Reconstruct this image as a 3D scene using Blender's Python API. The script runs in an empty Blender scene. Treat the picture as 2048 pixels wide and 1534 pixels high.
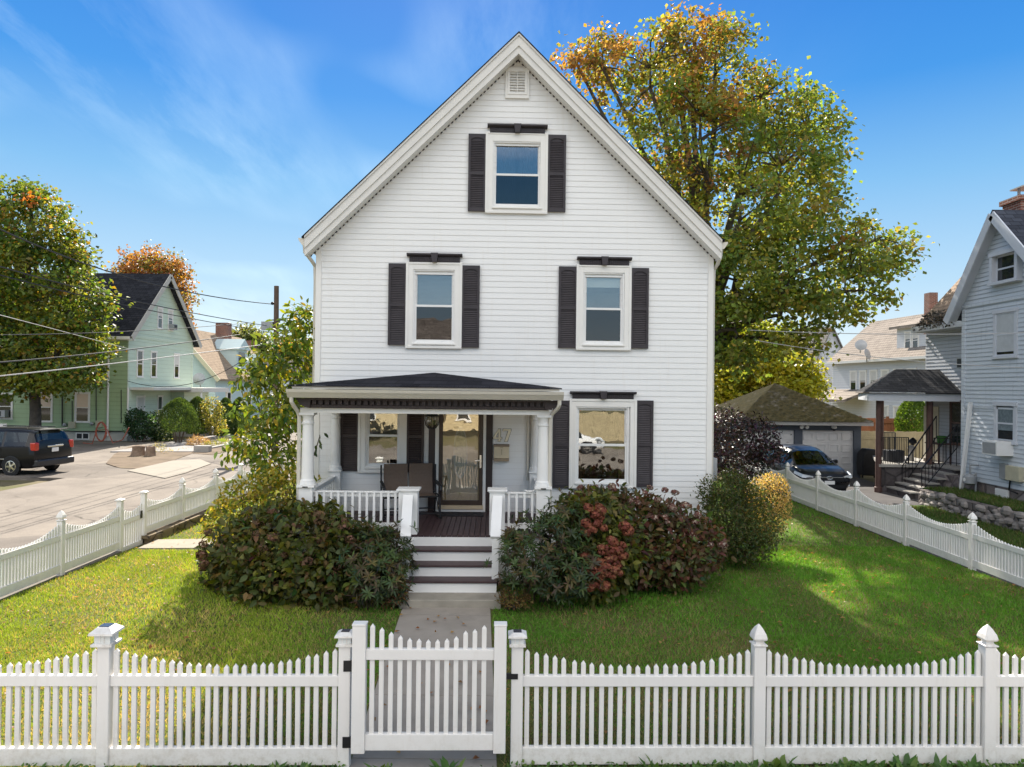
import bpy, bmesh, math, random
import numpy as np
from mathutils import Vector, Matrix
random.seed(7); rng = np.random.default_rng(11)
sc = bpy.context.scene; COL = sc.collection
R = math.radians; PI = math.pi

# ------------------------------------------------------------------ camera
F = 1420.0; CX, CY = 1024.0, 767.0
CAM = Vector((0, 0, 3.53)); PITCH = 0.0056; ROLL = 0.0115
fwd = Vector((0, math.cos(PITCH), math.sin(PITCH)))
r0 = Vector((1, 0, 0)); u0 = r0.cross(fwd)
rt = r0*math.cos(ROLL) + u0*math.sin(ROLL); up = u0*math.cos(ROLL) - r0*math.sin(ROLL)
cd = bpy.data.cameras.new("camera"); cam = bpy.data.objects.new("camera", cd); COL.objects.link(cam)
M = Matrix((rt, up, -fwd)).transposed().to_4x4(); M.translation = CAM; cam.matrix_world = M
cd.sensor_width = 36; cd.lens = F/2048*36; cd.clip_end = 2000; cd.clip_start = .05
sc.camera = cam

def ray(px, py): return fwd + rt*((px-CX)/F) - up*((py-CY)/F)
def P(px, py, d):
    v = ray(px, py); return CAM + v*(d/v.y)
def G(px, py, z=0.):
    v = ray(px, py); return CAM + v*((z-CAM.z)/v.z)

class Frame:
    def __init__(s, x, y, a):
        s.x, s.y, s.a = x, y, a; s.c, s.s = math.cos(a), math.sin(a)
    def loc(s, p):
        dx, dy = p[0]-s.x, p[1]-s.y
        return Vector((dx*s.c+dy*s.s, -dx*s.s+dy*s.c, p[2]))
    def on(s, px, py, yl=0.):                  # hit the local plane y = yl
        o = s.loc(CAM); v = ray(px, py)
        d = Vector((v.x*s.c+v.y*s.s, -v.x*s.s+v.y*s.c, v.z))
        t = (yl-o.y)/d.y; return o + d*t
    def rect(s, x0, y0, x1, y1, yl=0.):
        a, b, c, d = s.on(x0, y0, yl), s.on(x1, y0, yl), s.on(x0, y1, yl), s.on(x1, y1, yl)
        return ((a.x+c.x)/2, (b.x+d.x)/2, (c.z+d.z)/2, (a.z+b.z)/2)   # x0 x1 z0 z1

# ------------------------------------------------------------------ materials
def nodes(m):
    m.use_nodes = True; t = m.node_tree; t.nodes.clear()
    o = t.nodes.new('ShaderNodeOutputMaterial'); return t, o
class NT:
    def __init__(s, name):
        s.m = bpy.data.materials.new(name); s.t, s.o = nodes(s.m)
    def n(s, typ, **kw):
        x = s.t.nodes.new(typ)
        for k, v in kw.items(): setattr(x, k, v)
        return x
    def l(s, a, b): s.t.links.new(a, b)
    def coord(s, which='Object'): return s.n('ShaderNodeTexCoord').outputs[which]
    def mapv(s, v, scale=(1, 1, 1), rot=(0, 0, 0)):
        x = s.n('ShaderNodeMapping'); x.inputs['Scale'].default_value = scale; x.inputs['Rotation'].default_value = rot
        s.l(v, x.inputs['Vector']); return x.outputs[0]
    def noise(s, v, scale, detail=4, rough=.55):
        x = s.n('ShaderNodeTexNoise'); x.inputs['Scale'].default_value = scale
        x.inputs['Detail'].default_value = detail; x.inputs['Roughness'].default_value = rough
        s.l(v, x.inputs['Vector']); return x.outputs['Fac']
    def ramp(s, f, stops):
        x = s.n('ShaderNodeValToRGB'); e = x.color_ramp.elements
        while len(e) < len(stops): e.new(.5)
        for i, (p, c) in enumerate(stops):
            e[i].position = p; e[i].color = (*c, 1) if len(c) == 3 else c
        s.l(f, x.inputs[0]); return x.outputs[0]
    def math(s, op, a, b=None):
        x = s.n('ShaderNodeMath', operation=op)
        for i, v in enumerate((a, b)):
            if v is None: continue
            if isinstance(v, (int, float)): x.inputs[i].default_value = v
            else: s.l(v, x.inputs[i])
        return x.outputs[0]
    def mix(s, f, a, b, mode='MIX'):
        x = s.n('ShaderNodeMix', data_type='RGBA', blend_type=mode)
        for i, v in ((0, f), (6, a), (7, b)):
            if isinstance(v, (int, float)): x.inputs[i].default_value = v
            elif isinstance(v, tuple): x.inputs[i].default_value = (*v, 1)
            else: s.l(v, x.inputs[i])
        return x.outputs[2]
    def bump(s, h, strength=.3, dist=.02):
        x = s.n('ShaderNodeBump'); x.inputs['Strength'].default_value = strength; x.inputs['Distance'].default_value = dist
        s.l(h, x.inputs['Height']); return x.outputs[0]
    def pr(s, col, rough=.6, normal=None, spec=.5, metal=0., coat=0.):
        x = s.n('ShaderNodeBsdfPrincipled')
        if isinstance(col, tuple): x.inputs['Base Color'].default_value = (*col, 1)
        else: s.l(col, x.inputs['Base Color'])
        if isinstance(rough, (int, float)): x.inputs['Roughness'].default_value = rough
        else: s.l(rough, x.inputs['Roughness'])
        x.inputs['Specular IOR Level'].default_value = spec; x.inputs['Metallic'].default_value = metal
        x.inputs['Coat Weight'].default_value = coat; x.inputs['Coat Roughness'].default_value = .04
        if normal is not None: s.l(normal, x.inputs['Normal'])
        s.l(x.outputs[0], s.o.inputs[0]); return x
MATS = {}
def sc_(c, k): return tuple(min(1, x*k) for x in c)
def paint(name, c, rough=.55, var=.12, scale=6, bump=.08, bscale=60, spec=.4, metal=0., coat=0., dirt=None, c2=None):
    if name in MATS: return MATS[name]
    a = NT(name); co = a.coord()
    f = a.noise(co, scale, 5)
    col = a.ramp(f, [(.3, sc_(c, 1-var)), (.7, c2 or sc_(c, 1+var*.6))])
    if dirt:
        g = a.ramp(a.noise(co, scale*.35, 8, .7), [(.55, (0, 0, 0)), (.8, (1, 1, 1))])
        col = a.mix(a.math('MULTIPLY', g, .5), col, dirt)
    nb = a.bump(a.noise(co, bscale, 3), bump, .01) if bump else None
    a.pr(col, rough, nb, spec, metal, coat); MATS[name] = a.m; return a.m
def dirty_vinyl(name, c, dirt, z0, z1):
    a = NT(name); co = a.coord(); sp = a.n('ShaderNodeSeparateXYZ'); a.l(co, sp.inputs[0])
    col = a.ramp(a.noise(co, 2.5, 5), [(.3, sc_(c, .96)), (.7, sc_(c, 1.02))])
    mr = a.n('ShaderNodeMapRange'); mr.inputs[1].default_value = z1; mr.inputs[2].default_value = z0; a.l(sp.outputs[2], mr.inputs[0])
    sp2 = a.ramp(a.noise(co, 14, 8, .75), [(.45, (0, 0, 0)), (.68, (1, 1, 1))]); f = a.math('MULTIPLY', a.math('MULTIPLY', mr.outputs[0], mr.outputs[0]), sp2)
    st = a.ramp(a.noise(a.mapv(co, (6, 6, .8)), 2.4, 7, .7), [(.56, (0, 0, 0)), (.8, (.28, .28, .28))])
    col = a.mix(st, col, sc_(dirt, 1.3)); col = a.mix(a.math('MULTIPLY', f, .75), col, dirt)
    a.pr(col, .42, a.bump(a.noise(co, 50, 3), .03, .01), .4); MATS[name] = a.m; return a.m
def siding(name, c, line, e, z0, var=.04, width=.07):
    if name in MATS: return MATS[name]
    a = NT(name); co = a.coord(); sp = a.n('ShaderNodeSeparateXYZ'); a.l(co, sp.inputs[0])
    fr = a.math('FRACT', a.math('DIVIDE', a.math('SUBTRACT', sp.outputs[2], z0), e))
    f = a.noise(a.mapv(co, (1, 1, 6)), 1.3, 6, .65)
    col = a.ramp(f, [(.3, sc_(c, 1-var)), (.7, sc_(c, 1+var*.5))])
    g = a.ramp(fr, [(0, (1, 1, 1)), (width, (.25, .25, .25)), (width*2.2, (0, 0, 0))])
    gn = a.ramp(a.noise(co, 2.2, 5), [(.3, (.45, .45, .45)), (.7, (1, 1, 1))])
    st = a.ramp(a.noise(a.mapv(co, (7, 7, .5)), 1.2, 6, .7), [(.55, (0, 0, 0)), (.85, (.5, .5, .5))])
    col = a.mix(st, col, sc_(line, 1.25))
    col = a.mix(a.math('MULTIPLY', g, gn), col, line)
    grain = a.bump(a.noise(a.mapv(co, (1, 1, 14)), 9, 3), .05, .01)
    a.pr(col, .5, grain, .35); MATS[name] = a.m; return a.m
def shingle(name, c=None, axis='X', zc=.10, var=.35, moss=None, bump=.5, w=.3):
    if name in MATS: return MATS[name]
    a = NT(name); co = a.coord(); sp = a.n('ShaderNodeSeparateXYZ'); a.l(co, sp.inputs[0])
    cb = a.n('ShaderNodeCombineXYZ'); a.l(sp.outputs[0 if axis == 'X' else 1], cb.inputs[0]); a.l(sp.outputs[2], cb.inputs[1])
    b = a.n('ShaderNodeTexBrick'); b.inputs['Scale'].default_value = 1; b.inputs['Brick Width'].default_value = w
    b.inputs['Row Height'].default_value = zc; b.inputs['Mortar Size'].default_value = zc*.08
    b.inputs['Color1'].default_value = (*sc_(c, 1-var), 1); b.inputs['Color2'].default_value = (*sc_(c, 1+var), 1)
    b.inputs['Mortar'].default_value = (*sc_(c, .35), 1); a.l(cb.outputs[0], b.inputs['Vector'])
    f = a.noise(co, 1.1, 6, .7)
    col = a.mix(a.ramp(f, [(.35, (0, 0, 0)), (.75, (.45, .45, .45))]), b.outputs[0], sc_(c, 1.5))
    if moss:
        m = a.ramp(a.noise(co, 1.6, 8, .75), [(.33, (0, 0, 0)), (.46, (1, 1, 1))])
        mc = a.ramp(a.noise(co, 9, 5), [(.3, moss[0]), (.7, moss[1])])
        col = a.mix(m, col, mc)
    hgt = a.mix(.5, b.outputs[1], a.noise(co, 25, 4))
    a.pr(col, .95, a.bump(hgt, bump, .03), .03); MATS[name] = a.m; return a.m
def leafmat(name, rough=.5, trans=.45, spec=.3):
    if name in MATS: return MATS[name]
    a = NT(name); at = a.n('ShaderNodeAttribute', attribute_name='Col')
    p = a.n('ShaderNodeBsdfPrincipled'); a.l(at.outputs[0], p.inputs['Base Color'])
    p.inputs['Roughness'].default_value = rough; p.inputs['Specular IOR Level'].default_value = spec
    tr = a.n('ShaderNodeBsdfTranslucent'); a.l(a.mix(1., at.outputs[0], (1.8, 1.6, .72), 'MULTIPLY'), tr.inputs[0])
    mx = a.n('ShaderNodeMixShader'); mx.inputs[0].default_value = trans
    a.l(p.outputs[0], mx.inputs[1]); a.l(tr.outputs[0], mx.inputs[2]); a.l(mx.outputs[0], a.o.inputs[0])
    MATS[name] = a.m; return a.m
def glass(name, tint=(1, 1, 1), refl=.14, rough=.01):
    if name in MATS: return MATS[name]
    a = NT(name); tr = a.n('ShaderNodeBsdfTransparent'); tr.inputs[0].default_value = (*tint, 1)
    g = a.n('ShaderNodeBsdfGlossy'); g.inputs['Roughness'].default_value = rough
    wob = a.bump(a.noise(a.coord(), 2.2, 2), .03, .05); a.l(wob, g.inputs['Normal'])
    ge = a.n('ShaderNodeNewGeometry'); dt = a.n('ShaderNodeVectorMath', operation='DOT_PRODUCT'); a.l(ge.outputs['Normal'], dt.inputs[0]); a.l(ge.outputs['Incoming'], dt.inputs[1])
    sch = a.math('POWER', a.math('SUBTRACT', 1., a.math('ABSOLUTE', dt.outputs['Value'])), 5.)
    f = a.math('ADD', a.math('MULTIPLY', sch, .8), refl+.04)
    mx = a.n('ShaderNodeMixShader'); a.l(f, mx.inputs[0]); a.l(tr.outputs[0], mx.inputs[1]); a.l(g.outputs[0], mx.inputs[2])
    a.l(mx.outputs[0], a.o.inputs[0]); MATS[name] = a.m; return a.m

def brickmat(name, c1, c2, mortar, w=.22, h=.075):
    if name in MATS: return MATS[name]
    a = NT(name); co = a.coord(); sp = a.n('ShaderNodeSeparateXYZ'); a.l(co, sp.inputs[0])
    cb = a.n('ShaderNodeCombineXYZ'); a.l(a.math('ADD', sp.outputs[0], sp.outputs[1]), cb.inputs[0]); a.l(sp.outputs[2], cb.inputs[1])
    b = a.n('ShaderNodeTexBrick'); b.inputs['Scale'].default_value = 1; b.inputs['Brick Width'].default_value = w
    b.inputs['Row Height'].default_value = h; b.inputs['Mortar Size'].default_value = .008
    for k, v in (('Color1', c1), ('Color2', c2), ('Mortar', mortar)): b.inputs[k].default_value = (*v, 1)
    a.l(cb.outputs[0], b.inputs['Vector']); a.pr(b.outputs[0], .9, a.bump(b.outputs[1], .4, .01), .2); MATS[name] = a.m; return a.m
def stonemat(name, c1, c2, scale=3.2, gap=(.04, .035, .03)):
    if name in MATS: return MATS[name]
    a = NT(name); co = a.coord()
    v = a.n('ShaderNodeTexVoronoi'); v.inputs['Scale'].default_value = scale; a.l(co, v.inputs['Vector'])
    ve = a.n('ShaderNodeTexVoronoi', feature='DISTANCE_TO_EDGE'); ve.inputs['Scale'].default_value = scale; a.l(co, ve.inputs['Vector'])
    f = a.math('ADD', a.math('MULTIPLY', v.outputs['Color'], .6), a.math('MULTIPLY', a.noise(co, 14, 5), .4))
    col = a.ramp(f, [(.2, c1), (.75, c2)])
    e = a.ramp(ve.outputs[0], [(0, (1, 1, 1)), (.05, (0, 0, 0))]); col = a.mix(e, col, gap)
    a.pr(col, .9, a.bump(a.ramp(ve.outputs[0], [(0, (0, 0, 0)), (.12, (1, 1, 1))]), .8, .05), .2); MATS[name] = a.m; return a.m

# ------------------------------------------------------------------ mesh builder
class MB:
    def __init__(s): s.v = []; s.f = []; s.mi = []
    def add(s, vs, fs, mi=0):
        o = len(s.v); s.v += [tuple(v) for v in vs]
        for f in fs: s.f.append([o+i for i in f]); s.mi.append(mi)
        return s
    def quad(s, *p, mi=0): return s.add(p, [list(range(len(p)))], mi)
    def box(s, x0, x1, y0, y1, z0, z1, mi=0):
        return s.add([(x0, y0, z0), (x1, y0, z0), (x1, y1, z0), (x0, y1, z0), (x0, y0, z1), (x1, y0, z1), (x1, y1, z1), (x0, y1, z1)],
                     [(0, 3, 2, 1), (4, 5, 6, 7), (0, 1, 5, 4), (1, 2, 6, 5), (2, 3, 7, 6), (3, 0, 4, 7)], mi)
    def prism(s, poly, a, b, axis='y', mi=0):          # poly in the two other axes
        n = len(poly)
        def mk(p, t):
            return (p[0], t, p[1]) if axis == 'y' else ((t, p[0], p[1]) if axis == 'x' else (p[0], p[1], t))
        vs = [mk(p, a) for p in poly]+[mk(p, b) for p in poly]
        fs = [list(range(n)), list(range(2*n-1, n-1, -1))]+[(i, (i+1) % n, n+(i+1) % n, n+i) for i in range(n)]
        return s.add(vs, fs, mi)
    def bar(s, p, q, w, h, mi=0, upv=(0, 0, 1)):         # oblong bar from p to q
        p, q = Vector(p), Vector(q); d = (q-p).normalized(); u = Vector(upv)
        sd = d.cross(u)
        if sd.length < 1e-4: sd = Vector((1, 0, 0))
        sd.normalize(); u = sd.cross(d)
        a, b = sd*w/2, u*h/2
        return s.add([p-a-b, p+a-b, p+a+b, p-a+b, q-a-b, q+a-b, q+a+b, q-a+b],
                     [(0, 3, 2, 1), (4, 5, 6, 7), (0, 1, 5, 4), (1, 2, 6, 5), (2, 3, 7, 6), (3, 0, 4, 7)], mi)
    def tube(s, pts, r, n=6, mi=0, cap=True):
        pts = [Vector(p) for p in pts]; k = len(pts)
        rs = [r]*k if isinstance(r, (int, float)) else list(r)
        vs = []; u = None
        for i, p in enumerate(pts):
            d = (pts[min(i+1, k-1)]-pts[max(i-1, 0)]).normalized()
            if u is None: u = d.orthogonal().normalized()
            u = (u-d*u.dot(d)); u = u.normalized() if u.length > 1e-5 else d.orthogonal().normalized()
            w = d.cross(u)
            vs += [p+(u*math.cos(2*PI*j/n)+w*math.sin(2*PI*j/n))*rs[i] for j in range(n)]
        fs = [(i*n+j, i*n+(j+1) % n, (i+1)*n+(j+1) % n, (i+1)*n+j) for i in range(k-1) for j in range(n)]
        if cap: fs += [list(range(n-1, -1, -1)), list(range((k-1)*n, k*n))]
        return s.add(vs, fs, mi)
    def lathe(s, prof, c=(0, 0, 0), n=16, mi=0, sx=1., sy=1., rot=0.):    # prof (r,z)
        vs = [(c[0]+r*sx*math.cos(2*PI*j/n+rot), c[1]+r*sy*math.sin(2*PI*j/n+rot), c[2]+z) for r, z in prof for j in range(n)]
        k = len(prof)
        fs = [(i*n+j, i*n+(j+1) % n, (i+1)*n+(j+1) % n, (i+1)*n+j) for i in range(k-1) for j in range(n)]
        fs += [list(range(n-1, -1, -1)), list(range((k-1)*n, k*n))]
        return s.add(vs, fs, mi)
    def frame(s, x0, x1, z0, z1, w, y0, y1, wb=None, wt=None, mi=0):       # picture frame in the xz plane
        wb = w if wb is None else wb; wt = w if wt is None else wt
        s.box(x0, x0+w, y0, y1, z0, z1, mi); s.box(x1-w, x1, y0, y1, z0, z1, mi)
        s.box(x0+w, x1-w, y0, y1, z0, z0+wb, mi); return s.box(x0+w, x1-w, y0, y1, z1-wt, z1, mi)
    def xf(s, m):
        s.v = [tuple(m @ Vector(v)) for v in s.v]; return s
    def build(s, name, mats, parent=None, smooth=False, recalc=True, bevel=0, angle=40):
        me = bpy.data.meshes.new(name); me.from_pydata(s.v, [], s.f)
        mats = mats if isinstance(mats, (list, tuple)) else [mats]
        for m in mats: me.materials.append(m)
        if len(mats) > 1: me.polygons.foreach_set('material_index', s.mi)
        if recalc:
            b = bmesh.new(); b.from_mesh(me); bmesh.ops.recalc_face_normals(b, faces=b.faces); b.to_mesh(me); b.free()
        if smooth:
            me.polygons.foreach_set('use_smooth', [True]*len(me.polygons))
            me.set_sharp_from_angle(angle=R(angle))
        o = bpy.data.objects.new(name, me); COL.objects.link(o)
        if parent: o.parent = parent
        if bevel:
            bm = o.modifiers.new('bevel', 'BEVEL'); bm.width = bevel; bm.segments = 2; bm.limit_method = 'ANGLE'
        return o
def tag(o, label=None, cat=None, group=None, kind=None):
    for k, v in (('label', label), ('category', cat), ('group', group), ('kind', kind)):
        if v: o[k] = v
    return o
def thing(name, label, cat, loc=(0, 0, 0), rz=0., group=None):
    o = bpy.data.objects.new(name, None); COL.objects.link(o); o.location = loc; o.rotation_euler = (0, 0, rz); o.empty_display_size = .2
    return tag(o, label, cat, group)
def copy_tree(o, parent=None):
    c = o.copy(); COL.objects.link(c); c.parent = parent
    for ch in [x for x in bpy.data.objects if x.parent == o]: copy_tree(ch, c)
    return c

# ------------------------------------------------------------------ leaves
def unit(v): return v/np.maximum(np.linalg.norm(v, axis=1, keepdims=True), 1e-9)
def leaf_mesh(name, c, n, d, L, W, col, mat, parent=None, fold=.18, full=False):
    """c centres of leaf bases, n normals, d directions, L lengths, W widths, col colours - one leaf each"""
    k = len(c); d = unit(d); n = unit(n - d*(n*d).sum(1, keepdims=True)); s = np.cross(d, n)
    L = L[:, None]; W = W[:, None]
    if full:
        droop = -n*L*.10
        pts = [c, c+d*L*.5+n*L*.03, c+d*L+droop, c+d*L*.3+s*W*.46-n*W*-fold, c+d*L*.68+s*W*.38+n*W*fold+droop*.4, c+d*L*.3-s*W*.46+n*W*fold, c+d*L*.68-s*W*.38+n*W*fold+droop*.4]
        tri = [(0, 1, 3), (1, 4, 3), (1, 2, 4), (0, 5, 1), (1, 5, 6), (1, 6, 2)]
    else:
        pts = [c, c+d*L*.45+s*W*.5+n*W*fold, c+d*L, c+d*L*.45-s*W*.5+n*W*fold]; tri = [(0, 2, 1), (0, 3, 2)]
    m = len(pts); V = np.stack(pts, 1).reshape(-1, 3)
    T = (np.arange(k)[:, None, None]*m+np.array(tri)[None]).reshape(-1, 3)
    return tri_mesh(name, V, T, np.repeat(col, m, 0), mat, parent)
GAIN = 1.45                                         # overall leaf brightness
def tri_mesh(name, V, T, C, mat, parent=None):
    me = bpy.data.meshes.new(name); nt = len(T)
    me.vertices.add(len(V)); me.vertices.foreach_set('co', V.astype(np.float32).ravel())
    me.loops.add(nt*3); me.loops.foreach_set('vertex_index', T.astype(np.int32).ravel())
    me.polygons.add(nt); me.polygons.foreach_set('loop_start', np.arange(0, nt*3, 3, dtype=np.int32))
    me.update(calc_edges=True)
    a = me.attributes.new('Col', 'FLOAT_COLOR', 'POINT')
    a.data.foreach_set('color', np.concatenate([np.clip(C*GAIN, 0, .75), np.ones((len(C), 1))], 1).astype(np.float32).ravel())
    me.materials.append(mat); o = bpy.data.objects.new(name, me); COL.objects.link(o)
    if parent: o.parent = parent
    return o
def pick(pal, n, w=None):
    pal = np.array(pal); w = None if w is None else np.array(w)/sum(w)
    return pal[rng.choice(len(pal), n, p=w)]
def rdir(n): return unit(rng.normal(size=(n, 3)))
def shell(blobs, n, lo=.55, zmin=None):
    """n points in the outer shells of a set of ellipsoids ((x,y,z),(rx,ry,rz)), none deep inside another one"""
    C = np.array([b[0] for b in blobs]); Rr = np.array([b[1] for b in blobs])
    w = (Rr.prod(1))**(2/3); out = []; nr = []; tot = 0
    while tot < n:
        i = rng.choice(len(C), n*2, p=w/w.sum()); u = rdir(n*2)
        r = lo+(1-lo)*rng.random(n*2)**.6; p = C[i]+u*Rr[i]*r[:, None]
        q = ((p[:, None]-C[None])/Rr[None]); dd = (q**2).sum(2); dd[np.arange(len(p)), i] = 9
        ok = dd.min(1) > .42
        if zmin is not None: ok &= p[:, 2] > zmin
        out.append(p[ok]); nr.append(unit(u/Rr[i])[ok]); tot += ok.sum()
    return np.concatenate(out)[:n], np.concatenate(nr)[:n]
def noise3(p, s, seed=0):
    r = np.random.default_rng(seed); v = np.zeros(len(p))
    for k in range(5):
        w = r.normal(size=3)*s*(1+k*.6); v += np.sin(p @ w+r.random()*6.28)/(1+k*.5)
    return v/2.2
def blobs_px(lst):
    return [(tuple(P(px, py, d)), r) for px, py, d, r in lst]

def tree(name, label, cat, base, blobs, nclump, per, leaf, pal, pal_top=None, trunk_r=.3, bark=None, clump_r=.55, group=None,
         fork=.35, lo=.35, topbias=None, mat=None, lean=None, twigs=60):
    base = Vector(base); root = thing(name, label, cat, base, 0, group)
    B = [(np.array(b[0])-np.array(base), np.array(b[1])) for b in blobs]
    cp, cn = shell(B, nclump, lo)
    zt = max(b[0][2]+b[1][2] for b in B); zb = min(b[0][2]-b[1][2] for b in B)
    k = nclump*per; ci = np.repeat(np.arange(nclump), per)
    off = rng.normal(size=(k, 3))*clump_r*np.array([.62, .62, .42]); p = cp[ci]+off
    h = (cp[:, 2]-zb)/(zt-zb); nz = noise3(cp, .45, 5)
    c = pick(pal, nclump)
    if pal_top is not None:
        f = np.clip((h-(topbias or .5))*1.5+.12+nz*.6, 0, 1)[:, None]; c = np.where(rng.random((nclump, 1)) < f, pick(pal_top, nclump), c)
    c = c*(1+.22*noise3(cp, 1.3, 9)[:, None])
    cc = c[ci]; alt = pick(list(pal)*2+list(pal_top or []), k); sw = rng.random((k, 1)) < .28; cc = np.where(sw, cc*.45+alt*.55, cc)
    col = cc*(1+.30*rng.normal(size=(k, 1)).clip(-2, 2)*.6)+rng.normal(size=(k, 3))*.008
    nrm = unit(rdir(k)*.75+np.array([0, 0, .8])+cn[ci]*.35); d = unit(rdir(k)+np.array([0, 0, -.35]))
    L = leaf*(.7+.6*rng.random(k))
    leaf_mesh('crown', p, nrm, d, L, L*.85, col, mat or leafmat('leaf'), root)
    # wood
    mb = MB(); bark = bark or paint('bark', (.09, .075, .06), .9, .35, 5, .6, 20)
    cen = sum((Vector(b[0])*(b[1][0]) for b in B), Vector())/sum(b[1][0] for b in B)
    top = Vector((cen.x, cen.y, cen.z)); fk = Vector((0, 0, 0)).lerp(top, fork); fk.x *= .5; fk.y *= .5
    mb.tube([(0, 0, -.2), (0, 0, .15), fk*.5+Vector((trunk_r*.15, 0, 0)), fk], [trunk_r*1.35, trunk_r*1.08, trunk_r*.95, trunk_r*.85], 12)
    ends = []
    for b in B:
        q = Vector(b[0]); m1 = fk.lerp(q, .45)+Vector((random.uniform(-.3, .3), random.uniform(-.3, .3), .12*(q-fk).length))
        rr = trunk_r*min(.62, .28+.1*b[1][0])
        m2 = m1.lerp(q, .6)+Vector((random.uniform(-.25, .25), random.uniform(-.25, .25), .1)); tip = q+Vector((0, 0, b[1][2]*.45))
        mb.tube([fk-Vector((0, 0, .15)), m1, m2, q, tip], [rr, rr*.72, rr*.5, rr*.36, rr*.12], 7); ends += [m2, q, tip, m1]
    tw = mb
    for i in rng.choice(nclump, min(twigs, nclump), False):
        q = Vector(cp[i]); s = min(ends, key=lambda e: (e-q).length); 
        mid = s.lerp(q, .5)+Vector((random.uniform(-.2, .2), random.uniform(-.2, .2), .15))
        tw.tube([s, mid, q], [trunk_r*.13, trunk_r*.08, trunk_r*.03], 4, cap=False)
    mb.build('trunk', bark, root, True)
    return root
def shrub(name, label, base, blobs, n, leaf, ar, pal, full=True, lo=.5, mat=None, cat='shrub', group=None, stems=14, up=.5, whorl=1, zmin=.1, jit=.25, wts=None, droop=0., stemcol=None):
    base = Vector(base); root = thing(name, label, cat, base, 0, group)
    B = [(np.array(b[0])-np.array(base), np.array(b[1])) for b in blobs]
    nw = n//whorl; p, nr = shell(B, nw, lo, zmin=zmin-base.z if zmin is not None else None)
    p = p+nr*rng.exponential(.07*min(1., float(B[0][1].mean())), (nw, 1))
    sh = pick(pal, nw, wts)*(1+.25*noise3(p, 2.2, 3)[:, None])
    if whorl > 1:
        i = np.repeat(np.arange(nw), whorl); th = np.tile(np.arange(whorl)*2*PI/whorl, nw)+np.repeat(rng.random(nw)*6, whorl)
        ax = unit(nr+np.array([0, 0, up])+rng.normal(size=(nw, 3))*.25)[i]
        a = unit(np.cross(ax, np.array([.3, .5, .1]))); b = np.cross(ax, a)
        d = unit(a*np.cos(th)[:, None]+b*np.sin(th)[:, None]+ax*(.32-droop)+rng.normal(size=(len(i), 3))*.28); nn = unit(ax-d*.2); c = p[i]; col = sh[i]
    else:
        c = p; d = unit(rdir(nw)*.8+nr*.5+np.array([0, 0, -.25-droop])); nn = unit(nr*.7+np.array([0, 0, up])+rng.normal(size=(nw, 3))*.45); col = sh
    k = len(c); col = col*(1+jit*rng.normal(size=(k, 1)).clip(-2, 2)*.7)+rng.normal(size=(k, 3))*.006
    L = leaf*(.65+.6*rng.random(k))
    leaf_mesh('foliage', c, nn, d, L, L*ar, col, mat or leafmat('leaf_gloss', .5, .35, .28), root, full=full)
    if stems:
        mb = MB()
        for j in rng.choice(len(p), min(stems, len(p)), False):
            q = Vector(p[j]); g = Vector((q.x*.35, q.y*.35, (zmin or 0)-base.z-.05 if zmin is not None else -.05))
            mb.tube([g, g.lerp(q, .5)+Vector((0, 0, .12)), q], [.018, .012, .005], 5, cap=False)
        mb.build('stems', stemcol or paint('twig', (.10, .07, .05), .9, .3), root, True)
    return root
def mophead(name, r, pal, n=70):
    u = rdir(n); c = u*r*np.array([1, 1, .8])*(.8+.2*rng.random((n, 1)))
    d = unit(np.cross(u, rdir(n))); L = r*(.5+.25*rng.random(n))
    col = pick(pal, n)*(1+.25*rng.normal(size=(n, 1)).clip(-1.5, 1.5))
    return c-d*L[:, None]*.5, unit(u+rdir(n)*.35), d, L, col
def flowers(root, pts, r, pal, name='flower_head', n=60):
    """each flower head a part of its shrub"""
    protos = []
    for k in range(4):
        c, nn, d, L, col = mophead(name, r, pal, n)
        o = leaf_mesh(name, c, nn, d, L, L*.8, col, leafmat('petal', .7, .25, .2)); protos.append(o)
    for i, q in enumerate(pts):
        o = protos[i] if i < 4 else protos[i % 4].copy()
        if i >= 4: COL.objects.link(o)
        o.parent = root; o.location = Vector(q)-root.location; s = random.uniform(.7, 1.2); o.scale = (s, s, s*.85); o.rotation_euler = (random.uniform(-.5, .5), random.uniform(-.5, .5), random.uniform(0, 6))
    for o in protos[len(pts):]: bpy.data.objects.remove(o)

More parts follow.
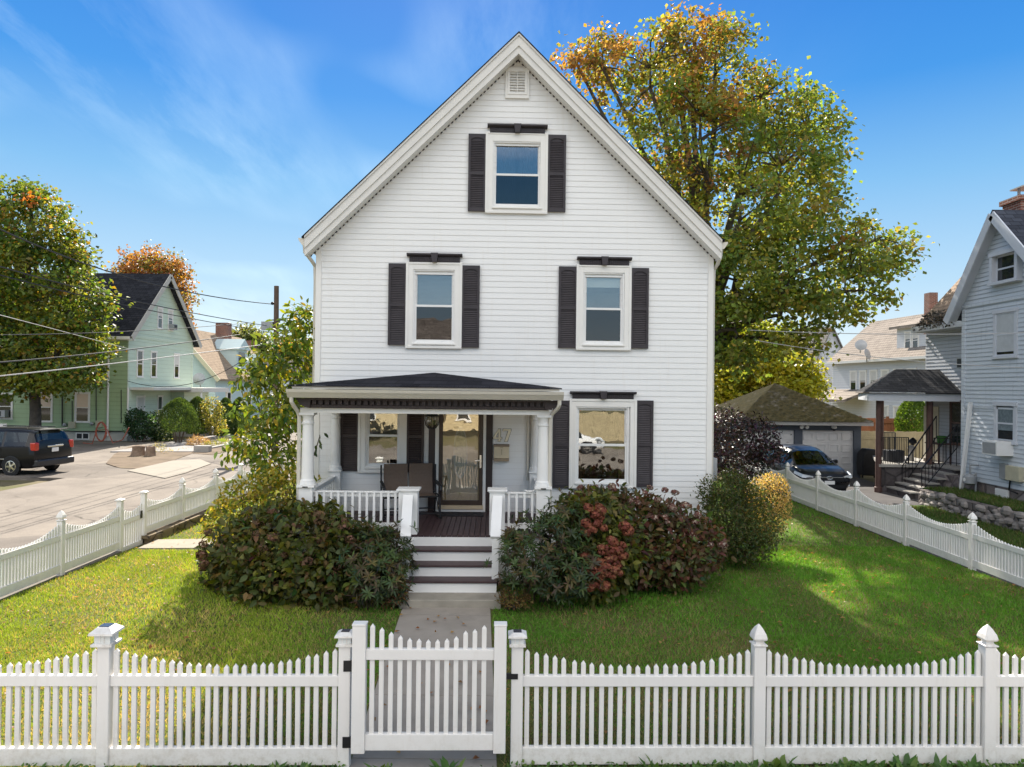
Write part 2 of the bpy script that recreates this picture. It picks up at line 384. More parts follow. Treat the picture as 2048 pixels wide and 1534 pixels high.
# ------------------------------------------------------------------ lap siding
def lap(mb, A, B, out, z0, z1, e=.117, lip=.013, clip=None, holes=(), mi=0, seams=False):
    A, B, o = Vector((*A, 0)), Vector((*B, 0)), Vector((*out, 0)); D = B-A; ln = D.length; D /= ln
    z = z0
    while z < z1-1e-4:
        t = min(z+e, z1); a, b = (clip(z) if clip else (0, ln)), (clip(t-.002) if clip else (0, ln))
        if a and b and a[1]-a[0] > .01:
            if b[1] < b[0]: b = ((b[0]+b[1])/2,)*2
            zc = (z+t)/2; segs = [(a[0], a[1], b[0], b[1])]
            for (h0, h1, hz0, hz1) in holes:
                if hz0 < zc < hz1:
                    new = []
                    for (p, q, r, s_) in segs:
                        if h1 <= p or h0 >= q: new.append((p, q, r, s_)); continue
                        if h0 > p: new.append((p, h0, r, h0))
                        if h1 < q: new.append((h1, q, h1, s_))
                    segs = new
            for (p, q, r, s_) in segs:
                v = lambda s, zz, k: tuple(A+D*s+o*k+Vector((0, 0, zz)))
                mb.quad(v(p, z, lip), v(q, z, lip), v(s_, t, .001), v(r, t, .001), mi=mi)
                mb.quad(v(p, z, 0), v(q, z, 0), v(q, z, lip), v(p, z, lip), mi=mi)
                if seams and random.random() < .5:
                    s0 = p+(q-p)*random.random()
                    if min(r, s_) < s0 < max(r, s_): mb.quad(v(s0, z+.004, lip+.001), v(s0+.005, z+.004, lip+.001), v(s0+.005, t, .003), v(s0, t, .003), mi=mi)
        z = t
    return mb
# ------------------------------------------------------------------ light, sky
SUN_EL, SUN_X = 39.0, -0.12
w = bpy.data.worlds.new("World"); sc.world = w; w.use_nodes = True
t = w.node_tree; t.nodes.clear()
class WN(NT):
    def __init__(s): s.t = t
a = WN(); out = a.n('ShaderNodeOutputWorld'); bg = a.n('ShaderNodeBackground')
sky = a.n('ShaderNodeTexSky', sky_type='NISHITA'); sky.sun_disc = False; sky.sun_elevation = R(SUN_EL); sky.sun_rotation = math.atan2(SUN_X, 1)
sky.air_density = 1.0; sky.dust_density = .3; sky.ozone_density = 3.0
co = a.coord('Generated'); sp = a.n('ShaderNodeSeparateXYZ'); a.l(co, sp.inputs[0])
K = 5.7                                                     # radiance scale of the clear-sky gradient
grad = a.ramp(sp.outputs[2], [(0.0, (.56, .59, .59)), (.045, (.49, .555, .59)), (.13, (.31, .455, .575)), (.26, (.135, .33, .55)), (.37, (.022, .195, .52)), (.48, (.004, .14, .48)), (.62, (.09, .16, .30)), (1, (.15, .19, .27))])
gk = a.mix(1., grad, (K, K, K), 'MULTIPLY')
base = a.mix(.93, sky.outputs[0], gk)
# cirrus: streaks on a high plane, plus unseen broken white cloud added behind the camera to brighten the shaded front
den = a.math('ADD', a.math('MAXIMUM', sp.outputs[2], .0), .16)
cb = a.n('ShaderNodeCombineXYZ'); a.l(a.math('DIVIDE', sp.outputs[0], den), cb.inputs[0]); a.l(a.math('DIVIDE', sp.outputs[1], den), cb.inputs[1])
mp = a.mapv(cb.outputs[0], (1.5, .42, 1), (0, 0, R(28)))
n1 = a.noise(mp, 1.1, 9, .62); n2 = a.noise(a.mapv(cb.outputs[0], (1, .8, 1)), .75, 3)
ci = a.math('MULTIPLY', a.ramp(n1, [(.44, (0, 0, 0)), (.74, (1, 1, 1))]), a.ramp(n2, [(.435, (0, 0, 0)), (.60, (1, 1, 1))]))
lf = a.ramp(sp.outputs[0], [(0.0, (1, 1, 1)), (.12, (.05, .05, .05))])      # wisps only west of the house
ci = a.math('MULTIPLY', ci, lf)
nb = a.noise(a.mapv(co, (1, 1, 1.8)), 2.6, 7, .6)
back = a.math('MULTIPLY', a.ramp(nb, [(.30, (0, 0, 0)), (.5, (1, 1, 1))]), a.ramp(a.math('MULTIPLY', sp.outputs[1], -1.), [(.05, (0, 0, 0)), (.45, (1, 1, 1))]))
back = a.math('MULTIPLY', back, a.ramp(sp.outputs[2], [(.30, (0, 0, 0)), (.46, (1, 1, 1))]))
cl = a.mix(a.math('MULTIPLY', ci, .78), base, (3.9, 4.8, 5.2))
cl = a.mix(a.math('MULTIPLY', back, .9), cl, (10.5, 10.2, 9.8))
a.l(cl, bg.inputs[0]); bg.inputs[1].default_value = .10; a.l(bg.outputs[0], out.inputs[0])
ld = bpy.data.lights.new("sun", 'SUN'); ld.energy = 4.8; ld.angle = R(.5); ld.color = (1, .93, .82)
so = bpy.data.objects.new("sun", ld); COL.objects.link(so)
sv = Vector((SUN_X, 1, 0)).normalized()*math.cos(R(SUN_EL)); sv.z = math.sin(R(SUN_EL))
so.rotation_euler = sv.to_track_quat('Z', 'Y').to_euler(); so.location = (0, 0, 40)
sc.view_settings.view_transform = 'Standard'; sc.view_settings.look = 'None'; sc.view_settings.exposure = 1.42; sc.view_settings.gamma = 1
cy = sc.cycles; cy.use_denoising = True; cy.max_bounces = 6; cy.diffuse_bounces = 3; cy.glossy_bounces = 3; cy.transmission_bounces = 4; cy.transparent_max_bounces = 8
cy.caustics_reflective = False; cy.caustics_refractive = False; cy.sample_clamp_indirect = 6

# ------------------------------------------------------------------ common materials
WHITE = paint('white_vinyl', (.80, .79, .77), .42, .03, 3, .03, 40, .4, dirt=(.55, .50, .42))
TRIM = paint('white_trim', (.80, .78, .74), .5, .03, 4, .04, 40)
CREAM = paint('cream_metal', (.66, .62, .54), .5, .05, 4, .04, 40)
DARK = paint('dark_shutter', (.042, .035, .040), .55, .2, 5, .1, 60)
BROWN = paint('brown_trim', (.040, .027, .026), .5, .2, 5, .1, 60)
DECK = paint('deck_paint', (.060, .034, .036), .5, .3, 7, .15, 30)
GLASS = glass('window_glass', (.9, .93, .92), .20)
FARGLASS = paint('dark_glass', (.02, .025, .03), .04, .1, 3, 0, 1, .9)
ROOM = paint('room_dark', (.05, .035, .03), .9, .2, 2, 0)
CURT = paint('curtain', (.55, .56, .58), .9, .1, 12, .1, 20)
BLACK = paint('black_iron', (.012, .012, .014), .45, .2, 8, .1, 40)
CONC = paint('concrete', (.36, .34, .31), .9, .16, 3, .3, 90, .2, dirt=(.20, .18, .14))
def asphalt():
    a = NT('asphalt'); co = a.coord()
    col = a.ramp(a.noise(co, .55, 8, .62), [(.32, (.16, .138, .118)), (.5, (.21, .182, .155)), (.68, (.245, .212, .178))])
    wv = a.n('ShaderNodeVectorMath', operation='ADD'); a.l(co, wv.inputs[0]); nz = a.n('ShaderNodeTexNoise'); nz.inputs['Scale'].default_value = .9; nz.inputs['Detail'].default_value = 6; a.l(co, nz.inputs['Vector']); a.l(nz.outputs['Color'], wv.inputs[1])
    v = a.n('ShaderNodeTexVoronoi', feature='DISTANCE_TO_EDGE'); v.inputs['Scale'].default_value = .22; a.l(wv.outputs[0], v.inputs['Vector'])
    ck = a.math('MULTIPLY', a.ramp(v.outputs[0], [(0, (1, 1, 1)), (.012, (0, 0, 0))]), a.ramp(a.noise(co, .35, 3), [(.42, (0, 0, 0)), (.58, (1, 1, 1))]))
    col = a.mix(a.math('MULTIPLY', ck, .75), col, (.05, .045, .04))
    v2 = a.n('ShaderNodeTexVoronoi'); v2.inputs['Scale'].default_value = .16; a.l(wv.outputs[0], v2.inputs['Vector'])
    col = a.mix(a.ramp(v2.outputs['Color'], [(.25, (.35, .35, .35)), (.3, (0, 0, 0))]), col, (.09, .08, .075))
    sp = a.ramp(a.noise(co, 60, 2), [(.35, (.8, .8, .8)), (.65, (1.15, 1.15, 1.15))]); col = a.mix(1., col, sp, 'MULTIPLY')
    a.pr(col, .95, a.bump(a.noise(co, 90, 3), .3, .01), .12); return a.m
ASPH = asphalt()
DRIVE = paint('drive_asphalt', (.085, .08, .08), .95, .25, 1.3, .3, 100, .15, dirt=(.16, .14, .12))
CHROME = paint('chrome', (.75, .75, .75), .18, .05, 3, 0, 1, .5, 1.)
METAL = paint('grey_metal', (.35, .36, .37), .45, .1, 6, .05, 40, .5, .3)
ROOFB = shingle('roof_charcoal', (.028, .028, .034), 'X', .07)
ROOFC = shingle('roof_charcoal_side', (.028, .028, .034), 'Y', .10)
BRICK = brickmat('red_brick', (.25, .09, .06), (.16, .06, .045), (.35, .31, .27))

# ------------------------------------------------------------------ ground
def grid_mesh(name, poly_fn, x0, x1, y0, y1, st, zf, m, kind='structure', label=None):
    mb = MB(); nx, ny = int((x1-x0)/st), int((y1-y0)/st)
    for j in range(ny+1):
        for i in range(nx+1):
            x, y = x0+(x1-x0)*i/nx, y0+(y1-y0)*j/ny; mb.v.append((x, y, zf(x, y)))
    for j in range(ny):
        for i in range(nx):
            if poly_fn(x0+(i+.5)*st, y0+(j+.5)*st): mb.f.append([j*(nx+1)+i, j*(nx+1)+i+1, (j+1)*(nx+1)+i+1, (j+1)*(nx+1)+i]); mb.mi.append(0)
    o = mb.build(name, m, recalc=False, smooth=False); o.data.polygons.foreach_set('use_smooth', [True]*len(o.data.polygons)); return tag(o, kind=kind)
g = NT('ground_mix'); cog = g.coord(); 
c1 = g.ramp(g.noise(cog, .35, 8, .65), [(.35, (.09, .10, .035)), (.5, (.13, .115, .06)), (.65, (.17, .14, .09))])
g.pr(c1, .95, g.bump(g.noise(cog, 20, 4), .4, .05), .1)
tag(MB().box(-600, 600, -400, 1400, -1.2, -.16).build('ground', g.m), kind='structure')
def lawn_z(x, y): return -.02+.13*min(1, max(0, (y-6.7)/4.3))-.10*max(0, min(1, (y-12)/5))
s_ = NT('lawn_soil'); cs = s_.coord(); n = s_.noise(cs, 1.1, 8, .65); n3 = s_.noise(cs, 30, 4)
c = s_.ramp(n, [(.3, (.07, .115, .022)), (.5, (.11, .125, .035)), (.68, (.16, .125, .055))]); c = s_.mix(s_.ramp(n3, [(.4, (0, 0, 0)), (.7, (.7, .7, .7))]), c, (.045, .055, .02))
s_.pr(c, .95, s_.bump(n3, .5, .03), .1)
grid_mesh('lawn', lambda x, y: True, -7.98, 9.05, 6.3, 27.9, .3, lawn_z, s_.m)
# roads
tag(MB().box(-16.6, -8.25, -30, 130, -.3, -.03).build('side_street', ASPH), kind='structure')
tag(MB().box(-60, 60, -13, 3.6, -.3, -.035).build('front_street', ASPH), kind='structure')
tag(MB().box(-60, 60, 3.6, 5.95, -.3, .0).build('sidewalk', CONC), kind='structure')
tag(MB().box(-60, -16.6, 26.6, 43.9, -.3, -.045).build('parking_yard', ASPH), kind='structure')
tag(MB().box(9.25, 14.4, 3.6, 48, -.3, -.06).build('driveway', DRIVE), kind='structure')
sw = MB(); 
for (q0, q1) in (((-24.4, 32.4), (-16.3, 33.5)),): pass
sw.prism([(q.x, q.y) for q in (G(*p) for p in ((255, 941), (345, 921), (400, 918), (422, 927), (372, 945), (330, 956)))], -.3, .0, 'z')
tag(sw.build('far_sidewalk', paint('pale_concrete', (.235, .205, .165), .9, .1, 2, .2, 60)), kind='structure')
tag(MB().prism([(-20.6, 36.5), (-16.62, 37.0), (-16.62, 110), (-19.6, 110)], -.3, .015, 'z').build('far_path', paint('grey_path', (.26, .24, .23), .95, .12, 2, .2, 60)), kind='structure')
tag(MB().prism([(-16.62, 37.9), (-16.4, 37.9), (-16.4, 110), (-16.62, 110)], -.3, .06, 'z').build('granite_kerb', CONC), kind='structure')

# walkway to the porch: slabs in one path, joints as gaps
AN = R(1.6); H = Frame(0, 14.6, AN)
pw = MB(); xs = [(-1.52, -.06)]
yy = 5.4
for ln in (1.35, 1.3, 1.28, 1.3, 1.2):
    y1 = min(yy+ln, 11.1); x = [G(*q) for q in ()]
    L0 = -1.50+.0*(yy-6); k = lambda y: -1.47-.04*(y-6.6); kr = lambda y: -.10-.045*(y-6.6)
    z0, z1 = (lawn_z(0, yy)+.022 if yy > 6.3 else .012), lawn_z(0, y1)+.022
    v = [(k(yy), yy), (kr(yy), yy), (kr(y1-.012), y1-.012), (k(y1-.012), y1-.012)]
    pw.add([(p[0], p[1], -.2) for p in v]+[(v[0][0], v[0][1], z0), (v[1][0], v[1][1], z0), (v[2][0], v[2][1], z1), (v[3][0], v[3][1], z1)],
           [(0, 3, 2, 1), (4, 5, 6, 7), (0, 1, 5, 4), (1, 2, 6, 5), (2, 3, 7, 6), (3, 0, 4, 7)]); yy = y1
tag(pw.build('walkway', paint('walk_concrete', (.31, .275, .235), .92, .13, 2.5, .35, 110, .2, dirt=(.12, .11, .10))), kind='structure')
sp_ = MB(); a0, b0 = G(270, 1106, .0), G(420, 1080, .02)
sp_.prism([(-7.8, 14.9), (-5.0, 15.1), (-4.9, 16.1), (-7.85, 15.75)], -.2, .075, 'z')
tag(sp_.build('garden_path', paint('tan_concrete', (.27, .24, .185), .9, .12, 3, .3, 70)), kind='structure')

# ------------------------------------------------------------------ the white house (local frame: x along the front, y into the house)
house = thing('white_house', 'white clapboard gabled house with dark shutters and a columned front porch', 'house', (H.x, H.y, 0), AN)
E = .1165
XL, XR = H.on(632, 640).x, H.on(1424, 700).x
ap = H.on(1038, 66, -.36); el = H.on(609, 464, -.36); er = H.on(1444, 486, -.36)
m_l = (ap.z-el.z)/(ap.x-el.x); m_r = (ap.z-er.z)/(er.x-ap.x); mm = (m_l+m_r)/2
TV = .40
def roof_in(z):                                   # x-range under the rake at height z
    zz = z+TV-.08; x0 = ap.x-(ap.z-zz)/mm; x1 = ap.x+(ap.z-zz)/mm
    a_, b_ = max(XL, x0), min(XR, x1)
    return (a_-XL, b_-XL) if b_ > a_ else None
SID = siding('white_siding', (.82, .815, .80), (.56, .52, .47), E, .35, .03, .03)
# openings (pixels of casing, glass, meeting rail, lintel, shutters)
WIN = [dict(n='attic', c=(972, 267, 1094, 427), g=(993, 292, 1075.5, 410), m=350, l=(975, 251, 1095, 267), s=[(936.5, 268, 972, 422.5), (1095, 270, 1131.5, 424)], inner='curtain'),
       dict(n='upl', c=(813, 526, 923, 696), g=(834, 547.5, 903, 681), m=612, l=(814, 508, 925, 525), s=[(776.5, 527, 813, 690), (923, 531, 959, 695)], inner='blind'),
       dict(n='upr', c=(1153, 531, 1260.5, 699.5), g=(1173, 553.5, 1240, 683.5), m=618, l=(1154, 515, 1263, 531), s=[(1117, 533, 1154, 696), (1262, 536, 1297, 697)], inner='shade'),
       dict(n='low_r', c=(1139, 799, 1271, 975), g=(1158, 821, 1249, 959.5), m=890, l=(1140, 783, 1272, 798), s=[(1105.5, 801, 1140, 976), (1271, 801, 1306, 974)], inner='room'),
       dict(n='low_l', c=(718, 797, 813, 944), g=(739, 819, 794, 928), m=871, l=None, s=[(681, 799, 717, 942), (813, 799, 848, 944)], inner='room')]
holes = []
for q in WIN:
    q['C'] = H.rect(*q['c']); q['G'] = H.rect(*q['g']); x0, x1, z0, z1 = q['G']; holes.append((x0-XL-.02, x1-XL+.02, z0-.02, z1+.02))
DR = H.rect(878, 800, 966, 1011); DG = H.rect(886, 805, 955, 1007)
holes.append((DR[0]-XL+.02, DR[1]-XL-.02, .9, DR[3]-.02))
wl = MB(); lap(wl, (XL, 0), (XR, 0), (0, -1), .35, ap.z, E, .008, roof_in, holes, seams=True)
DEP = 10.5
lap(wl, (XL, DEP), (XL, 0), (-1, 0), .35, el.z-.1, E, .014); lap(wl, (XR, 0), (XR, DEP), (1, 0), .35, el.z-.1, E, .014)
wl.build('wall', SID, house, recalc=False)
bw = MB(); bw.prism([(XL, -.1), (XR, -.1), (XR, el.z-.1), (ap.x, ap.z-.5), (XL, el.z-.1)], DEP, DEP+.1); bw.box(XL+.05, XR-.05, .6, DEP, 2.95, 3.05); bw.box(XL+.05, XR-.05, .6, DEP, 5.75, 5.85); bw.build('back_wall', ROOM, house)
MB().box(XL+.03, XR-.03, .03, DEP-.05, -.3, .36).build('foundation', CONC, house)
MB().box(XL-.012, XL+.10, -.025, .09, .35, el.z-.16).build('corner_board', TRIM, house, bevel=.004); MB().box(XR-.10, XR+.012, -.025, .09, .35, er.z-.16).build('corner_board', TRIM, house, bevel=.004)

# rake boards, soffit, roof
zl_end = max(el.z, er.z)
def rk(x, off): return (x, ap.z-off-mm*abs(x-ap.x))
for sgn, xe in ((-1, el.x), (1, er.x)):
    mb = MB(); ai, ei = ap.x, xe
    mb.prism([rk(ei, 0), rk(ai, 0), rk(ai, TV*.62), rk(ei, TV*.62)][::sgn], -.36, -.325)
    mb.prism([rk(ei, TV*.62), rk(ai, TV*.62), rk(ai, TV), (ei+(-sgn)*.0, rk(ei, TV)[1])][::sgn], -.335, -.29)
    mb.prism([rk(ei, .004), rk(ai, .004), rk(ai, .05), rk(ei, .05)][::sgn], -.385, -.362)
    mb.build('rake_board', paint('rake_paint', (.70, .68, .64), .5, .05, 3, .04, 40), house)
    so_ = MB(); so_.prism([rk(ei, TV-.06), rk(ai, TV-.06), rk(ai, TV-.02), rk(ei, TV-.02)][::sgn], -.30, .02)
    nv = 58
    for i in range(nv):
        x = ai+(ei-ai)*(i+.5)/nv; z = rk(x, TV-.03)[1]
        so_.bar((x-.016, -.02, z-.016*mm*sgn*-1*1), (x+.016, -.02, z-.016*mm*sgn), .03, .05, 1)
    so_.build('soffit', [TRIM, BROWN], house)
rf = MB(); xo = .05
for sgn, xe in ((-1, el.x), (1, er.x)):
    x2 = xe+sgn*.05
    rf.prism([rk(x2, .0), rk(ap.x, .0), rk(ap.x, -.022), rk(x2, -.022)][::sgn], -.40, DEP+.35)
rf.build('roof', ROOFC, house)
for sgn, xe, zz in ((-1, el.x, el.z), (1, er.x, er.z)):
    gt = MB(); zt = rk(xe, 0)[1]-.03
    gt.prism([(xe+sgn*.005, zt-.02), (xe+sgn*.13, zt-.01), (xe+sgn*.12, zt-.06), (xe+sgn*.055, zt-.15), (xe+sgn*.005, zt-.17)], -.34, DEP+.3); go = gt.build('gutter', CREAM, house)
    dsp = MB(); xw = XL if sgn < 0 else XR
    dsp.tube([(xe+sgn*.05, -.15, zt-.12), (xe+sgn*.04, -.15, zt-.26), (xw+sgn*.09, -.02, zt-.42), (xw+sgn*.06, .12, zt-.5), (xw+sgn*.06, .16, zt-.8), (xw+sgn*.06, .16, .5)], .04, 8); dsp.build('downspout', CREAM, house, True)

def slats(mb, x0, x1, z0, z1, y, n, mi=0):
    st = (z1-z0)/n
    for i in range(n):
        z = z0+st*i; mb.add([(x0, y+.012, z+st), (x1, y+.012, z+st), (x1, y-.006, z+st*.15), (x0, y-.006, z+st*.15), (x0, y+.012, z), (x1, y+.012, z)], [(0, 1, 2, 3), (3, 2, 5, 4)], mi)
def shutter(px, par, mt):
    x0, x1, z0, z1 = H.rect(*px, -.04); mb = MB(); wd = x1-x0; zm = z0+(z1-z0)*.49
    mb.box(x0, x1, -.036, -.016, z0, z1)
    mb.frame(x0, x1, z0, z1, .05, -.060, -.037, .07, .075); mb.box(x0+.05, x1-.05, -.060, -.037, zm-.03, zm+.03)
    xa, xb = x0+.05, x1-.05; k = 8                                       # arched head of the upper panel
    top = [(xa+(xb-xa)*i/k, z1-.115+.045*math.sin(PI*i/k)) for i in range(k+1)]
    mb.prism([(xa, z1-.07), *top, (xb, z1-.07)], -.058, -.037)
    slats(mb, xa, xb, z0+.07, zm-.03, -.044, max(8, int((zm-z0)/.042))); slats(mb, xa, xb, zm+.03, z1-.115, -.044, max(8, int((z1-zm)/.042)))
    return mb.build('shutter', mt, par)
def window(q):
    x0, x1, z0, z1 = q['C']; gx0, gx1, gz0, gz1 = q['G']; zm = H.on((q['g'][0]+q['g'][2])/2, q['m']).z
    mb = MB(); mb.frame(x0, x1, z0, z1, gx0-x0-.075, -.055, .03, gz0-z0-.085, z1-gz1-.075)
    mb.frame(x0-.012, x1+.012, z0-.012, z1+.012, .05, -.068, -.052)                    # outer J-channel bead
    mb.box(gx0-.085, gx1+.085, -.085, -.03, gz0-.092, gz0-.062)
    wo = mb.build('window', TRIM, house, bevel=.004)
    s = MB(); s.frame(gx0-.078, gx1+.078, gz0-.062, gz1+.078, .03, -.04, .10, .03)       # tracks
    s.frame(gx0-.05, gx1+.05, zm-.022, gz1+.05, .05, .02, .05, .045); s.frame(gx0-.05, gx1+.05, gz0-.035, zm+.022, .042, -.016, .018, .05, .045)
    for xx in (.25, .75): s.box(gx0+(gx1-gx0)*xx-.012, gx0+(gx1-gx0)*xx+.012, -.03, -.016, gz0-.03, gz0-.012)
    s.build('sash', WHITE, wo, bevel=.003)
    gl = MB(); gl.box(gx0-.006, gx1+.006, .032, .038, zm+.02, gz1+.01); gl.build('pane', GLASS, wo)
    gl = MB(); gl.box(gx0-.006, gx1+.006, -.002, .004, gz0+.0, zm-.02); gl.build('pane', GLASS if q['n'].startswith('low') else glass('screened_glass', (.40, .43, .46), .07), wo)
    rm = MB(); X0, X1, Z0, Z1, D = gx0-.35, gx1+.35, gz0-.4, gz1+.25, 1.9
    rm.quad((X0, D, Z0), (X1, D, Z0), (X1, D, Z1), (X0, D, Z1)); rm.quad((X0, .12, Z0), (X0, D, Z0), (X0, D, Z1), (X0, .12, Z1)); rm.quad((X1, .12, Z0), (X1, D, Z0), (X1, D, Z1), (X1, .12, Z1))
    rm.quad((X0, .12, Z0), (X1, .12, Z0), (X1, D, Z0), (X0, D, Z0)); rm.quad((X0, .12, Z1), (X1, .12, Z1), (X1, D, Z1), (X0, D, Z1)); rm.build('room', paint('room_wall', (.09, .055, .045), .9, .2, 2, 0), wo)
    ih = q['inner']
    if ih in ('curtain', 'room'):
        cu = MB(); n = 44
        half = ((0, .46), (.54, 1)) if ih == 'curtain' else ((0, .13), (.86, 1))
        for (a_, b_) in half:
            pts = [(gx0-.05+(gx1-gx0+.1)*(a_+(b_-a_)*i/n), .15+.02*math.sin(i*1.3)+.008*math.sin(i*.6)) for i in range(n+1)]
            for p_, r_ in zip(pts, pts[1:]): cu.quad((p_[0], p_[1], gz0-.05), (r_[0], r_[1], gz0-.05), (r_[0], r_[1], gz1+.05), (p_[0], p_[1], gz1+.05))
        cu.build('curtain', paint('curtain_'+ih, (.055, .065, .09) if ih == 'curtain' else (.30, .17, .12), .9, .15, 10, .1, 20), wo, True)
    if ih in ('blind', 'shade'):
        bl = MB(); zb = gz1-(gz1-gz0)*(.16 if ih == 'shade' else 1.)
        if ih == 'shade': bl.box(gx0-.03, gx1+.03, .055, .062, zb, gz1+.04)
        else: slats(bl, gx0-.03, gx1+.03, zm+.0, gz1+.04, .12, 26)
        bl.build('blind', paint('blind_'+ih, (.80, .80, .78) if ih == 'shade' else (.16, .18, .21), .7, .05, 5, 0), wo)
    if q['l']:
        lx0, lx1, lz0, lz1 = H.rect(*q['l'], -.05); l = MB(); hh = lz1-lz0
        l.box(lx0+.05, lx1-.05, -.07, -.016, lz0, lz0+hh*.66)
        l.prism([(-.016, lz0+hh*.66), (-.085, lz0+hh*.66), (-.14, lz1-.03), (-.14, lz1), (-.016, lz1)], lx0, lx1, 'x')
        n = int((lx1-lx0)/.045)
        for i in range(n):
            xx = lx0+.07+(lx1-lx0-.14)*(i+.5)/n; l.box(xx-.012, xx+.012, -.082, -.07, lz0+.02, lz0+hh*.6)
        xm = (lx0+lx1)/2; l.prism([(xm-.05, lz0-.004), (xm+.05, lz0-.004), (xm+.075, lz1+.008), (xm-.075, lz1+.008)], -.155, -.02)
        l.build('lintel', DARK, wo, bevel=.003)
    for spx in q['s']: shutter(spx, house, DARK if q['n'] != 'low_l' else BROWN)
for q in WIN: window(q)
# gable vent
vx0, vx1, vz0, vz1 = H.rect(1011, 137, 1058, 198); ix0, ix1, iz0, iz1 = H.rect(1018, 145, 1051, 188)
mb = MB(); mb.frame(vx0, vx1, vz0, vz1, .09, -.05, .02); mb.frame(ix0-.03, ix1+.03, iz0-.03, iz1+.03, .03, -.062, .0)
n = 8
for i in range(n):
    z = iz0+(iz1-iz0)*i/n; mb.prism([(-.05, z+.008), (-.04, z), (.0, z+.055), (-.008, z+.062)], ix0, ix1, 'x')
mb.box((ix0+ix1)/2-.008, (ix0+ix1)/2+.008, -.056, -.04, iz0, iz1); mb.build('gable_vent', TRIM, house)
MB().box(ix0, ix1, .006, .03, iz0, iz1).build('vent_back', BLACK, house)
# meter box on the right-hand corner
ub = MB(); p = H.on(1427, 930); ub.box(XR+.02, XR+.2, .2, .5, p.z-.35, p.z+.12); ub.build('meter_box', METAL, house, bevel=.01)

# ------------------------------------------------------------------ porch
YC = -2.22                                           # axis of the front columns
fz = H.on(900, 1070, YC-.14).z                         # porch floor
pxl, pxr = H.on(598, 1000, YC).x, H.on(1099, 1000, YC).x
fl = MB(); n = 46; st = (pxr-pxl+.1)/n
for i in range(n): fl.box(pxl-.05+st*i+.004, pxl-.05+st*(i+1)-.004, YC-.16, -.03, fz-.03, fz)
fl.build('porch_floor', DECK, house, bevel=.003)
sk = MB(); sk.box(pxl, pxr, YC-.10, YC-.04, .2, fz-.035); sk.box(pxl, pxl+.06, YC-.04, -.02, .2, fz-.035); sk.box(pxr-.06, pxr, YC-.04, -.02, .2, fz-.035); sk.build('porch_skirt', WHITE, house)
# roof: shallow hip running up to the wall
yE = YC-.42
rxl, rxr = H.on(577, 771, yE).x, H.on(1124, 775, yE).x; rz = (H.on(577, 771, yE).z+H.on(1124, 775, yE).z)/2
pk = H.on(868, 745, 0)
pr_ = MB(); A1, A2, A3 = (rxl, yE, rz), (rxr, yE, rz), (pk.x, .02, pk.z); B1, B2 = (rxl, .02, rz), (rxr, .02, rz)
pr_.quad(A1, A2, A3); pr_.quad(A2, B2, A3); pr_.quad(B1, A1, A3)
pr_.box(rxl, rxr, yE, .02, rz-.022, rz-.002); pr_.build('porch_roof', ROOFB, house)
def band(mb, px, yl, y1, mi=0, ext=0.):
    x0, x1, z0, z1 = H.rect(*px, yl); mb.box(x0, x1, yl, y1, z0, z1, mi); return x0, x1, z0, z1
ca = MB(); band(ca, (584, 773.5, 1119, 780), yE+.03, -.03); ca.build('fascia', CREAM, house)
gt = MB(); gx0, gx1, gz0, gz1 = H.rect(572, 781, 1128, 798, yE-.06)
gt.prism([(yE-.08, gz1), (yE-.06, gz1-.05), (yE-.03, gz0+.06), (yE+.02, gz0), (yE+.12, gz0), (yE+.12, gz1-.02)], gx0, gx1, 'x')
for xx in (gx0, gx1-.12): gt.prism([(xx, gz1-.01), (xx+.12, gz1-.01), (xx+.12, gz0), (xx, gz0+.05)] if xx == gx0 else [(xx, gz1-.01), (xx+.12, gz1-.01), (xx+.12, gz0+.05), (xx, gz0)], yE+.12, -.03)
gt.build('gutter', CREAM, house)
fr_ = MB(); fx0, fx1, fz0, fz1 = H.rect(592, 799, 1117, 817.5, YC-.28)
fr_.box(fx0+.16, fx1-.10, YC-.17, YC-.12, fz0, fz1); fr_.box(fx0+.16, fx1-.1, YC-.21, YC-.17, fz0, fz0+.045); fr_.box(fx0, fx1, YC-.28, YC-.17, fz1-.028, fz1)
n = 37
for i in range(n):
    x = fx0+.24+(fx1-fx0-.42)*(i+.5)/n; fr_.box(x-.033, x+.033, YC-.24, YC-.17, fz0+.052, fz1-.034)
for xx, sg in ((fx0+.02, 1), (fx1-.02, -1)):                               # scrolled end brackets
    k = 8; pts = [(xx, fz1-.03)]+[(xx+sg*(.2*(1-math.cos(PI/2*i/k))), fz1-.03-(fz1-fz0-.03)*math.sin(PI/2*i/k)) for i in range(1, k+1)]+[(xx+sg*.22, fz1-.03)]
    fr_.prism(pts, YC-.26, YC-.10)
fr_.box(fx0+.12, fx0+.16, YC-.17, -.03, fz0, fz1); fr_.box(fx1-.14, fx1-.10, YC-.17, -.03, fz0, fz1)
fr_.build('dentil_frieze', BROWN, house)
bm_ = MB(); bx0, bx1, bz0, bz1 = H.rect(600, 818, 1099, 828, YC-.13)
bm_.box(bx0, bx1, YC-.13, YC+.10, bz0, bz1); bm_.box(bx0, bx0+.2, YC+.10, -.03, bz0, bz1); bm_.box(bx1-.2, bx1, YC+.10, -.03, bz0, bz1); bm_.build('porch_beam', TRIM, house, bevel=.005)
MB().box(bx0+.2, bx1-.2, YC+.10, -.03, bz1-.02, bz1+.02).build('porch_ceiling', TRIM, house)
cz0 = H.on(610, 968, YC).z
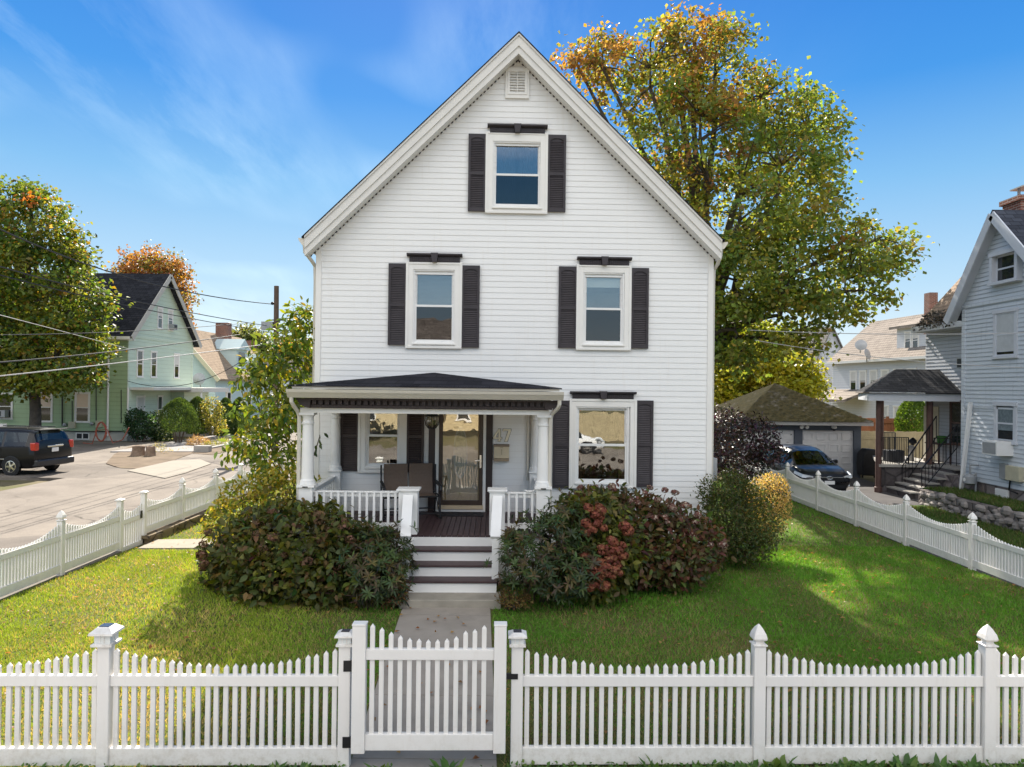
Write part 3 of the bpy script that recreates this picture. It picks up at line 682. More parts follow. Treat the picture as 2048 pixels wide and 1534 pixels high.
def column(x, y, z0, z1, r=.105):
    h = z1-z0; p = [(r*1.32, 0), (r*1.32, .03), (r*1.22, .05), (r*1.22, .07), (r*1.05, .09)]
    for k in range(9):
        q = k/8; p.append((r*(1.03-.16*q**1.6), .10+(h-.30)*q))
    p += [(r*1.0, h-.19), (r*1.0, h-.165), (r*.88, h-.155), (r*.88, h-.08), (r*1.1, h-.05), (r*1.12, h-.04)]
    mb = MB().lathe(p, (x, y, z0), 28); mb.box(x-r*1.2, x+r*1.2, y-r*1.2, y+r*1.2, z1-.04, z1); mb.box(x-r*1.4, x+r*1.4, y-r*1.4, y+r*1.4, z0-.02, z0)
    return mb
for px in (615.5, 1086.5):
    x = H.on(px, 900, YC).x; co_ = column(x, YC, cz0, bz0).build('column', WHITE, house, True)
    pd = MB().box(x-.118, x+.118, YC-.118, YC+.118, fz-.03, cz0-.02); pd.box(x-.15, x+.15, YC-.15, YC+.15, cz0-.045, cz0-.015)
    pd.build('pedestal', WHITE, co_, bevel=.005); MB().box(x-.045, x+.045, YC-.156, YC-.148, cz0-.042, cz0-.022).build('vent_slot', BLACK, co_)
for px in (671, 1071):
    x = H.on(px, 900, -.1).x; column(x, -.10, cz0-.0, bz0, .10).build('column', WHITE, house, True)
    MB().box(x-.12, x+.12, -.2, -.02, fz, cz0-.02).build('pedestal', WHITE, house)
xcl, xcr = H.on(615.5, 900, YC).x, H.on(1086.5, 900, YC).x
nlx = H.rect(798, 780, 836, 1070, YC-.12); nrx = H.rect(980, 780, 1011, 1070, YC-.12)
ntz = H.on(827, 978, YC-.12).z
def newel(x0, x1):
    mb = MB(); mb.box(x0, x1, YC-.13, YC+.14, fz, ntz-.03); mb.box(x0-.035, x1+.035, YC-.17, YC+.18, ntz-.03, ntz); mb.box(x0-.015, x1+.015, YC-.145, YC+.155, ntz-.055, ntz-.03)
    return mb.build('newel_post', WHITE, house, bevel=.004)
newel(nlx[0], nlx[1]); newel(nrx[0], nrx[1])
rtz = H.on(700, 983, YC).z
def railing(x0, x1, n):
    mb = MB(); mb.box(x0, x1, YC-.055, YC+.055, rtz-.012, rtz+.012); mb.box(x0, x1, YC-.02, YC+.02, rtz-.085, rtz-.012); mb.box(x0, x1, YC-.02, YC+.02, fz+.09, fz+.18)
    ro = mb.build('railing', WHITE, house, bevel=.004)
    for i in range(n):
        x = x0+(x1-x0)*(i+.5)/n; MB().box(x-.02, x+.02, YC-.062, YC-.022, fz+.055, rtz-.014).build('baluster', WHITE, ro)
railing(xcl+.118, nlx[0], 12); railing(nrx[1], xcr-.118, 4)
for x in (xcl, xcr):
    mb = MB(); mb.box(x-.05, x+.05, YC+.12, -.2, rtz-.012, rtz+.012); mb.box(x-.02, x+.02, YC+.12, -.2, rtz-.085, rtz-.012); mb.box(x-.02, x+.02, YC+.12, -.2, fz+.09, fz+.18)
    for i in range(11):
        y = YC+.2+1.75*i/10; mb.box(x-.02, x+.02, y-.02, y+.02, fz+.05, rtz-.02)
    mb.build('side_railing', WHITE, house)
# steps
sx0, sx1 = H.on(826, 1080, YC-.2).x, H.on(984, 1080, YC-.2).x; bs0, bs1 = H.on(813, 1170, YC-1).x, H.on(993, 1170, YC-1).x
NR = 4; slab_z = H.on(900, 1185, YC-1.0).z; rise = (fz-slab_z)/NR; run = .28; yf = YC-.14
for k in range(NR):
    y = yf-run*k; z1 = fz-rise*k; a_, b_ = (sx0, sx1) if k < NR-1 else (bs0, bs1)
    rs = MB().box(a_, b_, y-.02, y, z1-rise, z1-.034); rs.box(a_+.01, b_-.01, y-.024, y-.02, z1-rise, z1-rise+.018); rs.build('riser', WHITE, house)
    if k: MB().box(a_-.012, b_+.012, y-.045, y+run-.021, z1-.034, z1).build('tread', DECK, house, bevel=.006)
MB().box(bs0+.02, bs1-.02, yf-run*3, yf-.02, -.1, slab_z).build('step_base', BROWN, house)
sl = MB().box(bs0-.07, bs1+.07, yf-run*3-.42, yf-run*3+.05, -.15, slab_z); sl.build('stone_step', paint('step_stone', (.33, .30, .25), .9, .2, 3, .4, 60, .2, dirt=(.15, .12, .08)), house, bevel=.012)
yp = yf-run*2.55; pz0 = fz-rise*3; 
for x0, x1, lx in ((nlx[0]+.08, nlx[1]-.08, sx0), (nrx[0]+.06, nrx[1]-.05, sx1)):
    xx = (x0+x1)/2; lx2 = H.on(812 if lx == sx0 else 991, 1072, yp).x; zt = H.on(812, 1073, yp).z
    hr = MB(); hr.bar(((x0+x1)/2, YC-.13, ntz-.12), (lx2, yp-.06, zt), .17, .055); hr.bar(((x0+x1)/2, YC-.13, ntz-.19), (lx2, yp-.03, zt-.07), .06, .09)
    hr.build('handrail', WHITE, house, bevel=.004)
    MB().box(lx2-.055, lx2+.055, yp-.05, yp+.06, pz0+.0, zt-.03).build('stair_post', WHITE, house, bevel=.004)
    st_ = MB(); sg = -1 if lx == sx0 else 1; ex = lx+sg*.03
    st_.prism([(yf-.02, fz-.04), (yf-.02, slab_z), (yf-run*3, slab_z), (yf-run*3, slab_z+rise*.6)], min(lx, ex), max(lx, ex), 'x'); st_.build('stringer', WHITE, house)
# porch downspouts
for px0, px1, sg in ((1119, 1101, 1), (583, 600, -1)):
    a_ = H.on(px0, 798, yE+.06); b_ = H.on(px1, 830, YC-.02)
    MB().tube([(a_.x, yE+.05, gz0+.05), (a_.x, yE+.05, gz0-.07), (a_.x-sg*.02, yE+.12, gz0-.14), (b_.x+sg*.02, YC-.10, gz0-.24), (b_.x, YC-.06, gz0-.34), (b_.x, YC-.06, .4)], .034, 10).build('downspout', CREAM, house, True)
# door
d0 = MB(); x0, x1, z0, z1 = DR; gx0, gx1, gz0, gz1 = DG
STORM = paint('storm_brown', (.055, .036, .026), .4, .15, 5, .05, 30)
d0.frame(x0, x1, fz+.13, z1, gx0-x0, -.06, -.02, .10, .12); dor = d0.build('storm_door', STORM, house, bevel=.004)
MB().box(gx0-.01, gx1+.01, -.045, -.038, fz+.2, z1-.1).build('pane', glass('door_glass', (.97, .95, .9), .18), dor)
hd = MB(); hx = H.on(961, 925, -.06).x; hz = H.on(961, 922, -.06).z
hd.box(hx-.018, hx+.018, -.072, -.06, hz-.14, hz+.12); hd.bar((hx, -.10, hz+.02), (hx-.11, -.105, hz+.01), .02, .022); hd.bar((hx, -.06, hz+.02), (hx, -.105, hz+.02), .022, .022); hd.build('handle', CHROME, dor)
MB().box(x0-.01, x1+.01, -.10, .0, fz+.055, fz+.13).build('threshold', paint('brass_sill', (.62, .50, .34), .45, .1, 5, .05), house)
MB().box(x0-.02, x1+.02, -.07, .0, fz, fz+.055).build('sill', WHITE, house)
idr = MB(); idr.box(x0+.03, x1-.03, .09, .13, fz+.06, z1); idr = idr.build('inner_door', paint('tan_door', (.66, .52, .32), .5, .08, 2, .05), house)
ov = H.on(921, 905, .08); ol = MB(); n = 28
for s0, s1, mi in ((1.12, .98, 0),):
    ring = lambda s: [(ov.x+.13*s*math.cos(2*PI*i/n), ov.z+.48*s*math.sin(2*PI*i/n)) for i in range(n)]
    o1, o2 = ring(s0), ring(s1)
    for i in range(n): ol.quad(*[(p[0], .07, p[1]) for p in (o1[i], o1[(i+1) % n], o2[(i+1) % n], o2[i])])
ol.build('oval_frame', WHITE, idr, recalc=False)
MB().prism([(ov.x+.127*math.cos(2*PI*i/n), ov.z+.47*math.sin(2*PI*i/n)) for i in range(n)], .078, .088).build('oval_pane', paint('leaded', (.62, .62, .48), .12, .5, 14, .3, 12, .6), idr)
tr_ = MB(); 
for px in ((857, 800, 871, 1025), (969, 800, 985, 1022)):
    a0_, a1_, _, _ = H.rect(*px, -.03); tr_.box(a0_, a1_, -.05, -.016, fz, z1+.05)
    tr_.box(a0_+.03, a1_-.03, -.056, -.05, fz+.2, z1-.1)
tr_.build('door_pilaster', BROWN, house, bevel=.003)
tw_ = MB(); tw_.box(x0-.075, x0-.002, -.055, -.016, fz, z1+.05); tw_.box(x1+.002, x1+.06, -.055, -.016, fz, z1+.05); tw_.box(x0-.075, x1+.06, -.057, -.016, z1+.002, z1+.06); tw_.build('door_casing', TRIM, house)
MB().box(H.on(977, 876).x-.02, H.on(977, 876).x+.02, -.075, -.056, H.on(977, 876).z-.05, H.on(977, 876).z+.05).build('doorbell', BROWN, house)
# house number 47
nb_ = MB(); nx0, nx1, nz0, nz1 = H.rect(987, 858, 1022, 883, -.03); nh = nz1-nz0; nw = (nx1-nx0)
def gl(x, z, poly): nb_.prism([(nx0+(x+p[0])*nw, nz0+p[1]*nh) for p in poly], -.034, -.014)
bk_ = MB()
def gl0(p, e=.025): bk_.prism([(nx0+(p[0]-e*.8)*nw, nz0+(p[1]-e)*nh), (nx0+(p[2]+e*.8)*nw, nz0+(p[1]-e)*nh), (nx0+(p[2]+e*.8)*nw, nz0+(p[3]+e)*nh), (nx0+(p[0]-e*.8)*nw, nz0+(p[3]+e)*nh)], -.020, -.012)
for p_ in ((.28, 0, .40, 1), (-.02, .20, .48, .33), (.54, .86, 1., 1)): gl0(p_)
bk_.prism([(nx0+p[0]*nw, nz0+p[1]*nh) for p in ((.82, .9), (1.02, .9), (.82, -.03), (.62, -.03))], -.021, -.012); bk_.prism([(nx0+p[0]*nw, nz0+p[1]*nh) for p in ((-.04, .32), (.14, .32), (.32, .80), (.28, 1.02))], -.021, -.012); bk_.build('number_outline', BROWN, house)
gl(0, 0, [(.28, 0), (.40, 0), (.40, 1), (.28, 1)]); gl(0, 0, [(-.02, .20), (.48, .20), (.48, .33), (-.02, .33)]); gl(0, 0, [(-.02, .33), (.12, .33), (.30, .80), (.28, 1)]); gl(0, 0, [(.22, 0), (.46, 0), (.46, .07), (.22, .07)])
gl(0, 0, [(.54, .86), (1.0, .86), (1.0, 1), (.54, 1)]); gl(0, 0, [(.84, .86), (1.0, .86), (.80, 0), (.64, 0)]); gl(0, 0, [(.54, .76), (.58, .76), (.60, .86), (.54, .86)])
nb_.build('house_number', paint('number_gilt', (.86, .78, .60), .4, .08, 6, .05), house, recalc=True)
# pipe by the right rear pilaster
MB().tube([(H.on(1066, 830).x-.10, -.06, bz0), (H.on(1066, 830).x-.10, -.06, H.on(1064, 960).z), (H.on(1066, 830).x-.02, -.09, H.on(1064, 955).z)], .022, 8).build('pipe', CREAM, house, True)

# ---- things on the porch
def hp(x, y, z): return Matrix.Rotation(AN, 4, 'Z') @ Vector((x, y, z)) + Vector((H.x, H.y, 0))
mx0, mx1, mz0, mz1 = H.rect(988, 890, 1018, 922, -.05)
mt_ = thing('mailbox', 'beige metal wall mailbox mounted below the house number beside the front door', 'mailbox', hp((mx0+mx1)/2, -.016, mz0), AN); hw_ = (mx1-mx0)/2; hh = mz1-mz0
MB().box(-hw_, hw_, -.10, 0, .06, hh).build('body', paint('mail_beige', (.66, .55, .38), .4, .06, 5, .04, spec=.5), mt_, bevel=.006)
MB().prism([(-.115, hh-.03), (-.115, hh+.005), (0, hh+.02), (0, hh-.01)], -hw_-.006, hw_+.006, 'x').build('lid', paint('mail_lid', (.25, .18, .12), .4, .1), mt_)
MB().box(-hw_, hw_, -.112, -.002, 0, .055).build('paper_tray', paint('mail_tray', (.36, .27, .18), .4, .1), mt_, bevel=.004)
mk = MB(); 
for i in range(3): mk.lathe([(.012, 0), (.012, .006)], (0, 0, 0), 10)
mk = MB()
for zz in (.15, .19, .23): mk.box(-.011, .011, -.106, -.099, zz-.009, zz+.009)
mk.box(-.03, .03, -.106, -.099, hh-.05, hh-.042); mk.build('badge', paint('mail_badge', (.35, .25, .15), .4, .1), mt_)
# hanging lantern
lp = H.on(864, 840, -1.05)
lt = thing('porch_lantern', 'dark glass lantern hanging from the porch ceiling left of the door', 'lantern', hp(lp.x, -1.05, lp.z), AN)
MB().tube([(0, 0, .10), (0, 0, bz1-lp.z-.02)], .012, 6).build('stem', BLACK, lt)
MB().lathe([(.02, .17), (.06, .13), (.145, .085), (.15, .07), (.03, .07)], n=8).build('cap', BLACK, lt)
MB().lathe([(.125, .07), (.135, .0), (.12, -.09), (.07, -.15)], n=8).build('lamp_glass', glass('lamp_glass', (.75, .72, .65), .25), lt)
lf_ = MB()
for i in range(8):
    q = 2*PI*i/8; lf_.tube([(r_*math.cos(q), r_*math.sin(q), z_) for r_, z_ in ((.128, .07), (.138, 0), (.123, -.09), (.072, -.155))], .007, 4)
lf_.lathe([(.072, -.165), (.075, -.15), (.02, -.15)], n=8); lf_.build('cage', BLACK, lt); MB().lathe([(.02, -.14), (.03, -.05), (.025, .03), (.01, .05)], n=10).build('bulb', paint('bulb', (.8, .72, .55), .2, .05), lt, True)
# glider bench
bp = H.on(826, 1030, -.72); bench = thing('glider_bench', 'brown sling glider loveseat with black frame on the porch left of the door', 'bench', hp(H.on(822, 950, -.5).x, -.62, fz), AN+R(14))
SL = paint('sling_brown', (.165, .115, .085), .75, .12, 30, .4, 160)
W = 1.0
for sx in (-1, 1):
    pts = [(sx*W*.25-W*.235, .0)]
    bk = MB(); n = 8
    for i in range(n):
        z_0, z_1 = .42+.58*i/n, .42+.58*(i+1)/n; f = lambda z: .20+.17*(z-.42)+.05*math.sin((z-.42)/.58*PI)
        bk.add([(sx*W*.25-.235, f(z_0), z_0), (sx*W*.25+.235, f(z_0), z_0), (sx*W*.25+.235, f(z_1), z_1), (sx*W*.25-.235, f(z_1), z_1), (sx*W*.25-.235, f(z_0)+.02, z_0), (sx*W*.25+.235, f(z_0)+.02, z_0), (sx*W*.25+.235, f(z_1)+.02, z_1), (sx*W*.25-.235, f(z_1)+.02, z_1)], [(0, 1, 2, 3), (7, 6, 5, 4), (0, 4, 5, 1), (3, 2, 6, 7), (1, 5, 6, 2), (0, 3, 7, 4)])
    bk.build('backrest', SL, bench, True); MB().box(sx*W*.25-.235, sx*W*.25+.235, -.30, .22, .40, .425).build('seat', SL, bench, bevel=.01)
    ar = MB(); X = sx*.54
    ar.tube([(X, .30, .98), (X, .20, .42), (X, -.30, .42), (X, -.34, .60)], .018, 6); ar.bar((X, -.36, .62), (X, .22, .66), .055, .03)
    ar.tube([(X, -.36, .62), (X*1.0, -.40, .54)], .03, 8); ar.build('armrest', BLACK, bench, True)
    lg = MB(); lg.tube([(X, -.34, .02), (X, -.28, .40)], .018, 6); lg.tube([(X, .30, .02), (X, .22, .40)], .018, 6); lg.bar((X, -.38, .02), (X, .36, .02), .04, .035); lg.tube([(X, -.34, .03), (X, .2, .40)], .012, 6); lg.build('leg', BLACK, bench, True)
fb = MB(); fb.bar((-.54, .24, .44), (.54, .24, .44), .03, .03); fb.bar((-.54, -.30, .42), (.54, -.30, .42), .03, .03); fb.bar((-.54, .3, .1), (.54, .3, .1), .025, .025); fb.bar((-.54, -.32, .1), (.54, -.32, .1), .025, .025); fb.build('frame', BLACK, bench)
# mat
mc = H.on(920, 1029, -.35); mat_ = MB(); mat_.box(-.48, .48, -.20, .20, 0, .018)
for i in range(9): mat_.lathe([(.055, .018), (.045, .026), (.02, .026)], (-.4+.1*i, .07*math.sin(i*2.1), 0), 10)
mo = mat_.build('doormat', paint('mat_rubber', (.018, .017, .022), .7, .5, 18, .8, 25)); mo.location = hp(mc.x, -.40, fz+.001); mo.rotation_euler = (0, 0, AN); tag(mo, 'dark patterned doormat on the porch boards below the storm door', 'doormat')
# small ornament on the rail
oc = H.on(1060, 978, YC); om = MB()
om.lathe([(.0, 0), (.05, .004), (.06, .018), (.03, .03), (.0, .034)], n=12, sx=1.2); om.tube([(-.05, 0, .02), (-.11, .02, .035)], [.012, .006], 6); om.tube([(.05, 0, .02), (.10, -.02, .05)], [.016, .008], 6)
for q in range(4): om.tube([((-.04+.025*q), -.03, .012), ((-.05+.033*q), -.075, .002)], .006, 5)
oo = om.build('rail_ornament', WHITE, None, True); oo.location = hp(oc.x, YC, rtz+.012); tag(oo, 'small white animal shaped ornament lying on the right porch rail', 'ornament')
# hanging lantern under the rail
q = H.on(1032, 1090, YC-.35); hl = thing('hook_lantern', 'small black lantern hanging on a hook right of the porch steps', 'lantern', hp(q.x, YC-.35, q.z), AN)
MB().tube([(0, .10, .22), (0, .05, .24), (0, 0, .2), (0, 0, .10)], .006, 5).build('hook', BLACK, hl); MB().lathe([(.01, .10), (.03, .07), (.075, .03), (.07, .02)], n=6).build('cap', BLACK, hl)
MB().lathe([(.05, .02), (.045, -.10), (.055, -.115), (.02, -.12)], n=6).build('body', BLACK, hl); MB().lathe([(.052, .01), (.048, -.09)], n=6, rot=.2).build('lamp_glass', GLASS, hl)
# ------------------------------------------------------------------ fences
AF = R(1.5); FF = Frame(0, 6.64, AF)
def fw(x, y, z): return Matrix.Rotation(AF, 4, 'Z') @ Vector((x, y, z)) + Vector((FF.x, FF.y, 0))
VW = dirty_vinyl('fence_vinyl', (.78, .755, .72), (.36, .30, .21), -.05, .5)
SOLAR = paint('solar_cell', (.03, .035, .06), .15, .3, 20, 0, 1, .8)
PK = {}
def picket_mesh(h, wd=.042, dp=.026):
    k = round(h, 3)
    if k in PK: return PK[k]
    mb = MB(); a, d = wd/2, dp/2
    mb.add([(-a, -d, 0), (a, -d, 0), (a, d, 0), (-a, d, 0), (-a, -d, h-.03), (a, -d, h-.03), (a, d, h-.03), (-a, d, h-.03), (0, -d*.3, h), (0, d*.3, h)],
           [(0, 3, 2, 1), (0, 1, 5, 4), (1, 2, 6, 5), (2, 3, 7, 6), (3, 0, 4, 7), (4, 5, 8), (5, 6, 9, 8), (6, 7, 9), (7, 4, 8, 9)])
    o = mb.build('picket', VW); PK[k] = o.data; bpy.data.objects.remove(o); return PK[k]
def put(name, me, par, loc):
    o = bpy.data.objects.new(name, me); COL.objects.link(o); o.parent = par; o.location = loc; return o
def gothic(par, s=1.):
    p = [(.052, 0), (.066, .006), (.066, .018), (.040, .026), (.036, .045), (.060, .060), (.064, .075), (.055, .115), (.030, .165), (.004, .20)]
    mb = MB().lathe([(r*1.41*s, z*s) for r, z in p], (0, 0, 0), 4, rot=PI/4); return mb
def solar_cap(mb, glassm, big):
    s = 1.25 if big else 1.
    mb.lathe([(.076*1.41*s, 0), (.076*1.41*s, .02), (.06*1.41*s, .025)], n=4, rot=PI/4, mi=0)
    mb.lathe([(.058*1.41*s, .025), (.058*1.41*s, .085*s)], n=4, rot=PI/4, mi=1)
    mb.lathe([(.05*1.41*s, .02), (.05*1.41*s, .09*s)], n=4, rot=PI/4, mi=0)
    mb.lathe([(.088*1.41*s, .085*s), (.086*1.41*s, .1*s), (.045*1.41*s, .135*s if big else .125)], n=4, rot=PI/4, mi=0)
    mb.lathe([(.04*1.41*s, .12*s), (.038*1.41*s, (.139*s if big else .129))], n=4, rot=PI/4, mi=2)
    for q in range(4):
        c, s2 = math.cos(q*PI/2), math.sin(q*PI/2)
        for t_ in (-.02, .02): mb.bar((.059*s*c-t_*s2, .059*s*s2+t_*c, .03), (.059*s*c-t_*s2, .059*s*s2+t_*c, .085*s), .007, .007, 0)
    return mb
FP = [H for H in ()]
fxs = [FF.on(px, 1400).x for px in (211, 690, 1033.5, 1516, 1974)]
PH = 1.13
pan = fxs[3]-fxs[2]
fpx = [fxs[0]-pan*2, fxs[0]-pan, fxs[0], fxs[1]], [fxs[2], fxs[3], fxs[4], fxs[4]+pan, fxs[4]+2*pan]
RT0, RT1 = FF.on(1300, 1371).z, FF.on(1300, 1350).z; RB0, RB1 = FF.on(1300, 1513).z, FF.on(1300, 1492).z
FPX = None
for side, xs_ in enumerate(fpx):
    lab = ('white vinyl picket fence facing the street left of the front gate', 'white vinyl picket fence facing the street right of the front gate')[side]
    fe = thing('picket_fence', lab, 'fence', fw(0, 0, 0), AF, 'front picket fences')
    for i, x in enumerate(xs_):
        po = MB().box(x-.054, x+.054, -.054, .054, -.25, PH).build('post', VW, fe, bevel=.006)
        c = MB()
        kind = {(0, 2): 'big', (0, 3): 'small', (1, 0): 'small'}.get((side, i), 'gothic')
        if kind == 'gothic': c = gothic(c).build('post_cap', VW, po, bevel=.003)
        else: c = solar_cap(c, None, kind == 'big').build('solar_cap', [VW, paint('cap_glass', (.70, .72, .70), .15, .05, 5, 0), SOLAR], po)
        c.location = (x, 0, PH+.001)
    for x0, x1 in zip(xs_, xs_[1:]):
        x0 += .054; x1 -= .054
        MB().box(x0, x1, -.03, .03, RT0, RT1).build('top_rail', VW, fe, bevel=.005); MB().box(x0, x1, -.03, .03, RB0-.06, RB1).build('bottom_rail', VW, fe, bevel=.005)
        n = 25; 
        for k in range(n):
            s = (k+.5)/n; h = PH-.02-.165*math.sin(PI*s)**.8
            put('picket', picket_mesh(h-.1), fe, (x0+(x1-x0)*s+random.uniform(-.004, .004), random.uniform(-.001, .001), .1+random.uniform(-.006, .006))).rotation_euler = (0, random.gauss(0, .004), random.gauss(0, .03))
# gate
ga = thing('garden_gate', 'white picket garden gate across the concrete walkway', 'gate', fw(0, 0, 0), AF)
gx0, gx1, _, _ = FF.rect(705, 1250, 732, 1500, -.08); gx2, gx3, _, _ = FF.rect(987.5, 1250, 1012, 1500, -.08)
gt_ = FF.on(718, 1245, -.08).z; gb = FF.on(718, 1503, -.08).z
for a_, b_, ln in ((gx0, gx1, 0.), (gx2, gx3, -.0)):
    p = MB(); p.box(a_, b_, -.13, -.03, gb, gt_-.02); p.box(a_-.004, b_+.004, -.134, -.026, gt_-.02, gt_); p.build('post', VW, ga, bevel=.006)
gr = lambda y: FF.on(850, y, -.08).z
MB().box(gx1, gx2, -.11, -.05, gr(1318), gr(1297)).build('top_rail', VW, ga, bevel=.005); MB().box(gx1, gx2, -.11, -.05, gr(1498), gr(1466)).build('bottom_rail', VW, ga, bevel=.005)
for k, y in enumerate((1247, 1255, 1263.5, 1270.5, 1275.5, 1277, 1278.5, 1278.5, 1276.5, 1272, 1261, 1257.5, 1250)):
    x = FF.on(745+k*18.6, 1300, -.08).x; h = FF.on(850, y, -.08).z
    put('picket', picket_mesh(h-.24), ga, (x, -.08, .24))
for z in (.95, .25): MB().box(gx0-.09, gx0-.0, -.06, -.04, z-.05, z+.05).build('hinge', BLACK, ga)
MB().box(gx3, gx3+.11, -.06, -.03, .83, .88).build('latch', BLACK, ga)
# side fences (panels along +y at constant x)
def panel(x, y0, y1, zb, zt, dip, n, par, rail=.62, side=1):
    mb = MB(); 
    mb.box(x-.03, x+.03, y0, y1, zb+rail-.045, zb+rail+.045); mb.box(x-.03, x+.03, y0, y1, zb, zb+.14)
    for k in range(n):
        s = (k+.5)/n; y = y0+(y1-y0)*s; h = zt-.02-dip*math.sin(PI*s)**.85; a, d = .021, .012
        mb.box(x-d, x+d, y-a, y+a, zb+.05, h-.022)
        mb.add([(x-d, y-a, h-.022), (x+d, y-a, h-.022), (x+d, y+a, h-.022), (x-d, y+a, h-.022), (x, y, h)], [(0, 1, 4), (1, 2, 4), (2, 3, 4), (3, 0, 4)])
    mb.build('picket_panel', VW, par, recalc=False)
def fpost(x, y, zb, zt, par, cap='gothic'):
    po = MB().box(x-.05, x+.05, y-.05, y+.05, zb-.2, zt).build('post', VW, par, bevel=.006)
    c = MB()
    if cap == 'gothic': c = gothic(c, .95)
    else: c.lathe([(.075*1.41, 0), (.075*1.41, .02), (.05*1.41, .035), (.01, .05)], n=4, rot=PI/4)
    c = c.build('post_cap', VW, po, bevel=.003); c.location = (x, y, zt+.001)
XF = 9.05
rfence = thing('picket_fence', 'white scalloped picket fence between the lawn and the neighbouring driveway', 'fence', (XF, 13.9, 0), 0, 'side picket fences')
ys = [13.92+2.335*i for i in range(-3, 8)]
ys = [y-13.9 for y in ys]
for i, y in enumerate(ys):
    z = lawn_z(0, y+13.9); fpost(0, y, z, 1.0, rfence)
    if i < len(ys)-1: panel(0, y+.05, ys[i+1]-.05, z+.02, 1.02, .20, 27, rfence, .60)
lfence = thing('picket_fence', 'white scalloped picket fence along the side street left of the house', 'fence', (-8.0, 12.66, 0), 0, 'side picket fences')
ly = [6.6, 8.7, 10.75, 12.66, 14.56]
for i, y in enumerate(ly):
    z = lawn_z(0, y); fpost(0, y-12.66, z, 1.06 if i < 4 else 1.12, lfence, 'gothic' if i < 4 else 'flat')
    if i < 4: panel(0, y+.05-12.66, ly[i+1]-.05-12.66, z+.05, 1.06, .19, 24, lfence, .62)
bfence = thing('picket_fence', 'white scalloped picket fence standing on the low stone wall beyond the side gate', 'fence', (-8.0, 15.5, 0), 0, 'side picket fences')
by = [15.5, 17.3, 19.25, 21.0, 22.9, 24.8]
for i, y in enumerate(by):
    fpost(0, y-15.5, .22, 1.14 if i in (0, 3) else 1.06, bfence, 'flat' if i in (0, 3) else 'gothic')
    if i < 5: panel(0, y+.05-15.5, by[i+1]-.05-15.5, .25, 1.06, .17, 22, bfence, .52)
sgate = thing('side_gate', 'white picket side gate in the fence along the side street', 'gate', (-8.0, 15.0, 0))
panel(0, 14.63-15, 15.42-15, .0, .98, .12, 9, sgate, .66); MB().box(.03, .05, .30, .36, .62, .78).build('latch', BLACK, sgate)
rw = MB(); rw.box(-8.16, -7.86, 15.45, 25, -.4, .16); rw.box(-8.2, -7.82, 15.4, 25, .16, .22)
tag(rw.build('retaining_wall', stonemat('block_stone', (.13, .10, .06), (.26, .20, .13), 2.2)), 'low tan stone wall under the side street fence', 'wall')
kb = MB(); kb.box(-8.08, -7.92, 6.4, 14.5, -.3, .10)
tag(kb.build('fence_kerb', paint('timber_grey', (.16, .14, .11), .9, .25, 5, .4, 30)), 'weathered timber board along the foot of the side street fence', 'edging board')

# ------------------------------------------------------------------ grass, leaves, weeds
def in_house(x, y):
    dx, dy = x-H.x, y-H.y; lx, lyy = dx*H.c+dy*H.s, -dx*H.s+dy*H.c
    return ((lx > XL) & (lx < XR) & (lyy > -.05) & (lyy < 11)) | ((lx > pxl-.05) & (lx < pxr+.05) & (lyy > YC-.1) & (lyy < 0)) | ((lx > bs0-.15) & (lx < bs1+.15) & (lyy > YC-1.45) & (lyy < 0))
def grass(n, x0, x1, y0, y1, hh):
    x = x0+(x1-x0)*rng.random(n); y = y0+(y1-y0)*rng.random(n)
    kx = -1.47-.04*(y-6.6); kr = -.10-.045*(y-6.6)
    ok = ~in_house(x, y) & ~((x > kx-.02) & (x < kr+.03) & (y < 11.2)) & ~((y > 14.8) & (y < 15.85) & (x < -5.2))
    p3 = np.stack([x, y, 0*x], 1); pt = noise3(p3, 1.7, 4); br = noise3(p3, .9, 8)
    nearf = np.clip((8.6-y)/1.8, 0, 1); mid_dry = np.exp(-((x-1.6)/2.6)**2)*np.clip((11.5-y)/4, 0, 1)  # extra dryness near the fence and mid lawn
    dry = np.clip(.80*nearf+.85*mid_dry+.34*br+.13+.16*(x < -2.2)*(1+.8*pt)-.0*x, 0, 1); ok &= rng.random(n) > dry*.6
    x, y, pt, dry = x[ok], y[ok], pt[ok], dry[ok]; n = len(x)
    z = -.02+.13*np.clip((y-6.7)/4.3, 0, 1)-.10*np.clip((y-12)/5, 0, 1)
    h = hh*(.55+.8*rng.random(n))*(1+.25*pt); a = rng.random(n)*6.28; wd = .0026+.0022*rng.random(n)+.00035*y
    lean = rng.normal(size=(n, 2))*.5*h[:, None]
    b = np.stack([x, y, z-.005], 1); t_ = np.stack([np.cos(a)*wd, np.sin(a)*wd, 0*a], 1)
    tip = b+np.concatenate([lean, h[:, None]], 1)
    V = np.stack([b-t_, b+t_, tip], 1).reshape(-1, 3); T = np.arange(n*3).reshape(-1, 3)
    left = np.clip((-x-2.0)/1.5, 0, 1)[:, None]  # sunlit left lawn: sunlight put into brighter blade colours
    green = np.array([.080, .185, .020])*(1-left)+np.array([.185, .25, .026])*left; straw = np.array([.175, .14, .06])*(1-left)+np.array([.36, .27, .10])*left
    f = (rng.random(n) < (dry*.72+.05))[:, None]
    c = np.where(f, straw, green)*(1+.2*rng.normal(size=(n, 1)).clip(-1.6, 1.6)*.8)*(1+.18*pt[:, None])
    return V, T, np.repeat(c, 3, 0)
parts = [grass(240000, -7.9, 9.0, 6.35, 10, .045), grass(190000, -7.9, 9.0, 10, 16, .055), grass(55000, -7.9, 9.0, 16, 27, .075)]
V = np.concatenate([p[0] for p in parts]); C = np.concatenate([p[2] for p in parts]); T = np.arange(len(V)).reshape(-1, 3)
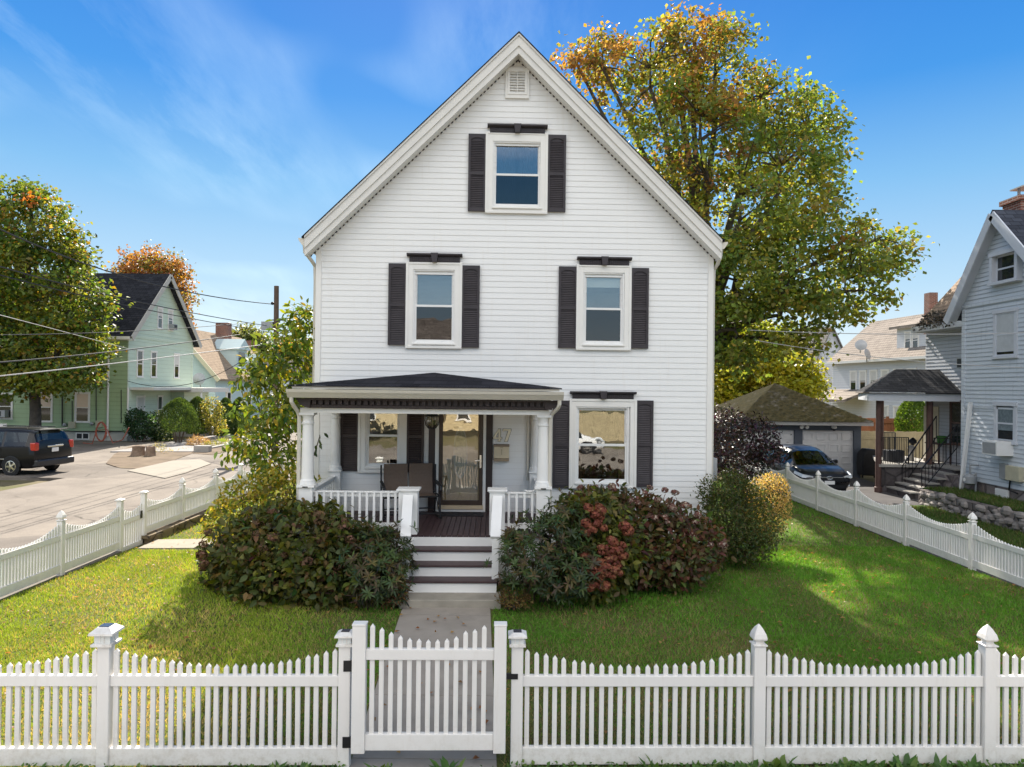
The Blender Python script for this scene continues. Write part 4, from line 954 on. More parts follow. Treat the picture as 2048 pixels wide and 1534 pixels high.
tag(tri_mesh('grass', V, T, C, leafmat('grass_blade', .6, .28, .2)), 'mown lawn grass with dry patches around the white house', 'grass', kind='stuff')
# fallen leaves
n = 1250; x = -7.8+16.8*rng.random(n); y = 6.7+13*rng.random(n)**1.3; ok = ~in_house(x, y); x, y = x[ok], y[ok]; n = len(x)
c = np.stack([x, y, np.array([lawn_z(0, yy) for yy in y])+.05], 1); L = .035+.045*rng.random(n)
leaf_mesh('fallen_leaves', c, unit(rdir(n)*.35+np.array([0, 0, 1.])), rdir(n)*np.array([1, 1, .15]), L, L*.8, pick([(.22, .11, .04), (.26, .16, .06), (.17, .07, .03), (.13, .08, .04)], n), leafmat('leaf'), None, .25)
tag(bpy.data.objects['fallen_leaves'], 'scattered brown fallen leaves lying on the lawn', 'leaves', kind='stuff')
def weed_data(k, seed):
    r = np.random.default_rng(seed); th = r.random(k)*6.28; el_ = .25+.9*r.random(k)
    d = np.stack([np.cos(th)*np.cos(el_), np.sin(th)*np.cos(el_), np.sin(el_)], 1); nn = np.stack([-np.cos(th)*np.sin(el_), -np.sin(th)*np.sin(el_), np.cos(el_)], 1)
    L = .07+.12*r.random(k); return r.normal(size=(k, 3))*np.array([.035, .03, .005]), nn, d, L
wcols = [(.045, .10, .022), (.065, .13, .03), (.04, .085, .025), (.09, .14, .035)]
wm = []
for k in range(4):
    c, nn, d, L = weed_data(16+6*k, 40+k)
    o = leaf_mesh('dandelion_weed', c, nn, d, L, L*.33, pick(wcols, len(c)), leafmat('leaf_gloss', .5, .35, .28), None, full=True); wm.append(o.data); bpy.data.objects.remove(o)
wpx = [95, 130, 1420, 1445, 1495, 1535, 1590, 1670, 1720, 1790, 1860, 1920, 1990, 150, 205, 330, 560, 610, 770, 900, 1240, 1300, 1390, 1470, 1520, 1560, 1640, 1700, 1750, 1830, 1890, 1960, 2020]
for i, px in enumerate(wpx):
    q = fw(FF.on(px, 1525).x, -.12-random.random()*.08, -.02); o = bpy.data.objects.new('dandelion_weed', wm[i % 4]); COL.objects.link(o); o.location = q
    s = random.uniform(.7, 1.25); o.scale = (s, s, s*random.uniform(.9, 1.3)); o.rotation_euler = (0, 0, random.random()*6)
    tag(o, 'green leafy weed growing at the street side foot of the front fence', 'weed', 'weeds along the front fence')
n = 4200; x = -6+13*rng.random(n); y = 6.64+math.tan(AF)*x-.06-.16*rng.random(n); ok = ~((x > -1.5) & (x < -.05) & (rng.random(n) < .9)); x, y = x[ok], y[ok]; n = len(x)
den = noise3(np.stack([x, y*0, x*0], 1), 2.4, 2); ok = rng.random(n) < .55+.5*den; x, y = x[ok], y[ok]; n = len(x)
c = np.stack([x, y, .0+.07*rng.random(n)], 1); L = .02+.035*rng.random(n)
leaf_mesh('ground_cover', c, unit(rdir(n)*.6+np.array([0, 0, 1.])), rdir(n), L, L*.7, pick(wcols, n), leafmat('leaf_gloss', .5, .35, .28), None)
tag(bpy.data.objects['ground_cover'], 'low green ground cover sprouting below the front fence', 'ground cover', kind='stuff')

# ------------------------------------------------------------------ shrubs and small tree by the porch
HYD = [(.050, .062, .014), (.066, .076, .016), (.085, .082, .018), (.095, .060, .022), (.040, .052, .014), (.12, .125, .022)]
RHO = [(.036, .056, .020), (.046, .068, .024), (.055, .082, .026), (.032, .046, .020), (.085, .066, .026), (.06, .045, .025)]
hy = shrub('hydrangea_shrub', 'large dark green and bronze hydrangea left of the porch steps', G(560, 1200, .05),
      blobs_px([(512, 1112, 12.0, (.72, .8, .76)), (600, 1110, 11.7, (.95, .85, .80)), (690, 1125, 11.55, (.55, .6, .66)), (590, 1050, 12.2, (.75, .6, .42)), (468, 1135, 12.1, (.38, .55, .5)), (560, 1155, 11.3, (.7, .5, .5)), (660, 1160, 11.15, (.6, .45, .45)), (650, 1050, 12.1, (.35, .25, .25))]), 7600, .135, .55, HYD, wts=[3, 3, 2, 2, 3, .7], stems=26, lo=.4, up=.45)
pp, pn = shell(blobs_px([(505, 1110, 12.0, (.82, .87, .82)), (600, 1110, 11.7, (.97, .87, .82)), (690, 1125, 11.55, (.57, .6, .68)), (560, 1155, 11.3, (.7, .5, .5))]), 400, .97)
sel = [Vector(p) for p, q in zip(pp, pn) if q[1] < .1 and p[2] > .25][:36]
flowers(hy, sel, .085, [(.085, .055, .030), (.11, .06, .035), (.065, .045, .022), (.15, .075, .055)], n=60)
shrub('rhododendron_shrub', 'glossy dark green rhododendron directly left of the steps', G(745, 1215, .08), blobs_px([(745, 1125, 11.3, (.58, .6, .62)), (785, 1100, 11.5, (.30, .4, .38)), (715, 1090, 11.8, (.45, .4, .36)), (760, 1155, 10.95, (.40, .35, .35))]),
      6400, .115, .25, RHO, whorl=8, stems=22, lo=.45, up=.8)
shrub('yellow_shrub', 'yellow green leafy shrub behind the left hydrangea near the side fence', G(500, 1080, .0), blobs_px([(500, 1010, 13.4, (.62, .6, .5)), (570, 985, 13.6, (.7, .5, .5)), (455, 1050, 13.5, (.4, .5, .5))]), 2600, .105, .45, [(.16, .17, .02), (.22, .18, .02), (.10, .14, .02), (.26, .20, .03)], stems=20, lo=.4)
st = shrub('young_tree', 'slender multi stemmed tree with yellow green leaves at the left house corner', G(600, 1040, .0),
      blobs_px([(590, 690, 14.9, (.55, .6, .75)), (545, 730, 14.6, (.55, .6, .55)), (605, 635, 15.2, (.28, .4, .35)), (500, 760, 14.4, (.32, .4, .28)), (560, 820, 14.7, (.62, .6, .5)), (505, 880, 14.3, (.45, .4, .35)), (600, 800, 15.2, (.35, .5, .7)), (540, 930, 14.2, (.5, .4, .4)), (480, 820, 14.2, (.15, .2, .2)), (470, 905, 14.2, (.22, .2, .16)), (590, 900, 14.6, (.32, .3, .4))]),
      3000, .165, .45, [(.07, .11, .018), (.11, .15, .02), (.17, .18, .02), (.24, .18, .02), (.05, .085, .02)], wts=[4, 4, 3, 1.2, 3], stems=0, lo=.1, droop=.25, up=.3)
def stems(root, ground, tops, r=.03, mat=None, name='stem'):
    g = Vector(ground)-root.location
    for q in tops:
        q = Vector(q)-root.location; mb = MB(); k = [g+(q-g)*f+Vector((random.uniform(-.07, .07), random.uniform(-.07, .07), 0))*(f*(1-f)*4) for f in (0, .2, .4, .6, .8, 1)]
        k[0] = g+Vector((random.uniform(-.08, .08), random.uniform(-.05, .05), -.1)); mb.tube(k, [r, r*.85, r*.7, r*.55, r*.4, r*.15], 7)
        for f in (2, 3, 4):
            for s in range(2):
                e = k[f]+Vector((random.uniform(-.4, .4), random.uniform(-.3, .3), random.uniform(.1, .5))); mb.tube([k[f], k[f].lerp(e, .5)+Vector((0, 0, .05)), e], [r*.4, r*.25, r*.08], 5, cap=False)
        mb.build(name, mat or paint('bark_brown', (.10, .07, .05), .85, .3, 8, .4, 30), root, True)
stems(st, G(603, 1045, 0), [P(590, 660, 14.9), P(545, 700, 14.6), P(612, 640, 15.2), P(500, 770, 14.4), P(520, 880, 14.3), P(640, 870, 13.6)], .038)
c = np.array([P(*q) for q in ((628, 905, 13.4), (632, 890, 13.4), (638, 880, 13.3), (642, 872, 13.3), (648, 866, 13.3), (634, 898, 13.3), (640, 888, 13.3))]); k = len(c)
leaf_mesh('leaf_sprig', c-np.array(st.location), unit(rdir(k)+np.array([0, -1.2, .3])), unit(rdir(k)*.5+np.array([.2, 0, -.8])), np.full(k, .13), np.full(k, .06), pick([(.03, .05, .02), (.05, .07, .02)], k), leafmat('leaf_gloss', .5, .35, .28), st, full=True)
shrub('rhododendron_shrub', 'glossy dark green rhododendron directly right of the porch steps', G(1075, 1190, .1), blobs_px([(1080, 1105, 11.2, (.55, .6, .60)), (1130, 1070, 11.5, (.45, .5, .55)), (1040, 1140, 11.0, (.30, .35, .33)), (1120, 1145, 10.9, (.5, .4, .38)), (1170, 1140, 11.0, (.35, .35, .35)), (1022, 1100, 11.3, (.14, .2, .3))]),
      6200, .115, .25, RHO, whorl=8, stems=22, lo=.45, up=.8)
rh = shrub('hydrangea_shrub', 'hydrangea with round brick red flower heads right of the porch', G(1200, 1190, .1), blobs_px([(1195, 1060, 11.8, (.55, .5, .62)), (1225, 1120, 11.4, (.42, .45, .52)), (1160, 1035, 12.2, (.42, .4, .28)), (1190, 1160, 11.1, (.30, .3, .3))]), 2800, .125, .55, HYD, lo=.4, wts=[3, 3, 2, 1, 2, 2.5])
RED = [(1178, 1015), (1190, 1028), (1200, 1035), (1168, 1045), (1175, 1050), (1195, 1047), (1209, 1055), (1170, 1065), (1184, 1058), (1250, 1052), (1258, 1062), (1205, 1095), (1225, 1082), (1237, 1100), (1243, 1112), (1205, 1105), (1215, 1120), (1226, 1115), (1236, 1128), (1198, 1125), (1212, 1135), (1228, 1140), (1195, 1150), (1210, 1150), (1222, 1150), (1190, 1170), (1200, 1160), (1168, 1112), (1182, 1175), (1208, 1172), (1238, 1145), (1202, 1020), (1196, 1012), (1222, 1098), (1185, 1140), (1245, 1090), (1218, 1106), (1207, 1142)]
flowers(rh, [P(px+random.uniform(-2, 2), py, 11.18 if py < 1075 else 10.92 if py < 1130 else 10.75) for px, py in RED], .085, [(.17, .052, .032), (.19, .068, .036), (.13, .040, .03), (.19, .09, .045)], n=110)
hb = shrub('hydrangea_shrub', 'broad maroon and olive hydrangea with faded pink heads under the lower right window', G(1330, 1140, .05), blobs_px([(1180, 1015, 13.0, (.55, .5, .34)), (1270, 1045, 12.9, (.75, .6, .52)), (1330, 1080, 12.6, (.78, .7, .66)), (1400, 1090, 12.6, (.42, .5, .50)), (1270, 1110, 12.0, (.5, .5, .55)), (1350, 1130, 11.9, (.6, .4, .35)), (1230, 1015, 13.2, (.3, .3, .40))]), 7600, .125, .55,
      [(.085, .045, .026), (.065, .058, .022), (.105, .045, .032), (.045, .058, .02), (.09, .060, .025), (.065, .085, .022)], lo=.35, stems=24)
hh = [P(px, py, 12.1) for px, py in ((1236, 1010), (1262, 1000), (1275, 1005), (1330, 1035), (1335, 1045), (1290, 985), (1345, 1015), (1284, 1078), (1292, 1120), (1328, 1120), (1300, 975), (1395, 1030), (1385, 1070), (1420, 1090), (1445, 1090), (1270, 1070), (1310, 1035), (1225, 975), (1190, 975), (1160, 975), (1315, 1000), (1350, 985), (1330, 980), (1370, 1010), (1390, 1045), (1410, 1110), (1250, 1140), (1348, 1145))]
flowers(hb, hh, .075, [(.17, .11, .085), (.13, .055, .045), (.26, .21, .17), (.10, .035, .035)], n=80)
us = shrub('upright_shrub', 'tall fine leaved shrub turning golden at the right house corner', G(1475, 1105, .05), blobs_px([(1455, 1050, 13.9, (.52, .6, .62)), (1510, 1045, 14.4, (.52, .6, .6)), (1462, 975, 14.3, (.34, .4, .34)), (1490, 1085, 13.7, (.6, .5, .40)), (1415, 985, 13.9, (.16, .2, .30)), (1545, 985, 14.9, (.28, .35, .35)), (1500, 990, 14.4, (.25, .3, .35)), (1440, 1010, 13.7, (.22, .25, .4))]), 15000, .06, .5,
      [(.045, .065, .018), (.060, .075, .02), (.075, .065, .025), (.035, .055, .018)], full=False, lo=.2, stems=40, mat=leafmat('leaf'))
B_ = blobs_px([(1530, 1015, 14.7, (.55, .5, .66)), (1545, 985, 14.95, (.36, .4, .42))]); c, nn = shell([(np.array(b[0])-np.array(us.location), b[1]) for b in B_], 3600, .6)
leaf_mesh('golden_foliage', c, unit(nn+rdir(len(c))*.6), unit(rdir(len(c))+np.array([0, 0, .6])), np.full(len(c), .05), np.full(len(c), .024), pick([(.32, .22, .08), (.26, .16, .06), (.36, .28, .12)], len(c)), leafmat('leaf'), us)
shrub('low_plant', 'low brownish plant at the right edge of the walkway below the steps', G(1025, 1212, .1), blobs_px([(1022, 1195, 10.75, (.22, .2, .14)), (1048, 1202, 10.8, (.16, .15, .1))]), 900, .04, .4, [(.12, .08, .03), (.09, .09, .03), (.16, .09, .04)], full=False, stems=16, lo=.1, zmin=.05, mat=leafmat('leaf'))
shrub('low_plant', 'low reddish green plant on the left of the concrete front step', G(800, 1205, .1), blobs_px([(800, 1175, 10.95, (.16, .2, .2)), (785, 1195, 10.9, (.2, .2, .12))]), 700, .055, .4, [(.10, .05, .03), (.06, .07, .025), (.14, .07, .03)], full=False, stems=12, lo=.1, zmin=.05, mat=leafmat('leaf'))
pm = shrub('purple_maple', 'dark purple leaved small tree in front of the garage', G(1470, 960, -.05), blobs_px([(1465, 890, 23.0, (1.0, .9, .95)), (1510, 875, 23.2, (.75, .7, .65)), (1440, 850, 23.4, (.8, .8, .6)), (1540, 905, 22.9, (.5, .5, .32)), (1480, 935, 22.8, (.9, .6, .5))]), 6500, .12, .5, [(.022, .014, .018), (.034, .018, .020), (.020, .020, .018), (.050, .024, .022)], full=False, lo=.3, stems=26, cat='tree', mat=leafmat('leaf_dark', .45, .15, .4))
# ------------------------------------------------------------------ generic parts for the neighbouring houses
def wallwin(par, O, D, N, s, z, wd, ht, frame, meet=True, blind=None, dep=.05, wname='window', fw_=.09, shade=.45):
    """double-hung window on a wall: O wall origin (2d), D along, N outward; centre s, sill z"""
    def m(a, b, c): return (O[0]+D[0]*a+N[0]*b, O[1]+D[1]*a+N[1]*b, c)
    def bx(mb, a0, a1, b0, b1, c0, c1):
        v = [m(a0, b0, c0), m(a1, b0, c0), m(a1, b1, c0), m(a0, b1, c0), m(a0, b0, c1), m(a1, b0, c1), m(a1, b1, c1), m(a0, b1, c1)]
        mb.add(v, [(0, 3, 2, 1), (4, 5, 6, 7), (0, 1, 5, 4), (1, 2, 6, 5), (2, 3, 7, 6), (3, 0, 4, 7)])
    h = wd/2; f = fw_; mb = MB()
    bx(mb, s-h-f, s-h, .0, dep, z, z+ht); bx(mb, s+h, s+h+f, .0, dep, z, z+ht); bx(mb, s-h-f-.02, s+h+f+.02, .0, dep+.02, z+ht, z+ht+f); bx(mb, s-h-f-.03, s+h+f+.03, .0, dep+.04, z-f*.7, z)
    w_ = mb.build(wname, frame, par)
    sa = MB(); zm = z+ht*.5
    for a0, a1, c0, c1 in ((s-h, s-h+.04, z, z+ht), (s+h-.04, s+h, z, z+ht), (s-h+.04, s+h-.04, z, z+.05), (s-h+.04, s+h-.04, z+ht-.04, z+ht), (s-h+.04, s+h-.04, zm-.025, zm+.025)): bx(sa, a0, a1, .015, .035, c0, c1)
    sa.build('sash', frame, w_)
    pn = MB(); bx(pn, s-h+.03, s+h-.03, .017, .022, z+.03, z+ht-.03); pn.build('pane', FARGLASS, w_)
    if blind:
        b = MB(); bx(b, s-h+.042, s+h-.042, .023, .027, z+ht*(1-shade), z+ht-.042); b.build('blind', blind, w_)
    return w_
def box_part(name, par, mat, *b, bevel=0): return MB().box(*b).build(name, mat, par, bevel=bevel)
BLIND = paint('far_blind', (.62, .60, .56), .7, .08, 3, 0)

# ================================================================== left: mint green house
gx, gd = -23.8, 44.0
gh = thing('green_house', 'mint green gabled house with charcoal roof beyond the side street', 'house', (gx, gd, -.05))
GS = siding('mint_siding', (.36, .48, .28), (.18, .25, .14), .27, .55, .05, .06); GS2 = siding('mint_siding_lit', (.58, .68, .55), (.32, .39, .30), .27, .55, .05, .06)  # same siding twice; gable copy paler, its brighter light put into the colour
EZ, RZ, GW, GL = 6.75, 10.9, 8.8, 16.
m1 = MB(); lap(m1, (-GL, 0), (0, 0), (0, -1), .55, EZ, .27, .02); m1.build('side_wall', GS, gh, recalc=False)
def gclip(z): 
    if z < EZ: return (0, GW)
    k = (z-EZ)/(RZ-EZ)*GW/2; return (k, GW-k) if k < GW/2 else None
m1 = MB(); lap(m1, (0, 0), (0, GW), (1, 0), .55, RZ, .27, .02, gclip); m1.build('gable_wall', GS2, gh, recalc=False)
box_part('foundation', gh, paint('pale_foundation', (.52, .50, .44), .9, .1, 2, .2, 30), -GL, -.03, .03, GW, -.2, .56)
box_part('back_wall', gh, GS, -GL, -.05, GW-.05, GW, .5, EZ)
rm = MB(); ov = .45
for sg in (0, 1):
    y0 = -ov if not sg else GW+ov; z0 = EZ-(RZ-EZ)/(GW/2)*ov
    rm.add([(-GL-.3, y0, z0), (ov, y0, z0), (ov, GW/2, RZ), (-GL-.3, GW/2, RZ), (-GL-.3, y0, z0+.16), (ov, y0, z0+.16), (ov, GW/2, RZ+.16), (-GL-.3, GW/2, RZ+.16)], [(0, 3, 2, 1), (4, 5, 6, 7), (0, 1, 5, 4), (1, 2, 6, 5), (2, 3, 7, 6), (3, 0, 4, 7)])
rm.build('roof', shingle('green_house_roof', (.030, .031, .037), 'X', .15, .35), gh)
rb = MB(); z0 = EZ-(RZ-EZ)/(GW/2)*ov
for y0 in (-ov, GW+ov): rb.bar((ov+.02, y0, z0+.0), (ov+.02, GW/2, RZ), .05, .34)
RAKE = paint('rake_greige', (.50, .47, .42), .6, .06, 3, 0)
rb.build('rake_board', RAKE, gh)
eb = MB(); eb.box(-GL, .35, -ov-.1, -ov+.05, z0-.06, z0+.12); eb.box(-GL, ov, -ov, 0, z0-.1, z0-.06); eb.build('eave', TRIM, gh)
rb = MB(); rb.box(-.02, .04, -.06, .14, .5, EZ-.3); rb.box(-.02, .04, GW-.14, GW+.06, .5, EZ-.3); rb.box(-.02, .05, .15, GW-.15, EZ-.32, EZ-.12); rb.build('corner_board', GS2, gh)
MB().tube([(-1.15, -.5, z0), (-1.15, -.12, z0-.35), (-1.15, -.12, .3)], .06, 8).build('downspout', TRIM, gh); MB().tube([(.08, -.12, 3.3), (.08, -.12, .3)], .055, 8).build('downspout', TRIM, gh)
ch = MB().box(-6.4, -5.5, GW/2-.5, GW/2+.5, RZ-.6, RZ+1.6); ch.box(-6.48, -5.42, GW/2-.58, GW/2+.58, RZ+1.35, RZ+1.5); ch.build('chimney', BRICK, gh)
box_part('roof_vent', gh, METAL, -3.4, -2.8, 2.6, 3.0, RZ-1.55, RZ-1.15)
GF = ((0, 0), (0, 1), (1, 0)); SF = ((-GL, 0), (1, 0), (0, -1))
for s in (1.35, 3.1, 6.3): wallwin(gh, *GF, s, 4.0, .62, 1.65, TRIM, blind=None if s != 6.3 else BLIND)
for s in (3.85, 5.3): wallwin(gh, *GF, s, 7.3, .55, 1.35, TRIM, blind=BLIND, shade=.4)
for s, wd in ((1.5, .85), (4.0, .55)): wallwin(gh, *GF, s, .95, wd, 1.75, TRIM, blind=BLIND if wd > .6 else None, shade=.5)
ac = thing('window_air_conditioner', 'air conditioner in the attic window of the green house', 'air conditioner', (gx+.05, gd+5.3, 7.27)); box_part('body', ac, METAL, 0, .35, -.25, .25, 0, .38); box_part('grille', ac, BLACK, .351, .36, -.2, .2, .05, .33)
for px in (90, 165): 
    s = P(px, 820, 44).x-gx+GL; wallwin(gh, *SF, s, 1.15, .78 if px == 165 else .8, 1.75, TRIM, blind=paint('cream_shade', (.74, .60, .47), .7, .05, 3, 0), shade=.52)
s = P(8, 820, 44).x-gx+GL; wallwin(gh, *SF, s, 1.3, .95, 1.5, TRIM, blind=None)
ac = thing('window_air_conditioner', 'air conditioner in the ground floor side window of the green house at the frame edge', 'air conditioner', (gx-GL+s, gd-.02, 1.35)); box_part('body', ac, METAL, -.35, .35, -.4, 0, 0, .42); box_part('grille', ac, BLACK, -.3, .1, -.41, -.401, .05, .37)
cw = P(165, 875, 44).x-gx; bw_ = MB(); bw_.frame(cw-.42, cw+.42, .05, .48, .06, -.02, .02); bw_.box(cw-.03, cw+.03, -.02, .02, .1, .42); bw_.build('cellar_window', TRIM, gh); box_part('cellar_pane', gh, BLACK, cw-.36, cw+.36, .0, .015, .1, .42)
for px, py in ((146, 848), (200, 846)):
    q = P(px, py, 44); box_part('meter_box', gh, paint('meter_beige', (.50, .46, .33), .5, .1), q.x-gx-.2, q.x-gx+.2, -.16, -.02, q.z-.2, q.z+.2)
    MB().lathe([(.11, 0), (.11, .12), (.06, .16)], n=12).xf(Matrix.Translation((q.x-gx-.45, -.03, q.z)) @ Matrix.Rotation(PI/2, 4, 'X')).build('meter', METAL, gh, True)
cbm = MB()
for px, y0, y1 in ((124, 790, 850), (144, 800, 845), (192, 770, 850), (242, 778, 845)):
    a_, b_ = P(px, y0, 43.9), P(px, y1, 43.9); cbm.tube([(a_.x-gx, -.08, a_.z), (b_.x-gx, -.08, b_.z)], .04 if px == 124 else .025, 6)
cbm.tube([(P(100, 866, 44).x-gx, -.06, .62), (-3.0, -.06, .55), (-.2, -.06, .60)], .03, 6); cbm.build('service_cable', BLACK, gh)
# bay and porch on its street side
by_ = MB(); by_.box(.02, 1.5, .0+.2, 5.4, 3.15, 3.32); by_.box(.02, 2.3, 5.4, 10.0, 3.0, 3.3); by_.build('porch_roof', paint('flat_white_roof', (.66, .63, .58), .7, .06), gh)
pw_ = MB(); lap(pw_, (.9, 5.6), (.9, 9.6), (1, 0), .5, 3.0, .27, .02); lap(pw_, (0.0, 5.6), (.9, 5.6), (0, -1), .5, 3.0, .27, .02); pw_.build('porch_wall', GS2, gh, recalc=False)
box_part('porch_deck', gh, CONC, .02, 2.3, 5.4, 10, -.1, .95)
for y in (5.5, 9.9): MB().tube([(2.15, y, .95), (2.15, y, 3.0)], .08, 8).build('porch_post', TRIM, gh)
box_part('entrance_door', gh, paint('cream_door', (.60, .55, .42), .5, .08), .0, .05, 6.0, 6.9, .95, 2.9); box_part('door_pane', gh, FARGLASS, .05, .06, 6.2, 6.7, 1.6, 2.75)
sn = thing('door_banner', 'red banner with a pale shape hanging beside the green house entrance', 'banner', (gx+.10, gd+7.4, 1.75)); box_part('cloth', sn, paint('banner_red', (.42, .03, .02), .8, .1), 0, .02, -.35, .35, 0, .95)
MB().prism([(.2*math.cos(i*PI/6)*(1+.25*(i % 2)), .5+.26*math.sin(i*PI/6)*(1-.2*(i % 3 == 0))) for i in range(12)], .021, .026, 'x').build('emblem', paint('banner_pale', (.75, .66, .62), .8, .1), sn)
# stair with white railing
sr = thing('stair_railing', 'white wooden stair railing climbing to the green house porch', 'railing', (0, 0, 0))
for dx in (0, 1.3):
    a_, b_ = P(405, 838, 52), P(470, 892, 46); a_.x += dx; b_.x += dx; mb = MB()
    mb.bar(a_, b_, .07, .08); mb.bar(a_-Vector((0, 0, .62)), b_-Vector((0, 0, .62)), .06, .07); mb.bar(b_+Vector((0, 0, .1)), b_-Vector((0, 0, .9)), .09, .09, upv=(1, 0, 0)); mb.bar(a_+Vector((0, 0, .1)), a_-Vector((0, 0, .9)), .09, .09, upv=(1, 0, 0))
    for k in range(9): q = a_.lerp(b_, (k+.5)/9); mb.bar(q, q-Vector((0, 0, .62)), .04, .04, upv=(1, 0, 0))
    mb.build('balustrade', WHITE, sr)
stp = MB()
for k in range(6):
    q = P(405, 838, 52).lerp(P(470, 892, 46), (k+.5)/6); stp.box(q.x, q.x+1.3, q.y-.6, q.y+.6, -.1, max(.12, q.z-.75))
tag(stp.build('front_steps', CONC), 'grey steps between the white railings at the green house', 'steps')
# garden hose and boxes
q = G(207, 889, 0); hs = MB(); hs.tube([(q.x+.28*math.cos(i*.55)+.03*math.sin(i), q.y-.25+.05*math.sin(i*1.7), .75+.55*math.sin(i*.55)) for i in range(46)], .03, 6); hs.tube([(q.x-1.0, q.y-.3, .1), (q.x-.5, q.y-.25, .05), (q.x-.3, q.y-.2, .8), (q.x+.3, q.y-.2, .9), (q.x+.7, q.y-.3, .12), (q.x+1.2, q.y-.2, .3), (q.x+1.5, q.y-.1, 1.0)], .028, 6)
tag(hs.build('garden_hose', paint('hose_red', (.28, .07, .04), .5, .2), None, True), 'coiled red brown garden hose hanging on the green house foundation', 'hose')
# loose fence panels by the tree
for x0, x1, yb, yt, lab in ((28, 58, 872, 849, 'white picket panel leaning beside the maple trunk, left one of the pair'), (60, 96, 872, 849, 'white picket panel right of the maple trunk, next to the green house wall'), (-14, 14, 872, 843, 'white picket panel at the picture edge behind the minivan')):
    a_, b_, c_ = P(x0, yb, 39), P(x1, yb, 39), P(x0, yt, 39); mb = MB(); n = 9
    for k in range(n):
        x = a_.x+(b_.x-a_.x)*(k+.5)/n; wd = (b_.x-a_.x)/n*.46; h = c_.z-.08
        mb.prism([(x-wd, -.1), (x+wd, -.1), (x+wd, h-.1), (x, h), (x-wd, h-.1)], 38.97, 39.0)
    mb.box(a_.x, b_.x, 39.0, 39.04, .3, .4); mb.box(a_.x, b_.x, 39.0, 39.04, c_.z-.5, c_.z-.4); tag(mb.build('fence_panel', VW), lab, 'fence panel', 'loose panels by the green house')
# ================================================================== further houses left
h2 = thing('blue_house', 'pale blue gabled house with tan roof behind the green house', 'house', (-29.4, 62, 0))
TS = siding('aqua_siding', (.55, .68, .69), (.36, .44, .45), .22, .3, .05, .06); W2, D2, E2, R2 = 7., 15., 4.4, 8.4
def c2(z):
    if z < E2: return (0, W2)
    k = (z-E2)/(R2-E2)*W2/2; return (k, W2-k) if k < W2/2 else None
mb = MB(); lap(mb, (-3.5, 0), (3.5, 0), (0, -1), .2, R2, .22, .02, c2); lap(mb, (3.5, 0), (3.5, D2), (1, 0), .2, E2, .22, .02); mb.build('wall', TS, h2, recalc=False)
TANR = shingle('tan_roof', (.34, .26, .19), 'Y', .16, .12); mb = MB(); k = (R2-E2)/3.5
for sg in (-1, 1): mb.prism([(sg*4.0, E2-.5*k), (0, R2), (0, R2+.15), (sg*4.0, E2-.5*k+.15)], -.5, D2)
mb.build('roof', TANR, h2); mb = MB()
for sg in (-1, 1): mb.bar((sg*4.0, -.52, E2-.5*k), (0, -.52, R2), .06, .36)
mb.build('rake_board', paint('rake_yellow', (.62, .58, .42), .6, .05), h2)
dm = MB(); dm.box(1.2, 3.3, 5.2, 7.8, 5.0, 6.9); dm.prism([(5.0, 6.85), (8.0, 6.85), (6.5, 7.9)], .9, 3.6, 'x'); dm.build('dormer', TS, h2); box_part('dormer_window', h2, FARGLASS, 3.31, 3.33, 5.7, 7.3, 5.5, 6.6)
dm = MB(); dm.box(1.4, 3.3, 10.2, 12.8, 5.0, 6.6); dm.build('dormer', TS, h2); box_part('dormer_window', h2, FARGLASS, 3.31, 3.33, 10.7, 12.3, 5.5, 6.4)
box_part('chimney', h2, BRICK, .1, 1.3, 8., 9., R2-.5, R2+1.2)
wallwin(h2, (3.5, 0), (0, 1), (1, 0), 3.0, 1.2, .8, 1.6, TRIM); wallwin(h2, (-3.5, 0), (1, 0), (0, -1), 4.8, 1.4, .8, 1.6, TRIM); wallwin(h2, (3.5, 0), (0, 1), (1, 0), 8.0, 1.2, .8, 1.6, TRIM)
q = P(398, 758, 59); ds = thing('satellite_dish', 'round grey satellite dish in front of the pale blue gable', 'satellite dish', q)
MB().lathe([(.02, .10), (.25, .06), (.46, 0), (.47, .02), (.25, .09), (.02, .13)], n=20, sx=1, sy=1.15).xf(Matrix.Rotation(R(70), 4, 'X') @ Matrix.Rotation(R(20), 4, 'Y')).build('reflector', METAL, ds, True); MB().tube([(0, .05, -.1), (0, .3, -.6), (0, .3, -1.6)], .04, 6).build('mast', METAL, ds); MB().tube([(0, 0, -.3), (0, -.5, -.1)], .025, 5).build('arm', METAL, ds)
h3 = thing('dark_roof_house', 'low house with dark gambrel roof and brick chimney beyond the utility pole', 'house', (-33, 92, 0)); z1, z2 = P(470, 742, 92).z, P(470, 702, 92).z
box_part('wall', h3, paint('far_wall_cream', (.60, .62, .64), .8, .1), -8, 5.5, 0, 9, -.2, z1); mb = MB(); mb.prism([(-.5, z1-.2), (9.5, z1-.2), (4.5, z2)], -8.4, 5.9, 'x'); mb.build('roof', shingle('far_dark_roof', (.035, .03, .035), 'X', .2), h3)
q = P(502, 690, 96); box_part('chimney', h3, BRICK, q.x+33-.6, q.x+33+.6, 3.6, 4.6, z2-1, z2+1.6)
for i, x in enumerate((-5, -1, 3)): wallwin(h3, (0, 0), (1, 0), (0, -1), x, 1.2, .9, 1.5, TRIM)
h4 = thing('white_cottage', 'small white gabled house far down the side street behind the young tree', 'house', (P(545, 800, 75).x, 75, 0)); S4 = siding('cottage_siding', (.70, .76, .84), (.45, .5, .56), .22, .2)
